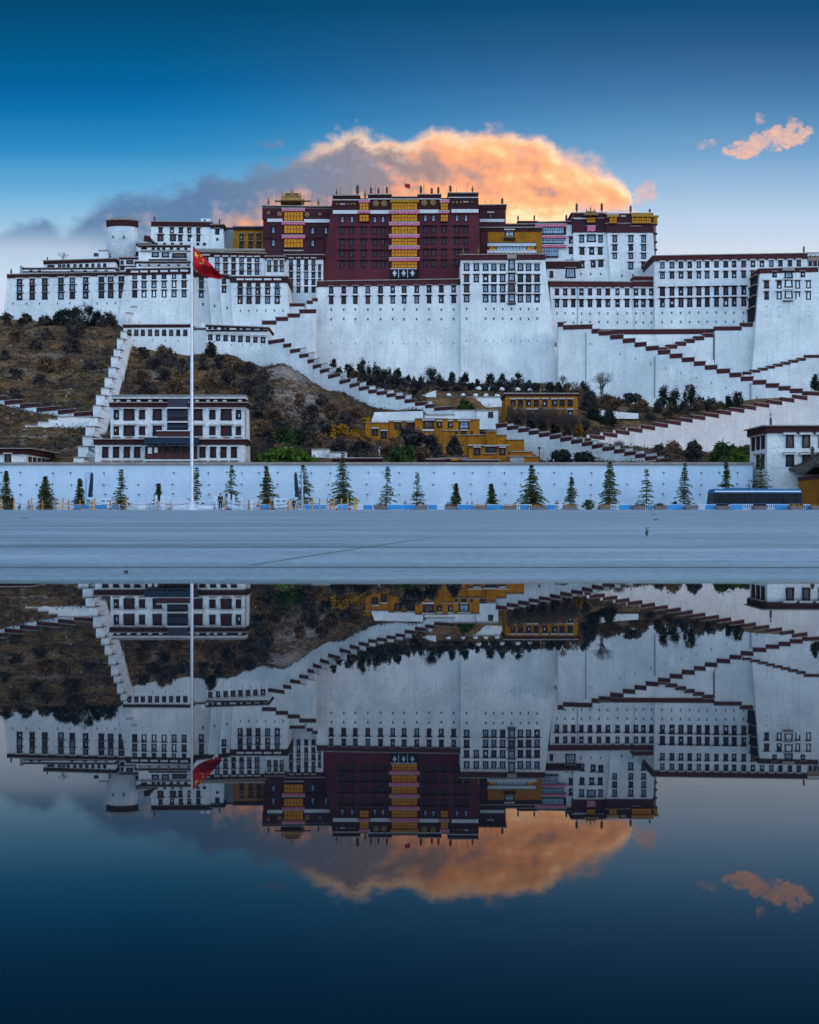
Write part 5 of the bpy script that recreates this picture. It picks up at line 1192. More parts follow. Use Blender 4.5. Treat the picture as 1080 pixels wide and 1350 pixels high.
    mb.tube([c, P(711.2, 592, Y)], .09, 6); t.part('post', mb, BRONZE); mb = MB(); mb.lathe(P(711.2, 592, Y), [(.1, 0), (.22, .1), (.24, .28), (.08, .4)], 8); t.part('lamp_head', mb, BRONZE)
    Y = 168; k = Y / F; c = P(501.4, 606, Y); mb = MB(); mb.lathe(c, [(2.1 * k, 0), (2.1 * k, 12 * k), (2.9 * k, 12.6 * k), (2.2 * k, 13.8 * k), (.5 * k, 16 * k), (.1 * k, 17.4 * k)], 10)
    single('incense_burner', mb, STONEW, 'pale chimney-shaped incense burner between dark bushes behind the street wall', 'incense burner', c)
    # right hand corner building
    Y = 127.0
    b = Building('gate_house', 'white two storey building with a maroon flat roof at the right edge', 'house', (1012, 561.6), (1150, 561.6), (1010.6, 674), (1150, 674), Y, 6.4, W, cornice=9, batter=.01, coping=1.6, eave=.55)
    for x in (1042, 1063.4, 1085, 1106): b.win(x, 581.6, 11, 17.4, 'mix', 'white', lw=1.5, lh=3, taper=.9); b.win(x, 607.2, 11.2, 16, 'dark', 'white', lw=1.4, lh=2.6, taper=.9)
    f = b.F; xl = b.tl.x; y0 = b.tl.y
    for n_, (zt, zb, js) in enumerate(((573.6, 591, (0, 1, 2)), (598.6, 617, (0, 1)))):
        for j in js:
            ya_ = y0 + .8 + j * 1.8; mb = MB(); mb.box(xl - .16, ya_, P(0, zb, Y).z, xl + .2, ya_ + 1.1, P(0, zt, Y).z); o = b.T.part('side_window', mb, BLACK)
            mb = MB(); mb.box(xl - .2, ya_ + .25, P(0, zb - 1.6, Y).z, xl + .2, ya_ + .85, P(0, zt + 1.6, Y).z); b.T.part('pane', mb, P_RED, o)
            mb = MB(); mb.box(xl - .5, ya_ - .2, P(0, zt, Y).z + .02, xl + .2, ya_ + 1.3, P(0, zt - 2.2, Y).z); b.T.part('lintel', mb, [COPE], o)
    k = Y / F; c = P(1016.4, 560.4, Y + .6); t = b.T; mb = MB(); mb.lathe(c, [(1.5 * k, -.1), (1.7 * k, 4 * k), (1.5 * k, 9 * k), (.4 * k, 10.4 * k)], 9); bn = t.part('victory_banner', mb, BRONZE)
    mb = MB(); mb.lathe(c + Vector((0, 0, 13.4 * k)), [(.3 * k, -3 * k), (1.2 * k, 0), (1.5 * k, 1.4 * k), (.6 * k, 2.8 * k)], 9); t.part('finial', mb, WG, bn)
    # stele pavilion
    Y = 119.0; k = Y / F; cx = 1104; c = P(cx, 668, Y + 4); t = Thing('pavilion', 'yellow walled pavilion with an upturned dark tile roof at the lower right corner', 'pavilion', c)
    hw = 38 * k; mb = MB(); X = c.x; zc = c.z
    mb.box(X - hw, c.y - hw * .95, zc - .6, X + hw, c.y + hw * .95, P(0, 631, Y).z); t.part('wall', mb, OCHRE)
    mb = MB(); mb.box(X - hw - .1, c.y - hw * .95 - .1, P(0, 631, Y).z + .01, X + hw + .1, c.y + hw * .95 + .1, P(0, 626, Y).z); t.part('bracket_band', mb, REDWOOD)
    mb = MB(); n = 16
    def eave(ang, rr, z, upt):
        ca, sa = math.cos(ang), math.sin(ang); m = max(abs(ca), abs(sa)); q = (abs(2 * ca * sa)) ** 3
        return Vector((X + rr * ca / m * (1 + .08 * q), c.y + rr * sa / m * (1 + .08 * q), z + upt * q))
    levels = [(46 * k, P(0, 622.5, Y).z, 7 * k), (46.5 * k, P(0, 620, Y).z, 7.6 * k), (35 * k, P(0, 613, Y).z, 2 * k), (22 * k, P(0, 601, Y).z, .5 * k), (6 * k, P(0, 586, Y).z, 0)]
    rg = [[eave(2 * math.pi * (i + .5) / 48, *l) for i in range(48)] for l in levels]
    for a, b2 in zip(rg, rg[1:]):
        for i in range(48): mb.poly([a[i], a[(i + 1) % 48], b2[(i + 1) % 48], b2[i]])
    mb.poly(list(reversed(rg[0]))); mb.poly(rg[-1]); rf = t.part('roof', mb, TILE)
    for i in range(4):
        a = math.pi / 4 + i * math.pi / 2; pts_ = [eave(a, r_, z_ + .12, u_) for r_, z_, u_ in levels[1:]]
        mb = MB(); mb.tube(pts_, [.2, .2, .2, .16], 6); e = pts_[0]; d = (pts_[0] - pts_[1]).normalized(); mb.tube([e, e + d * .5 + Vector((0, 0, .25)), e + d * .7 + Vector((0, 0, .8))], [.2, .16, .05], 6); t.part('ridge', mb, TILE, rf)
        m_ = pts_[2]; mb = MB(); mb.lathe(m_, [(.2, 0), (.35, .3), (.2, .7), (.3, 1.1), (.05, 1.5)], 8); t.part('ridge_beast', mb, TILE, rf)
    mb = MB(); mb.lathe(Vector((X, c.y, levels[-1][1])), [(.4, 0), (.7, .3), (.5, .8), (.2, 1.1), (.4, 1.5), (.05, 2.2)], 10); t.part('finial', mb, GILTD, rf)
lower()

# ------------------------------------------------------------------ street wall
def street():
    Y = 130.0; k = Y / F
    t = Thing('street_wall', 'long pale bluish street wall with a slate cap behind the row of conifers', 'wall', P(470, 672, Y))
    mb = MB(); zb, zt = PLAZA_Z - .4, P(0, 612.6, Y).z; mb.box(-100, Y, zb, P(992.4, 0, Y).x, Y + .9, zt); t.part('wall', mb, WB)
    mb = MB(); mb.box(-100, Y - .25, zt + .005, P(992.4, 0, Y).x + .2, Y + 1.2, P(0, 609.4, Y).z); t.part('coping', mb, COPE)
    mb = MB(); mb.box(-100, Y - .06, P(0, 672, Y).z - .3, P(992.4, 0, Y).x, Y, P(0, 664, Y).z); t.part('plinth', mb, STONEW)
    r = random.Random(3); x = 2
    while x < 985:
        for y, p in ((623, .85), (638.5, .9), (651.5, .6)):
            if r.random() < p:
                xx = x + r.uniform(-1.5, 1.5); yy = y + r.uniform(-.8, .8); mb = MB(); c = P(xx, yy, Y)
                mb.box(c.x - .055, Y - .22, c.z - .09, c.x + .055, Y + .02, c.z + .07); mb.box(c.x - .015, Y - .015, c.z - r.uniform(.3, .9), c.x + .015, Y, c.z - .09, 1); t.part('drain_spout', mb, [BLACK, WG])
        x += 23.2 * r.uniform(.9, 1.1)
street()

# ------------------------------------------------------------------ plants
def quads(mb, pts, size, r, flat=.0, mi=0, asp=.5):
    v, f, m = mb.v, mb.f, mb.m
    for p in pts:
        d = Vector((r.gauss(0, 1), r.gauss(0, 1), r.gauss(0, 1) * (1 - flat))).normalized(); u = d.orthogonal().normalized()
        a = r.uniform(0, 6.28); w = d.cross(u); u, w = u * math.cos(a) + w * math.sin(a), w * math.cos(a) - u * math.sin(a)
        s = size * r.uniform(.6, 1.4); n = len(v); h = s * asp
        v += [p - u * s - w * h * .3, p - w * h, p + u * s, p + w * h]
        f.append((n, n + 1, n + 2, n + 3)); m.append(mi)
def conifer(H, hw, seed, mat_, dens=1.0, droop=.25, top=1.0, gap=0.0):
    """trunk and crown meshes of a young deodar, base at the origin"""
    r = random.Random(seed); tr = MB(); n = 9; ln = (r.uniform(-.03, .03), r.uniform(-.03, .03))
    ax = lambda z: (ln[0] * z + .03 * math.sin(z * 1.7 + seed), ln[1] * z)
    tr.tube([ax(H * i / n) + (H * .99 * i / n,) for i in range(n + 1)], [lerp(.055, .008, i / n) * H / 4 for i in range(n + 1)], 6)
    cr = MB(); z = H * .03; v, f = cr.v, cr.f; side = r.uniform(0, 6.28); lop = r.uniform(.05, .3)
    while z < H * .99:
        t = z / H; L = hw * 1.16 * ((1 - t) ** 1.02) * r.uniform(.62, 1.08) + .05
        if t < .12: L *= .6 + 3.2 * t
        nb = max(3, int(r.uniform(4, 8)))
        a0 = r.uniform(0, 6.28); bx, by = ax(z)
        for b in range(nb):
            if r.random() < gap: continue
            a = a0 + 6.283 * b / nb + r.uniform(-.45, .45); l = L * r.choice([.45, .7, .85, 1, 1.1, 1.22]) * (1 + lop * math.cos(a - side)); up = r.uniform(.05, .45) * (1 + .8 * t); dr = droop * r.uniform(.5, 1.7)
            ns = max(3, int(l / .12 * dens))
            pts = [Vector((bx + math.cos(a) * l * s / ns, by + math.sin(a) * l * s / ns, z + l * (up * s / ns - (up + dr) * (s / ns) ** 2 * .8))) for s in range(ns + 1)]
            tr.tube([pts[0], pts[len(pts) // 2], pts[-1]], [.016, .011, .004], 3)
            for s, p in enumerate(pts):
                q = s / ns; wd = l * .36 * (1 - q) ** .7 * (.35 + q * 1.3) + .04
                for _ in range(5):
                    o = r.uniform(-1, 1); p2 = p + Vector((-math.sin(a) * wd * o, math.cos(a) * wd * o, r.uniform(-.07, .06) - abs(o) * wd * .25))
                    d = Vector((math.cos(a) * .8 - math.sin(a) * o * .9, math.sin(a) * .8 + math.cos(a) * o * .9, r.uniform(-.6, .5))).normalized() * r.uniform(.12, .30)
                    w = Vector((r.uniform(-1, 1), r.uniform(-1, 1), r.uniform(-.8, 1))).normalized() * r.uniform(.03, .07); n0 = len(v)
                    v += [p2 - w, p2 + d * .6 - w * .8, p2 + d, p2 + w]; f.append((n0, n0 + 1, n0 + 2, n0 + 3)); cr.m.append(0)
        z += H * r.uniform(.022, .046) * (1 + gap * .8)
    quads(cr, [Vector(ax(H) + (0,)) + Vector((r.gauss(0, .02), r.gauss(0, .02), H * r.uniform(.9, 1.02))) for _ in range(14)], .07, r, asp=.25)
    return tr, cr
CONIFERS = [  # photo x, top, base, half width, character
 (9, 620.4, 670, 9.5, 'slim conifer at the far left end of the row beside a dark figure', 0),
 (59.5, 627.4, 669, 15, 'squat bushy conifer second from the left end of the street wall', 1),
 (105.5, 630.4, 669.4, 10.5, 'small conifer just left of the first folded parasol', 0),
 (158.5, 619, 668, 14.5, 'open wide-armed conifer right of the first folded parasol', 2),
 (208, 637, 668, 8.5, 'little conifer half hidden behind the left marble balustrade', 0),
 (258, 616.4, 668, 13.5, 'sparse conifer directly behind the flagpole', 2),
 (304.3, 612.4, 668, 14.5, 'tall conifer behind the right end of the marble balustrade', 2),
 (351.8, 613.4, 668, 15, 'dense brownish conifer left of the second folded parasol', 3),
 (401.6, 611, 668, 17, 'tall ragged conifer behind the second folded parasol', 2),
 (452.6, 597, 667, 18.5, 'tallest dark conifer, its tip above the street wall, right of the second parasol', 1),
 (509.6, 614.4, 668, 14, 'thin lopsided conifer rising from the first planter', 4),
 (549.3, 623.6, 667.6, 13, 'spindly conifer with leaning twigs behind the second planter', 4),
 (601.7, 637, 667, 8.5, 'small neat conifer behind the third planter', 0),
 (649, 638, 667, 10.6, 'small light-footed conifer between the fourth and fifth planters', 0),
 (702, 612, 667.6, 21, 'broadest full conifer behind the planter below the yellow garage', 1),
 (752.4, 627.8, 666, 10.6, 'slender conifer with a bare tip left of the round shrub', 2),
 (803, 606, 667, 17, 'large dark conifer just right of the round shrub', 1),
 (852.8, 617, 667, 14.5, 'leaning conifer left of the loose-branched one before the bus', 4),
 (901.7, 610, 667, 15, 'loose-branched conifer with a thicket at its foot left of the bus', 2),
 (956, 607.6, 669, 13, 'narrow conifer rising behind the left part of the bus', 0),
 (1003, 601, 669, 19, 'wide conifer rising behind the right part of the bus', 2)]
def conifers():
    par = [dict(dens=1.15, droop=.18), dict(dens=1.2, droop=.28), dict(dens=.95, droop=.3, gap=.22), dict(dens=1.3, droop=.2), dict(dens=.85, droop=.2, gap=.4)]
    for i, (x, yt, yb, hw, lab, ch) in enumerate(CONIFERS):
        Y = 123.6 + (i % 3) * .5; k = Y / F; c = P(x, yb, Y); c.z = PLAZA_Z - .02; H = P(x, yt, Y).z - c.z
        t = Thing('conifer', lab, 'tree', c, 'young conifers along the street wall')
        tr, cr = conifer(H, hw * k, 100 + i, None, **par[ch])
        for m_ in (tr, cr): m_.v = [v + c for v in m_.v]
        t.part('trunk', tr, BARK); t.part('crown', cr, L_CONB if ch in (3,) else L_CON)
conifers()

def bush_mesh(c, rx, ry, rz, n, size, r, lobes=7, stems=True, shape='round'):
    """leaf clumps spread in an uneven volume; returns stems, leaves"""
    st, lf = MB(), MB(); cl = []
    for _ in range(int(lobes * 2.2)):
        a = r.uniform(0, 6.28); q = r.random() ** .5 * .86; h = r.random() ** .8 * .92
        if shape == 'cone': q *= (1.12 - h)
        else: q *= (1 - .75 * h ** 2.2)
        cl.append((Vector((math.cos(a) * q * rx, math.sin(a) * q * ry, h * 2 * rz)), r.uniform(.10, .24)))
    pts = []
    for _ in range(n):
        p0, s = r.choice(cl); d = Vector((r.gauss(0, .75), r.gauss(0, .75), r.gauss(0, .75)))
        p = p0 + Vector((d.x * rx * s, d.y * ry * s, d.z * rz * s * 1.5))
        if p.z < 0: p.z = abs(p.z) * .4
        pts.append(c + p)
    quads(lf, pts, size, r)
    if stems:
        for p0, s in cl: st.tube([c + Vector((r.uniform(-.1, .1) * rx, r.uniform(-.1, .1) * ry, -.4)), c + p0 * .55 + Vector((0, 0, .1)), c + p0], [size * .35, size * .2, size * .08], 4)
    return st, lf
def bare_mesh(c, rx, h, r, n0=6, depth=4):
    mb = MB()
    def br(p, d, l, rad, k):
        q = p + d * l; q2 = p + d * l * .5 + Vector((r.gauss(0, .05), r.gauss(0, .05), r.gauss(0, .05))) * l
        mb.tube([p, q2, q], [rad, rad * .8, rad * .6], 3)
        if k == 0: return
        for _ in range(r.choice([2, 3, 3])):
            dd = (d + Vector((r.gauss(0, .5), r.gauss(0, .5), r.gauss(.1, .35)))).normalized(); br(q, dd, l * r.uniform(.6, .85), rad * .6, k - 1)
    for _ in range(n0):
        a = r.uniform(0, 6.28); s = r.uniform(.15, 1) * rx / h
        br(c - Vector((0, 0, .3)), Vector((math.cos(a) * s, math.sin(a) * s, 1)).normalized(), h * r.uniform(.28, .38), h * .022, depth)
    return mb
ORD = ['first', 'second', 'third', 'fourth', 'fifth', 'sixth', 'seventh', 'eighth', 'ninth', 'tenth', 'eleventh', 'twelfth', 'thirteenth', 'fourteenth', 'fifteenth', 'sixteenth', 'seventeenth', 'eighteenth', 'nineteenth', 'twentieth',
       'twenty-first', 'twenty-second', 'twenty-third', 'twenty-fourth', 'twenty-fifth', 'twenty-sixth', 'twenty-seventh', 'twenty-eighth', 'twenty-ninth', 'thirtieth', 'thirty-first', 'thirty-second', 'thirty-third', 'thirty-fourth', 'thirty-fifth', 'thirty-sixth', 'thirty-seventh', 'thirty-eighth', 'thirty-ninth', 'fortieth']
def shrub(name, lab, cat, x, yt, yb, hw, Y=None, kind='jun', group=None, seed=0, dens=1.0, shape='round'):
    Y = Y or hill_Y(x, yb) - .5; k = Y / F; c = P(x, yb, Y); rx, rz = hw * k * (1.32 if name == 'juniper' else 1), (yb - yt) * k / 2; r = random.Random(seed * 13 + int(x))
    m = {'jun': (L_JUN, BARK), 'grey': (L_GREY, TWIG), 'brown': (L_BRN, TWIGB), 'green': (L_GRN, BARK), 'dgreen': (L_DGR, BARK), 'ochre': (L_YEL, TWIGB)}[kind]
    t = Thing(name, lab, cat, c, group)
    st, lf = bush_mesh(c, rx, rx * .8, rz, int((380 + 26 * hw * (yb - yt) / 4) * dens), .30 if kind != 'jun' else .26, r, lobes=int(7 + hw * .5), shape=shape)
    t.part('stems' if name != 'juniper' else 'trunk', st, m[1]); t.part('leaves' if name != 'juniper' else 'crown', lf, m[0])
    return t
def bare(lab, x, yt, yb, hw, Y=None, mat_=None, n0=6, depth=4, seed=0, group=None, name='bare_tree', cat='tree'):
    Y = Y or hill_Y(x, yb) - .5; k = Y / F; c = P(x, yb, Y); mb = bare_mesh(c, hw * k, (yb - yt) * k, random.Random(seed + int(x)), n0, depth)
    return single(name, mb, mat_ or TWIG, lab, cat, c, group)
def plants():
    J = [(440, 474, 481.5, 5), (460, 480.5, 496, 6.5), (475, 476, 502, 9.5), (487, 483, 503, 5), (497, 479.5, 506, 7), (506, 487, 507, 6), (514, 485, 508, 6.5), (524, 487, 508.6, 7), (540.5, 494, 511, 8), (555, 498, 512, 5),
         (567, 487, 513, 12), (580, 494, 511, 5), (595.6, 492, 509, 7), (611.8, 493, 511, 7.6), (630, 500, 509, 3.6), (646.4, 492, 510, 8.4), (663, 492, 508, 5.4), (683, 492, 509, 8), (699, 500.6, 511, 6)]
    for i, (x, yt, yb, hw) in enumerate(J):
        shrub('juniper', ORD[i] + ' from the left of the junipers under the great bastions', 'tree', x, yt, yb + 2, hw, kind='jun', group='junipers at the foot of the great bastions', seed=i, shape='round' if i % 3 else 'cone', Y=(None if i < 1 else 318 - (i < 9) * (9 - i) * 3.6))
    J2 = [(875, 511, 534, 7.5), (889.5, 515, 551, 10), (911, 508, 541, 11), (925, 524, 541, 6.5), (938, 525, 542, 7), (951, 531, 540, 4.6), (959.6, 521, 539, 5), (972, 515, 539, 9.5), (1076, 494, 515, 8)]
    for i, (x, yt, yb, hw) in enumerate(J2):
        shrub('juniper', ORD[i] + ' from the left of the dark trees under the stair walls on the right slope', 'tree', x, yt, yb + 2, hw, kind='jun', group='dark trees under the right stair walls', seed=50 + i, Y=300 - i * .5 if i < 8 else 318)
    bare('rounded bare bush at the right foot of the crowded-window bastion', 742, 494, 507, 6.5, 310, TWIG, 14, 4)
    bare('bare spreading tree silhouetted against the white wall right of the yellow mansion', 793.5, 490.6, 521, 14, 296, TWIG, 7, 5)
    bare('small bare tree behind the right end of the yellow mansion', 757, 499.6, 519, 6, 292, TWIG, 8, 4)
    bare('leafless tree poking above the far left roof storey', 84.6, 330, 344, 11, 362, TWIG, 6, 4)
    bare('pale bare bush under the lowest right stair wall', 816.6, 578, 594, 11, 196, TWIGB, 22, 4)
    # bushes round the yellow mansion
    B = [(776, 517, 540, 14, 'grey', 268), (770, 505, 527, 9, 'grey', 292), (800, 520, 540, 14, 'brown', 280), (828, 519, 531, 10, 'grey', 296), (838, 518, 530, 9, 'grey', 297), (783, 536, 566, 16, 'jun', 250), (804, 540, 567, 15, 'jun', 246), (772, 552, 572, 10, 'grey', 244)]
    for i, (x, yt, yb, hw, kd, Yb) in enumerate(sorted(B)): shrub('bush', ORD[i] + ' from the left of the dark bushes massed right of the yellow mansion', 'bush', x, yt, yb, hw, Yb, kd, 'dark bushes right of the yellow mansion', i)
    B = [(672, 537, 562, 9, 'brown'), (684, 538, 566, 11, 'brown'), (700, 547, 570, 12, 'jun'), (715, 540, 570, 12, 'brown'), (731, 546, 572, 12, 'grey'), (744, 545, 572, 12, 'brown'), (757, 550, 574, 10, 'brown')]
    for i, (x, yt, yb, hw, kd) in enumerate(B): shrub('bush', ORD[i] + ' from the left of the dry bushes hiding the ground floor of the yellow mansion', 'bush', x, yt, yb, hw, 243 - (i % 2) * 3, kd, 'dry bushes before the yellow mansion', 20 + i)
    B = [('big rounded grey bush in front of the taller yellow house', 541, 566, 598, 25, 'grey', 180), ('long dark bush drooping right in front of the yellow houses', 566, 576, 603, 19, 'grey', 177), ('dark bush before the narrow yellow buttress', 600, 578, 606, 12, 'grey', 186), ('round grey bush right of the leftmost low roof', 524, 579, 598, 13, 'brown', 172),
         ('wide dark bush left of the incense burner', 479, 583.6, 604, 20, 'grey', 172), ('bright green bush behind the street wall near the middle', 533, 591, 612, 20, 'dgreen', 150), ('russet bush touching the right side of the bright green bush', 559, 592, 612, 12, 'brown', 153), ('rusty twiggy bush left of the bright green bush', 508, 590, 610, 9, 'brown', 160),
         ('low spreading green hedge with orange blossom behind the street wall right of the courtyard house', 377, 593.4, 613, 38, 'green', 145), ('light green bush on the slope above the low green hedge', 377, 568, 594, 22, 'dgreen', 178), ('dark low bush before the right descending wall', 739, 594, 613, 18, 'jun', 158), ('dark low bush trailing right of the street lamp', 769, 598, 613, 18, 'jun', 157),
         ('round green bush behind the street wall near the right building', 955, 585.6, 612, 18, 'dgreen', 152), ('bright green bush left of the right building', 975, 593, 613, 15, 'green', 146), ('brown bush between the green bush and the right building', 985, 588, 610, 10, 'brown', 158),
         ('dark thicket left of the round green bush', 914, 585, 610, 14, 'grey', 166), ('grey thicket under the lowest right wall', 886, 584, 606, 14, 'brown', 172), ('smoke grey thicket beside the stair end', 868, 586, 604, 10, 'grey', 178),
         ('round dark green tree on the terrace left of the yellow mansion', 613.6, 528, 545, 12, 'dgreen', 262), ('dark bush at the right end of the long retaining wall', 545, 515, 530, 10, 'jun', 262), ('tiny dark bush below the row of junipers', 650, 510, 522, 6, 'jun', 290), ('ochre bush at the left end of the yellow houses', 448, 562, 582, 18, 'ochre', 206), ('ochre plants below the leftmost yellow house', 468, 566, 583, 14, 'ochre', 208),
         ('low ochre bush at the right foot of the yellow mansion', 763, 556, 576, 6, 'ochre', 240), ('tuft of ochre creeper on the wall left of the leftmost yellow house', 484, 550, 560, 6, 'ochre', 216), ('brownish shrub against the low range right of the flagpole', 279, 452, 470, 9, 'grey', 300), ('small dark tree at the foot of the two-tier hillside range', 279, 456, 478, 6, 'jun', 297)]
    for i, (lab, x, yt, yb, hw, kd, Y) in enumerate(B): shrub('bush', lab, 'bush', x, yt, yb, hw, Y, kd, None, 60 + i, 1.35 if kd in ('green', 'dgreen') else 1.1)
    # dark bushes below the left wing
    B = [(10, 412, 424, 9), (35, 414, 423, 8), (77, 411, 428, 11), (88, 408, 430, 12), (101, 407, 432, 11), (116, 404, 428, 12), (127, 410, 428, 8), (143, 412, 430, 12), (99, 424, 444, 13), (60, 416, 428, 9), (62, 434, 446, 8), (20, 436, 448, 9), (60, 472, 488, 12), (20, 485, 500, 12), (95, 446, 464, 14), (118, 474, 486, 9), (48, 448, 460, 9), (30, 420, 430, 9), (7, 462, 476, 9), (52, 494, 506, 10), (86, 470, 482, 8), (20, 514, 526, 9)]
    for i, (x, yt, yb, hw) in enumerate(sorted(B)): shrub('bush', ORD[i] + ' from the left of the scrub bushes under the left wing', 'bush', x, yt, yb + 1, hw * 1.15, None, ('grey', 'brown', 'brown', 'grey')[i % 4] if yb > 435 else ('jun', 'grey')[i % 2], 'scrub bushes below the left wing', 90 + i, .62 if yb > 435 else .9)
    B = [(188, 458, 470, 9), (214, 457, 472, 10), (224, 460, 480, 9), (205, 470, 486, 12), (188, 488, 505, 13), (215, 484, 500, 12), (240, 474, 492, 10), (196, 504, 518, 13), (230, 500, 516, 14), (268, 470, 488, 9), (290, 468, 484, 11), (310, 472, 490, 12), (330, 478, 496, 11), (345, 488, 508, 11), (300, 488, 508, 14), (325, 500, 520, 15), (278, 492, 512, 13),
         (350, 508, 530, 13), (342, 530, 552, 14), (362, 540, 562, 14), (346, 556, 582, 16), (372, 552, 574, 13), (340, 578, 604, 12), (352, 568, 600, 11), (395, 520, 536, 9), (410, 534, 552, 12), (425, 520, 534, 9), (436, 534, 550, 12), (408, 556, 576, 14), (430, 554, 572, 13), (455, 545, 560, 12), (470, 536, 550, 10), (420, 572, 590, 13), (445, 580, 600, 13), (392, 566, 586, 13)]
    for i, (x, yt, yb, hw) in enumerate(sorted(B)): shrub('bush', ORD[i] + ' from the left of the scrub bushes behind the courtyard house', 'bush', x, yt, yb + 1, hw * 1.15, None, 'brown' if i % 3 == 1 else 'grey', 'scrub bushes behind the courtyard house', 130 + i, .6)
    bare('pale leafless bush beside the courtyard house', 334, 578, 606, 8, 152, TWIGB, 16, 4)
    bare('second pale leafless bush right of the courtyard house', 347, 580, 608, 8, 154, TWIG, 16, 4)
    for j, (x, yt, yb, hw, Y, m_) in enumerate(((676, 538, 562, 9, 239, TWIGB), (692, 536, 564, 11, 238, TWIGB), (709, 543, 568, 9, 237, TWIG), (724, 535, 569, 12, 236, TWIGB), (741, 541, 572, 11, 236, TWIGB), (755, 545, 574, 9, 236, TWIG))):
        bare(ORD[j] + ' from the left of the leafless bushes before the yellow mansion', x, yt, yb, hw, Y, m_, 16, 4, group='leafless bushes before the yellow mansion', name='bare_bush', cat='bush')
    B = [(447, 484, 499, 9), (468, 490, 505, 8), (482, 494, 507, 9), (492, 497, 510, 9), (503, 497, 511, 9), (518, 496, 512, 10), (532, 500, 514, 10), (548, 502, 516, 10), (560, 505, 518, 9), (586, 501, 515, 10), (604, 503, 518, 9), (620, 503, 520, 9), (637, 505, 521, 9), (655, 503, 519, 9), (672, 504, 521, 9), (691, 505, 521, 10), (707, 504, 520, 9), (724, 505, 522, 10), (737, 503, 522, 9), (748, 508, 526, 9), (763, 510, 532, 10)]
    rb = random.Random(77)
    for i, (x, yt, yb, hw) in enumerate(B): shrub('bush', ORD[i] + ' from the left of the low scrub under the junipers', 'bush', x, yt + rb.uniform(-2, 3), yb, hw * rb.uniform(.7, 1.3), max(262, 300 - abs(x - 640) * .12) if x > 560 else 268 + (560 - x) * .12, rb.choice(['grey', 'jun', 'brown', 'grey']), 'low scrub under the junipers', 170 + i, .9)
    B = [(812, 524, 538, 11, 'brown'), (846, 528, 545, 12, 'brown'), (868, 528, 551, 9, 'grey'), (882, 534, 553, 10, 'brown'), (902, 530, 551, 9, 'grey'), (921, 528, 546, 9, 'brown'), (934, 527, 545, 8, 'grey'), (947, 530, 544, 8, 'brown'), (834, 540, 557, 11, 'grey'), (815, 548, 566, 12, 'brown'), (856, 545, 556, 9, 'grey')]
    for i, (x, yt, yb, hw, kd) in enumerate(sorted(B)): shrub('bush', ORD[i] + ' from the left of the dry shrubs below the right stair walls', 'bush', x, yt, yb, hw, 290 if yb < 552 and x > 840 else 268, kd, 'dry shrubs below the right stair walls', 200 + i)
    # uncountable low scrub and dry grass, stones
    r = random.Random(11); sc = MB()
    mats = [L_GREY, L_BRN, leaf('dry_grass', (.12, .068, .026), (.22, .115, .036), (.32, .19, .075), .5), L_JUN]
    def scatter(x0, x1, Y0, Y1, n, wts):
        for _ in range(n):
            Y = r.uniform(Y0, Y1); px = r.uniform(x0, x1); x = (px - CX) * Y / F
            if mnoise.noise((x * .06, Y * .06, 2)) < r.uniform(-.6, .3): continue
            p = Vector((x, Y, hill_z(px, Y) + (.35 if px > 560 else 1) * (rough(x, Y) - .5))); mi = r.choices(range(4), wts)[0]; s = r.uniform(.35, 1.25)
            quads(sc, [p + Vector((r.gauss(0, s * .5), r.gauss(0, s * .5), abs(r.gauss(0, s * .35)))) for _ in range(int(10 + 10 * s))], .22, r, mi=mi, asp=.4 if mi != 2 else .15)
    scatter(-60, 170, 152, 335, 8200, (6, 3, 2.2, 2)); scatter(165, 360, 162, 305, 5600, (5, 3, 2, 1)); scatter(340, 560, 160, 275, 5800, (4, 4, 2, 1))
    scatter(440, 760, 262, 330, 2300, (3, 4, 2, 2)); scatter(740, 1090, 255, 310, 1900, (4, 4, 2, 2)); scatter(780, 1000, 165, 240, 11000, (3, 4, 2, 1)); scatter(400, 720, 158, 200, 1000, (3, 4, 1, 1))
    o = sc.build('hillside_scrub', mats); o['kind'] = 'stuff'; o['label'] = 'low dry scrub and tufts of grass covering the hillside'; o['category'] = 'scrub'
    ro = MB()
    for _ in range(900):
        px = r.choice([r.uniform(-40, 165), r.uniform(170, 350), r.gauss(382, 22), r.gauss(385, 18)]); Y = r.uniform(160, 320) if px < 345 else r.uniform(225, 300); x = (px - CX) * Y / F; c = Vector((x, Y, hill_z(px, Y) + rough(x, Y) - .5)); s = r.uniform(.12, .5)
        ro.lathe(c, [(s, -.2), (s * r.uniform(.8, 1.2), s * .4), (s * .6, s * .8), (s * .2, s)], 5, sy=.8)
    o = ro.build('hillside_stones', SCREE); o['kind'] = 'stuff'; o['label'] = 'loose pale stones scattered over the hillside'; o['category'] = 'stones'
plants()

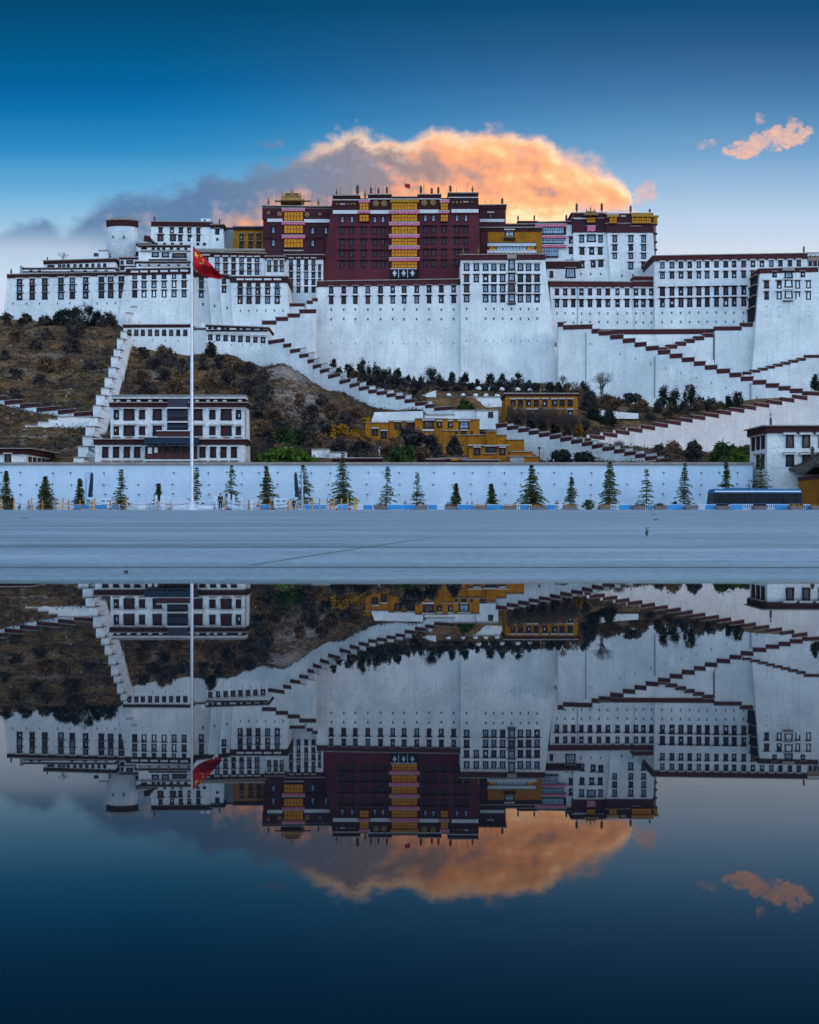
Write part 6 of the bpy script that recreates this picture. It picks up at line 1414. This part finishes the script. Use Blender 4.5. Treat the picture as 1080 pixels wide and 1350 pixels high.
# ------------------------------------------------------------------ street furniture and people
def zp(Y): return (Y - WATER_EDGE) * PLAZA_Z / (KERB_Y - WATER_EDGE)       # height of the plaza
def front():
    # flagpole
    Y = 97.0; k = Y / F; c = P(253, 0, Y); c.z = zp(Y)
    t = Thing('flagpole', 'tall white metal flagpole standing at the left of the plaza', 'flagpole', c)
    mb = MB(); n = 8; zt = P(0, 321.6, Y).z; mb.tube([(c.x, Y, lerp(c.z, zt, i / n)) for i in range(n + 1)], [lerp(.185, .115, i / n) for i in range(n + 1)], 14); t.part('pole', mb, STEEL, smooth=False)
    mb = MB(); mb.lathe((c.x, Y, zt + .005), [(.14, 0), (.2, .08), (.2, .2), (.12, .28), (.17, .42), (.12, .56), (.02, .62)], 12); t.part('cap', mb, WHITEP)
    mb = MB(); mb.lathe((c.x, Y, c.z - .05), [(.5, 0), (.5, .3), (.34, .36), (.3, .7), (.2, .8)], 16); t.part('base', mb, STONEW)
    mb = MB(); mb.tube([(c.x + .22, Y - .1, c.z + 1.4), (c.x + .17, Y - .1, zt - .3)], .012, 4); t.part('halyard', mb, ROPE)
    # flag
    topc = [(255, 325.8), (261, 331.4), (272.6, 342.4), (283, 353.4), (292.4, 363)]; botc = [(254.4, 352), (262, 359.4), (272.6, 364.4), (283, 366.9), (291.4, 368.6)]
    def cv(tab, u):
        u *= 4; i = min(int(u), 3); f_ = u - i; p0, p1, p2, p3 = tab[max(i - 1, 0)], tab[i], tab[i + 1], tab[min(i + 2, 4)]
        return [.5 * (2 * p1[j] + (p2[j] - p0[j]) * f_ + (2 * p0[j] - 5 * p1[j] + 4 * p2[j] - p3[j]) * f_ ** 2 + (3 * p1[j] - p0[j] - 3 * p2[j] + p3[j]) * f_ ** 3) for j in (0, 1)]
    def fl(u, v, out=0):
        a, b = cv(topc, u), cv(botc, u); x, y = lerp(a[0], b[0], v), lerp(a[1], b[1], v)
        x += .5 * math.sin(v * 7 + u * 5) * u
        return P(x, y, Y + .55 * math.sin(u * 6.5 + v * 5.5) * (.25 + u) + .25 * math.sin(u * 13 - v * 6) * u + .9 * v * u - out)
    nu, nv = 36, 22; mb = MB()
    for i in range(nu + 1):
        for j in range(nv + 1): mb.v.append(fl(i / nu, j / nv))
    for i in range(nu):
        for j in range(nv): q = i * (nv + 1) + j; mb.f.append((q, q + 1, q + nv + 2, q + nv + 1)); mb.m.append(0)
    c = fl(0, .5); t = Thing('flag', 'red flag with five yellow stars drooping from the top of the tall flagpole', 'flag', c); cl = t.part('cloth', mb, REDF, smooth=True)
    def star(cu, cvv, r, rot):
        mb = MB(); ctr = fl(cu, cvv, .05); ring = []
        for i in range(10):
            a = rot + math.pi * i / 5; rr = r if i % 2 == 0 else r * .4; ring.append(fl(cu + rr * math.sin(a) / 1.5, cvv - rr * math.cos(a), .05))
        for i in range(10): mb.poly([ctr, ring[i], ring[(i + 1) % 10]])
        t.part('star', mb, STAR, cl)
    star(.165, .24, .17, 0)
    for u, v, ro in ((.33, .10, .4), (.40, .21, .1), (.40, .36, -.2), (.33, .47, .5)): star(u, v, .062, ro)
    # yellow posts and ropes
    X = [(2, 0), (18.7, 0), (38, 1), (41.8, 0), (56.2, 1), (73.7, 1), (82.9, 0), (90.6, 1), (105.5, 1), (121.4, 1), (124.7, 0), (145.6, 1), (153.2, 1), (167, 0), (207.8, 0), (252, 0), (297.4, 0), (328, 1), (342, 0), (357, 1), (380, 1), (383.8, 0), (400, 0), (412, 0), (421.4, 0), (431.6, 0), (435.6, 1), (440.7, 0), (450.3, 0), (458.7, 0), (467.2, 0), (470.4, 0)]
    proto = {}
    tops = []
    for i, (x, far) in enumerate(X):
        Y = 101.5 if not far else 106.6; c = P(x, 0, Y); c.z = zp(Y); H = 1.12 if not far else .98; key = far
        lab = ORD[i] + ' from the left in the line of ' + 'yellow and orange rope posts'
        if key not in proto:
            t = Thing('rope_post', lab, 'post', c, 'rope posts along the plaza edge')
            mb = MB(); mb.lathe(c, [(.10, 0), (.10, .06), (.075, .08), (.07, H - .1), (.085, H - .08), (.085, H)], 10); t.part('post', mb, BOLLY if not far else BOLLO)
            mb = MB(); mb.lathe(c + Vector((0, 0, H + .003)), [(.07, 0), (.09, .06), (.02, .13)], 10); t.part('cap', mb, BOLLO)
            proto[key] = t.o
        else:
            o = proto[key].copy(); COL.objects.link(o); o.location = c; o['label'] = lab
            for ch in list(proto[key].children):
                d = ch.copy(); COL.objects.link(d); d.parent = o
        tops.append((x, far, c + Vector((0, 0, H * .72))))
    n = 0
    for far in (0, 1):
        L = [q for q in tops if q[1] == far and q[0] < 425]
        for (xa, _, a), (xb, _, b) in zip(L, L[1:]):
            if xb - xa > 60: continue
            mb = MB(); sag = .12 + .045 * (b - a).length
            for dz_ in (0, -.42):
                pts = [a.lerp(b, i / 10) + Vector((0, 0, dz_ - sag * 4 * (i / 10) * (1 - i / 10))) for i in range(11)]
                mb.tube(pts, .022, 5)
            n += 1; single('barrier_rope', mb, ROPE, 'pair of ropes sagging between %s posts, %s span from the left' % ('nearer yellow' if not far else 'farther orange', ORD[L.index((xa, far, a))]), 'rope', a, 'ropes between the posts')
    # planters and barrier fence
    PL = [(492.7, 510, 'r'), (547.7, 564, 'r'), (586.4, 603, 'r'), (625, 641.6, 'y'), (664.2, 681.4, 'y'), (701.2, 719.4, 'y'), (742.6, 760, 'y'), (789.4, 804.8, 'y'), (833.8, 850.6, 'n'), (862.4, 879, 'n'), (903.2, 920, 'n'), (944.4, 961.4, 'n'), (993, 1010.4, 'r'), (1040.4, 1058.6, 'y'), (1068.6, 1086, 'y')]
    Y = 106.4; k = Y / F; zb = zp(Y)
    what = {'r': 'dark red flowers', 'y': 'orange-yellow flowers', 'n': 'bare soil'}
    for i, (a, b, kd) in enumerate(PL):
        xa, xb = P(a, 0, Y).x, P(b, 0, Y).x; c = Vector(((xa + xb) / 2, Y, zb)); t = Thing('planter', 'grey stone trough with %s, %s planter from the left along the plaza edge' % (what[kd], ORD[i]), 'planter', c, 'planters along the plaza edge')
        mb = MB(); mb.hexa([(xa + .08, Y - .3, zb), (xb - .08, Y - .3, zb), (xb, Y - .36, zb + .36), (xa, Y - .36, zb + .36)], [(xa + .08, Y + .3, zb), (xb - .08, Y + .3, zb), (xb, Y + .36, zb + .36), (xa, Y + .36, zb + .36)])
        mb.box(xa - .04, Y - .4, zb + .362, xb + .04, Y + .4, zb + .42); t.part('trough', mb, PLANT)
        fb = MB(); r = random.Random(i); quads(fb, [Vector((r.uniform(xa, xb), Y + r.uniform(-.3, .3), zb + .42 + r.random() ** 2 * (.24 if kd != 'n' else .12))) for _ in range(150 if kd != 'n' else 60)], .06, r)
        t.part('flowers' if kd != 'n' else 'withered_plants', fb, {'r': FLRED, 'y': FLYEL, 'n': TWIGB}[kd])
    gaps = [(471.5, 491)] + [(PL[i][1] + .8, PL[i + 1][0] - .8) for i in range(len(PL) - 1) if not (PL[i][1] > 755 and PL[i][1] < 770)] + [(787, 788.8)]
    gaps = [(36, 44), (98, 118), (126, 141), (148, 158), (343, 356), (399, 412), (413, 430), (446, 458)] + [g for g in gaps if g[1] - g[0] > 4]
    for i, (a, b) in enumerate(gaps):
        Yf = Y + .7 if a > 470 else 107.2; zf = zp(Yf); xa, xb = P(a, 0, Yf).x, P(b, 0, Yf).x; L = xb - xa
        where = 'low blue and white barrier fence, %s section from the left' % ORD[i]
        c = Vector(((xa + xb) / 2, Yf, zf)); t = Thing('barrier_fence', where, 'fence', c, 'barrier fence sections')
        H = .62; mb = MB(); npk = max(3, int(L / .2)); r = random.Random(i)
        for j in range(npk + 1):
            x = lerp(xa, xb, j / npk); mb.box(x - .03, Yf - .06, zf, x + .03, Yf - .02, zf + H)
        mb.box(xa - .05, Yf - .02, zf + H - .08, xb + .05, Yf + .02, zf + H - .02); mb.box(xa - .05, Yf - .02, zf + .1, xb + .05, Yf + .02, zf + .15); t.part('railing', mb, WHITEP)
        f0, f1 = r.choice([(0, .55), (.4, 1), (.25, .75), (0, 1)]) if a > 470 else (0, 1)
        mb = MB(); mb.box(lerp(xa, xb, f0), Yf - .12, zf + .05, lerp(xa, xb, f1), Yf - .08, zf + H * .9); t.part('panel', mb, BLUEP)
    # round shrub in the row
    c = P(775.5, 672, 106.4); c.z = zp(106.4); r = random.Random(4); st, lf = bush_mesh(c, 10.6 * k, .8, 6.2 * k, 700, .09, r, 12)
    t = Thing('bush', 'low rounded green shrub standing in the gap of the planter row', 'bush', c); t.part('stems', st, BARK); t.part('leaves', lf, L_DGR)
    for j, (x, yt, hw, lab) in enumerate(((870, 660, 8, 'scrubby low thicket beside the leaning conifer'), (889, 657, 8, 'dark twiggy thicket at the left foot of the loose-branched conifer'), (992, 622, 9, 'pale dry bush against the end of the street wall'))):
        c = P(x, 669, 124); c.z = PLAZA_Z; kk = 124 / F; st, lf = bush_mesh(c, hw * kk, .7, (669 - yt) * kk / 2, 420, .09, random.Random(j), 8); t = Thing('bush', lab, 'bush', c); t.part('stems', st, TWIG); t.part('leaves', lf, L_GREY)
    # folded parasols
    for px, cxx, x2, lab in ((113, 120, 114.4, 'dark folded parasol on a pale blue pole, left of the little balustrade'), (398.6, 391, 398, 'dark folded parasol on a pale blue pole before the ragged conifer')):
        Y = 107.4; kk = Y / F; c = P(px, 0, Y); c.z = zp(Y); t = Thing('parasol', lab, 'parasol', c, 'folded parasols')
        zt = P(0, 622.6, Y).z; mb = MB(); mb.tube([c, (c.x, Y, zt)], .10, 8); mb.tube([(c.x, Y, zt - .1), (P(cxx, 0, Y).x, Y - .1, zt + .05)], .05, 6); mb.tube([(c.x, Y, P(0, 640, Y).z), (P(lerp(px, cxx, .5), 0, Y).x, Y - .05, P(0, 630, Y).z), (P(cxx, 0, Y).x, Y - .1, zt)], .045, 6); t.part('pole', mb, PALEB)
        mb = MB(); mb.box(c.x - .45, Y - .45, c.z - .02, c.x + .45, Y + .45, c.z + .12); t.part('base', mb, PALEB)
        s = 1 if cxx > px else -1; mb = MB(); prof = [(622.6, .9, 1.2), (626, 1.9, 1.1), (634, 2.3, .6), (646, 2.9, -.4), (650, 2.6, -.8), (653, 3.4, -.9), (655.4, 2.6, -1)]; n = 14; bi = 0
        for py, rr, sh in prof:
            cc = P(cxx + sh * s, py, Y - .1)
            for i in range(n):
                a = 2 * math.pi * i / n; q = rr * kk * (1 if i % 2 else .72); mb.v.append(cc + Vector((q * math.cos(a), q * math.sin(a), 0)))
        for j in range(len(prof) - 1):
            for i in range(n): mb.f.append((j * n + i, (j + 1) * n + i, (j + 1) * n + (i + 1) % n, j * n + (i + 1) % n)); mb.m.append(0)
        mb.f.append(tuple(range(n))); mb.f.append(tuple(reversed(range((len(prof) - 1) * n, len(prof) * n)))); mb.m += [0, 0]; cn = t.part('canopy', mb, NAVY)
        cc = P(cxx - .85 * s, 650.4, Y - .1); mb = MB(); mb.lathe(cc, [(2.75 * kk, 0), (2.75 * kk, .8 * kk)], 12); t.part('strap', mb, CLO_D, cn)
    # marble balustrades (two small bridges)
    def balus(lab, pts, Hs=None, Y=108.9):
        c = P(pts[0][0], 0, Y); c.z = PLAZA_Z - .1; t = Thing('balustrade', lab, 'balustrade', c, 'marble balustrades')
        for i, (x, dy_, dz_) in enumerate(pts):
            p = P(x, 0, Y + dy_); p.x = (x - CX) * (Y + dy_) / F; z = PLAZA_Z - .1 + dz_; mb = MB()
            mb.box(p.x - .14, p.y - .14, z, p.x + .14, p.y + .14, z + 1.15); mb.lathe((p.x, p.y, z + 1.152), [(.12, 0), (.16, .08), (.13, .38), (.15, .45), (.03, .56)], 10); t.part('post', mb, STONEW)
            if i:
                xa, ya, za = pts[i - 1]; a = Vector(((xa - CX) * (Y + ya) / F, Y + ya, PLAZA_Z - .1 + za)); b = Vector((p.x, p.y, z)); d = (b - a).normalized(); a2, b2 = a + d * .15, b - d * .15
                mb = MB(); nn = Vector((-d.y, d.x, 0)) * .07; up = Vector((0, 0, 1))
                for lo, hi in ((.05, .55), (.78, .95)): mb.hexa([a2 - nn + up * lo, b2 - nn + up * lo, b2 - nn + up * hi, a2 - nn + up * hi], [a2 + nn + up * lo, b2 + nn + up * lo, b2 + nn + up * hi, a2 + nn + up * hi])
                for f0, f1 in ((0, .1), (.28, .38), (.62, .72), (.9, 1)): mb.hexa([a2.lerp(b2, f0) - nn * .9 + up * .551, a2.lerp(b2, f1) - nn * .9 + up * .551, a2.lerp(b2, f1) - nn * .9 + up * .779, a2.lerp(b2, f0) - nn * .9 + up * .779], [a2.lerp(b2, f0) + nn * .9 + up * .551, a2.lerp(b2, f1) + nn * .9 + up * .551, a2.lerp(b2, f1) + nn * .9 + up * .779, a2.lerp(b2, f0) + nn * .9 + up * .779])
                t.part('panel', mb, STONEW)
    balus('white marble balustrade with carved panels directly behind the flagpole', [(216, -2.2, -.2), (221.6, -.6, 0), (225, .8, .15), (254, 1.6, .2), (283, 1.2, .2), (286, -.8, 0)])
    balus('white marble balustrade running down beside the dark-clad guard', [(302, -.6, .25), (308, -1.2, .1), (319, -1.8, -.15), (332, -2.3, -.4)])
    balus('short white marble balustrade left of the flagpole beside the little conifer', [(187, 0, -.1), (196, .4, .05), (206, .4, .1), (213, -1, .05)])
    mb = MB(); c = P(189, 0, 107); xa, xb = P(184, 0, 107).x, P(193, 0, 107).x; mb.box(xa, 106.6, zp(106.6) - .02, xb, 107.3, PLAZA_Z + .78); mb.box(xa - .06, 106.54, PLAZA_Z + .782, xb + .06, 107.36, PLAZA_Z + .88); single('stone_pedestal', mb, STONEW, 'plain white stone block at the left end of the marble balustrades', 'pedestal', c)
    mb = MB(); xa, xb = P(228, 0, 107.4).x, P(246, 0, 107.4).x
    for j in range(4): mb.box(xa, 106.9 + j * .4, PLAZA_Z - .14, xb, 107.298 + j * .4, PLAZA_Z + .02 + j * .15)
    xa2, xb2 = P(258, 0, 107.4).x, P(281, 0, 107.4).x
    single('stone_steps', mb, STONEW, 'pale stone steps between the marble balustrade posts left of the flagpole', 'steps', P(237, 672, 107.4)); mb = MB()
    for j in range(4): mb.box(xa2, 106.9 + j * .4, PLAZA_Z - .14, xb2, 107.298 + j * .4, PLAZA_Z + .02 + j * .15)
    single('stone_steps', mb, STONEW, 'pale stone steps between the flagpole and the dark-clad guard', 'steps', P(270, 672, 107.4))
    # notice boards seen faintly behind the posts
    for x0, x1, lab in ((131, 147, 'pale blue notice board behind the posts right of the first folded parasol'), (361, 379.6, 'pale blue notice board left of the second folded parasol')):
        Y = 108.9; xa, xb = P(x0, 0, Y).x, P(x1, 0, Y).x; z0 = PLAZA_Z - .1; c = Vector(((xa + xb) / 2, Y, z0)); t = Thing('notice_board', lab, 'notice board', c)
        mb = MB(); mb.box(xa, Y, z0 + .35, xb, Y + .08, z0 + 1.45); bd = t.part('board', mb, WB); mb = MB()
        for x in (xa + .1, xb - .1): mb.box(x - .04, Y + .081, z0 - .05, x + .04, Y + .16, z0 + 1.5)
        t.part('legs', mb, PALEB); mb = MB(); mb.box(xa + .25, Y - .012, z0 + 1.0, lerp(xa, xb, .45), Y - .002, z0 + 1.18); t.part('notice', mb, TIMBER, bd); mb = MB(); mb.box(lerp(xa, xb, .6), Y - .012, z0 + 1.0, xb - .25, Y - .002, z0 + 1.18); t.part('notice', mb, TIMBER, bd)
    # bus
    Y = 114.0; kk = Y / F; x0, x1 = P(939, 0, Y).x, P(1059.5, 0, Y).x; zr = PLAZA_Z - .14; zt = P(0, 644.4, Y).z; Wd = 2.5; c = Vector(((x0 + x1) / 2, Y + Wd / 2, zr))
    t = Thing('bus', 'blue city bus with a dark window band passing at the right behind the planters', 'bus', c)
    z1, z2, z3 = P(0, 663.6, Y).z, P(0, 650.2, Y).z, zt
    mb = MB(); mb.hexa([(x0 + .1, Y, zr + .32), (x1 - .05, Y, zr + .32), (x1 - .05, Y, z1), (x0 + .06, Y, z1)], [(x0 + .1, Y + Wd, zr + .32), (x1 - .05, Y + Wd, zr + .32), (x1 - .05, Y + Wd, z1), (x0 + .06, Y + Wd, z1)]); t.part('body', mb, BUSB)
    mb = MB(); mb.hexa([(x0 + .1, Y + .03, z1 + .004), (x1 - .1, Y + .03, z1 + .004), (x1 - .2, Y + .06, z2), (x0 + .26, Y + .06, z2)], [(x0 + .1, Y + Wd - .03, z1 + .004), (x1 - .1, Y + Wd - .03, z1 + .004), (x1 - .2, Y + Wd - .06, z2), (x0 + .26, Y + Wd - .06, z2)]); gl = t.part('window_band', mb, BUSG)
    for j in range(7):
        x = lerp(x0, x1, (j + .6) / 7.2); mb = MB(); mb.box(x - .05, Y + .0, z1 + .01, x + .05, Y + .04, z2 - .01); t.part('pillar', mb, BUSG, gl)
    mb = MB(); e = .22; mb.hexa([(x0 + .2, Y + .02, z2 + .004), (x1 - .15, Y + .02, z2 + .004), (x1 - .3, Y + .16, z3), (x0 + .4, Y + .16, z3)], [(x0 + .2, Y + Wd - .02, z2 + .004), (x1 - .15, Y + Wd - .02, z2 + .004), (x1 - .3, Y + Wd - .16, z3), (x0 + .4, Y + Wd - .16, z3)]); rf = t.part('roof', mb, BUSB)
    mb = MB(); mb.box(x0 + .35, Y - .015, lerp(z2, z3, .28), x1 - .3, Y + .10, lerp(z2, z3, .55)); t.part('stripe', mb, WHITEP, rf)
    mb = MB(); mb.box(x0 + 2, Y + .5, z3 + .003, x0 + 4.4, Y + 2, z3 + .14); t.part('roof_unit', mb, BUSB, rf)
    mb = MB(); mb.box(x0 + .12, Y - .014, z1 - .32, x1 - .08, Y - .002, z1 - .05); t.part('stripe', mb, BUSG)
    for xx in (x0 + 2.0, x1 - 2.3):
        for yy in (Y - .02, Y + Wd - .26):
            def disc(r0, ya, yb):
                mb = MB(); n = 18; a = [Vector((xx + r0 * math.cos(2 * math.pi * i / n), ya, zr + .48 + r0 * math.sin(2 * math.pi * i / n))) for i in range(n)]; b = [Vector((p.x, yb, p.z)) for p in a]
                mb.poly(a); mb.poly(list(reversed(b)))
                for i in range(n): mb.poly([a[i], b[i], b[(i + 1) % n], a[(i + 1) % n]])
                return mb
            w = t.part('wheel', disc(.48, yy - .02, yy + .28), RUBBER); t.part('rim', disc(.26, yy - .05, yy + .3), STEEL, w)
    for zz in (z1 - .5,):
        mb = MB(); mb.box(x1 - .06, Y + .3, zz - .12, x1 - .03, Y + .7, zz + .12); t.part('headlight', mb, WHITEP); mb = MB(); mb.box(x1 - .06, Y + Wd - .7, zz - .12, x1 - .03, Y + Wd - .3, zz + .12); t.part('headlight', mb, WHITEP)
    # people
    def person(px, Y, H, z, lab, coat, trous, face=0.0, sit=False, long_coat=False, hands='down', cap=None):
        c = P(px, 0, Y); c.z = z; t = Thing('person', lab, 'person', c); s = H / 1.72
        ca, sa = math.cos(face), math.sin(face)
        def q(x, y, z_): return (s * (x * ca - y * sa), s * (x * sa + y * ca), s * z_)
        hip = .45 if sit else .93
        J = {'pel': (0, 0, hip), 'sp': (0, 0, hip + .22), 'ch': (0, .01, hip + .42), 'nk': (0, 0, hip + .57), 'hd': (0, -.02, hip + .70), 'tp': (0, .0, hip + .77), 'no': (0, -.105, hip + .68)}
        E = [('pel', 'sp'), ('sp', 'ch'), ('ch', 'nk'), ('nk', 'hd'), ('hd', 'tp'), ('hd', 'no')]
        Rd = {'pel': .135, 'sp': .12, 'ch': .14, 'nk': .058, 'hd': .092, 'tp': .07, 'no': .022}
        for sd, n_ in ((-1, 'l'), (1, 'r')):
            fw = .0 if not sit else -.42
            J.update({'hp' + n_: (.09 * sd, 0, hip - .05), 'kn' + n_: (.10 * sd, fw - .02, hip - .45 if not sit else hip - .02), 'an' + n_: (.10 * sd, fw + .02, .09), 'to' + n_: (.11 * sd, fw - .15, .04)})
            J.update({'sh' + n_: (.185 * sd, .01, hip + .49)})
            if hands == 'front': J.update({'el' + n_: (.25 * sd, -.02, hip + .24), 'wr' + n_: (.09 * sd, -.22, hip + .14), 'ha' + n_: (.03 * sd, -.25, hip + .11)})
            else: J.update({'el' + n_: (.235 * sd, .03, hip + .22), 'wr' + n_: (.245 * sd, -.04, hip - .02), 'ha' + n_: (.245 * sd, -.06, hip - .12)})
            E += [('pel', 'hp' + n_), ('hp' + n_, 'kn' + n_), ('kn' + n_, 'an' + n_), ('an' + n_, 'to' + n_), ('ch', 'sh' + n_), ('sh' + n_, 'el' + n_), ('el' + n_, 'wr' + n_), ('wr' + n_, 'ha' + n_)]
            Rd.update({'hp' + n_: .095, 'kn' + n_: .062, 'an' + n_: .042, 'to' + n_: .035, 'sh' + n_: .062, 'el' + n_: .046, 'wr' + n_: .032, 'ha' + n_: .034})
            for f_, (dx_, l_) in enumerate(((-.03, .07), (-.01, .085), (.01, .09), (.03, .08))):
                h = J['ha' + n_]; J['f%d%s' % (f_, n_)] = (h[0] + dx_ * .3, h[1] + dx_ * .9 - .01, h[2] - l_); E.append(('ha' + n_, 'f%d%s' % (f_, n_))); Rd['f%d%s' % (f_, n_)] = .009
            h = J['ha' + n_]; J['th' + n_] = (h[0] - .02 * sd, h[1] - .06, h[2] - .03); E.append(('ha' + n_, 'th' + n_)); Rd['th' + n_] = .011
        def skin(name, keys, edges, grow, m, parent=None):
            keys = list(keys); ix = {k_: i for i, k_ in enumerate(keys)}; me = bpy.data.meshes.new(name); me.from_pydata([q(*J[k_]) for k_ in keys], [(ix[a], ix[b]) for a, b in edges if a in ix and b in ix], [])
            o = bpy.data.objects.new(name, me); COL.objects.link(o); o.parent = parent or t.o; me.materials.append(m)
            md = o.modifiers.new('skin', 'SKIN'); md.use_smooth_shade = True
            if not me.skin_vertices: me.attributes
            for i, k_ in enumerate(keys):
                v = me.skin_vertices[0].data[i]; v.radius = (s * (Rd[k_] + grow), s * (Rd[k_] * (.8 if k_ in ('pel', 'sp', 'ch') else 1) + grow)); v.use_root = (i == 0)
            o.modifiers.new('subdivision', 'SUBSURF').levels = 1; o.modifiers['subdivision'].render_levels = 1
            return o
        # skin layers need the operator-free route: build through bmesh
        return t, J, E, Rd, q, s, coat, trous, long_coat, cap
    def grow(t, name, J, E, Rd, q, s, keys, extra, m, parent=None):
        keys = list(keys); ix = {k_: i for i, k_ in enumerate(keys)}; bm = bmesh.new(); lay = bm.verts.layers.skin.verify(); vs = []
        for i, k_ in enumerate(keys):
            v = bm.verts.new(q(*J[k_])); r_ = Rd[k_] + extra; v[lay].radius = (s * r_, s * r_ * (.78 if k_ in ('pel', 'sp', 'ch') else 1)); v[lay].use_root = (i == 0); vs.append(v)
        for a, b in E:
            if a in ix and b in ix: bm.edges.new((vs[ix[a]], vs[ix[b]]))
        me = bpy.data.meshes.new(name); bm.to_mesh(me); bm.free(); me.materials.append(m); o = bpy.data.objects.new(name, me); COL.objects.link(o); o.parent = parent or t.o
        md = o.modifiers.new('skin', 'SKIN'); md.use_smooth_shade = True; sb = o.modifiers.new('subdivision', 'SUBSURF'); sb.levels = 1; sb.render_levels = 1
        return o
    def make(px, Y, H, z, lab, coat, trous, **kw):
        t, J, E, Rd, q, s, coat, trous, long_coat, cap = person(px, Y, H, z, lab, coat, trous, **kw)
        b = grow(t, 'body', J, E, Rd, q, s, J.keys(), 0, SKIN)
        up = ['ch', 'sp', 'pel'] + [a + n_ for n_ in 'lr' for a in ('sh', 'el', 'wr')]
        grow(t, 'coat', J, E, Rd, q, s, up, .022, coat, b); lo = ['pel'] + [a + n_ for n_ in 'lr' for a in ('hp', 'kn', 'an')]
        grow(t, 'trousers', J, E, Rd, q, s, lo, .018, trous, b)
        if long_coat:
            mb = MB(); hz_ = J['pel'][2]; mb.lathe((0, 0, 0), [(.27 * s, .22 * s), (.23 * s, .6 * s), (.175 * s, (hz_ + .1) * s), (.17 * s, (hz_ + .3) * s)], 14, sy=.8); o = mb.build('skirt', coat, b)
        for n_, sd in (('l', -1), ('r', 1)):
            a, e = Vector(q(*J['an' + n_])), Vector(q(*J['to' + n_])); mb = MB(); mb.tube([a + Vector((0, 0, -.05 * s)) - (e - a) * .3, e], [.055 * s, .045 * s], 8); mb.build('shoe', CLO_D, b)
        h = Vector(q(*J['hd'])); mb = MB(); mb.lathe(h + Vector((0, .012 * s, .0)), [(.104 * s, .0), (.112 * s, .05 * s), (.095 * s, .10 * s), (.04 * s, .135 * s)], 12); mb.build('hair' if not cap else 'cap', cap or HAIR, b)
        for sd in (-1, 1):
            e = Vector(q(sd * .035, -.112, J['hd'][2] + .0)); mb = MB(); mb.lathe(e, [(.008 * s, -.006 * s), (.012 * s, 0), (.008 * s, .006 * s)], 6); mb.build('eye', CLO_D, b)
    make(14.6, 107.4, 1.82, PLAZA_Z - .12, 'person in long black clothes standing beside the slim conifer at the far left', CLO_D, CLO_D, long_coat=True)
    make(290.6, 106.2, 1.80, zp(106.2), 'guard in black uniform standing between the two marble balustrades', CLO_D, CLO_D, cap=CLO_D)
    make(26, 107.2, .98, zp(107.2) - .02, 'person in blue sitting low right of the dark figure at far left', CLO_B, CLO_D, sit=True)
    make(387.4, 107.6, 1.35, PLAZA_Z - .1, 'person in dark clothes half hidden under the second folded parasol', CLO_D, CLO_D)
    for x, lab, cl_, hh in ((534.6, 'person in black seen over the fence left of the second planter', CLO_D, 1.15), (590.4, 'person in black behind the third planter', CLO_D, 1.05), (616, 'person in blue behind the fence right of the third planter', CLO_B, 1.05), (622.4, 'small dark person behind the fourth planter', CLO_D, 1.1), (734.6, 'person in black bending over the fence left of the slender conifer', CLO_D, 1.25)):
        make(x, 109.6, hh * 1.25, PLAZA_Z - .14 - .28 * hh, lab, cl_, CLO_D, face=.5)
    # weed in a paving joint, and a few dropped leaves
    Y = 12.5; kk = Y / F; c = P(853, 0, Y); c.z = zp(Y); r = random.Random(5); st = MB(); lf = MB()
    tall = (703 - 690) * kk
    for j in range(9):
        a = r.uniform(0, 6.28); e = c + Vector((math.cos(a) * .025, math.sin(a) * .025, tall * r.uniform(.45, 1))); st.tube([c - Vector((0, 0, .01)), (c + e) / 2 + Vector((0, 0, .004)), e], [.0022, .0018, .001], 4); quads(lf, [c.lerp(e, r.uniform(.3, 1.05)) for _ in range(9)], .011, r)
    t = Thing('weed', 'small green weed growing out of a paving joint on the right of the plaza', 'weed', c); t.part('stems', st, BARK); t.part('leaves', lf, L_GRN)
    for i, (x, py, Yl, lab) in enumerate(((32, 684, 30, 'dry leaf lying far out on the left of the plaza'), (865, 684.5, 27, 'dry leaf lying just behind the weed on the plaza'), (862, 679.8, 42, 'dry leaf lying farthest out above the weed'), (166, 759, 5.5, 'dry leaf lying near the puddle edge on the left'))):
        c = P(x, 0, Yl); c.z = zp(Yl) + .004; mb = MB(); s = .05 if Yl > 10 else .008; n = 9
        ring = [c + Vector((s * 1.6 * math.cos(6.283 * j / n), s * math.sin(6.283 * j / n), .012 * math.sin(j * 2.2) + .014)) for j in range(n)]
        mb.poly(ring); mb.poly([p + Vector((0, 0, -.006)) for p in reversed(ring)])
        for j in range(n): mb.poly([ring[j], ring[j] + Vector((0, 0, -.006)), ring[(j + 1) % n] + Vector((0, 0, -.006)), ring[(j + 1) % n]])
        single('dry_leaf', mb, BARK, lab, 'leaf', c, 'dry leaves on the plaza')
front()
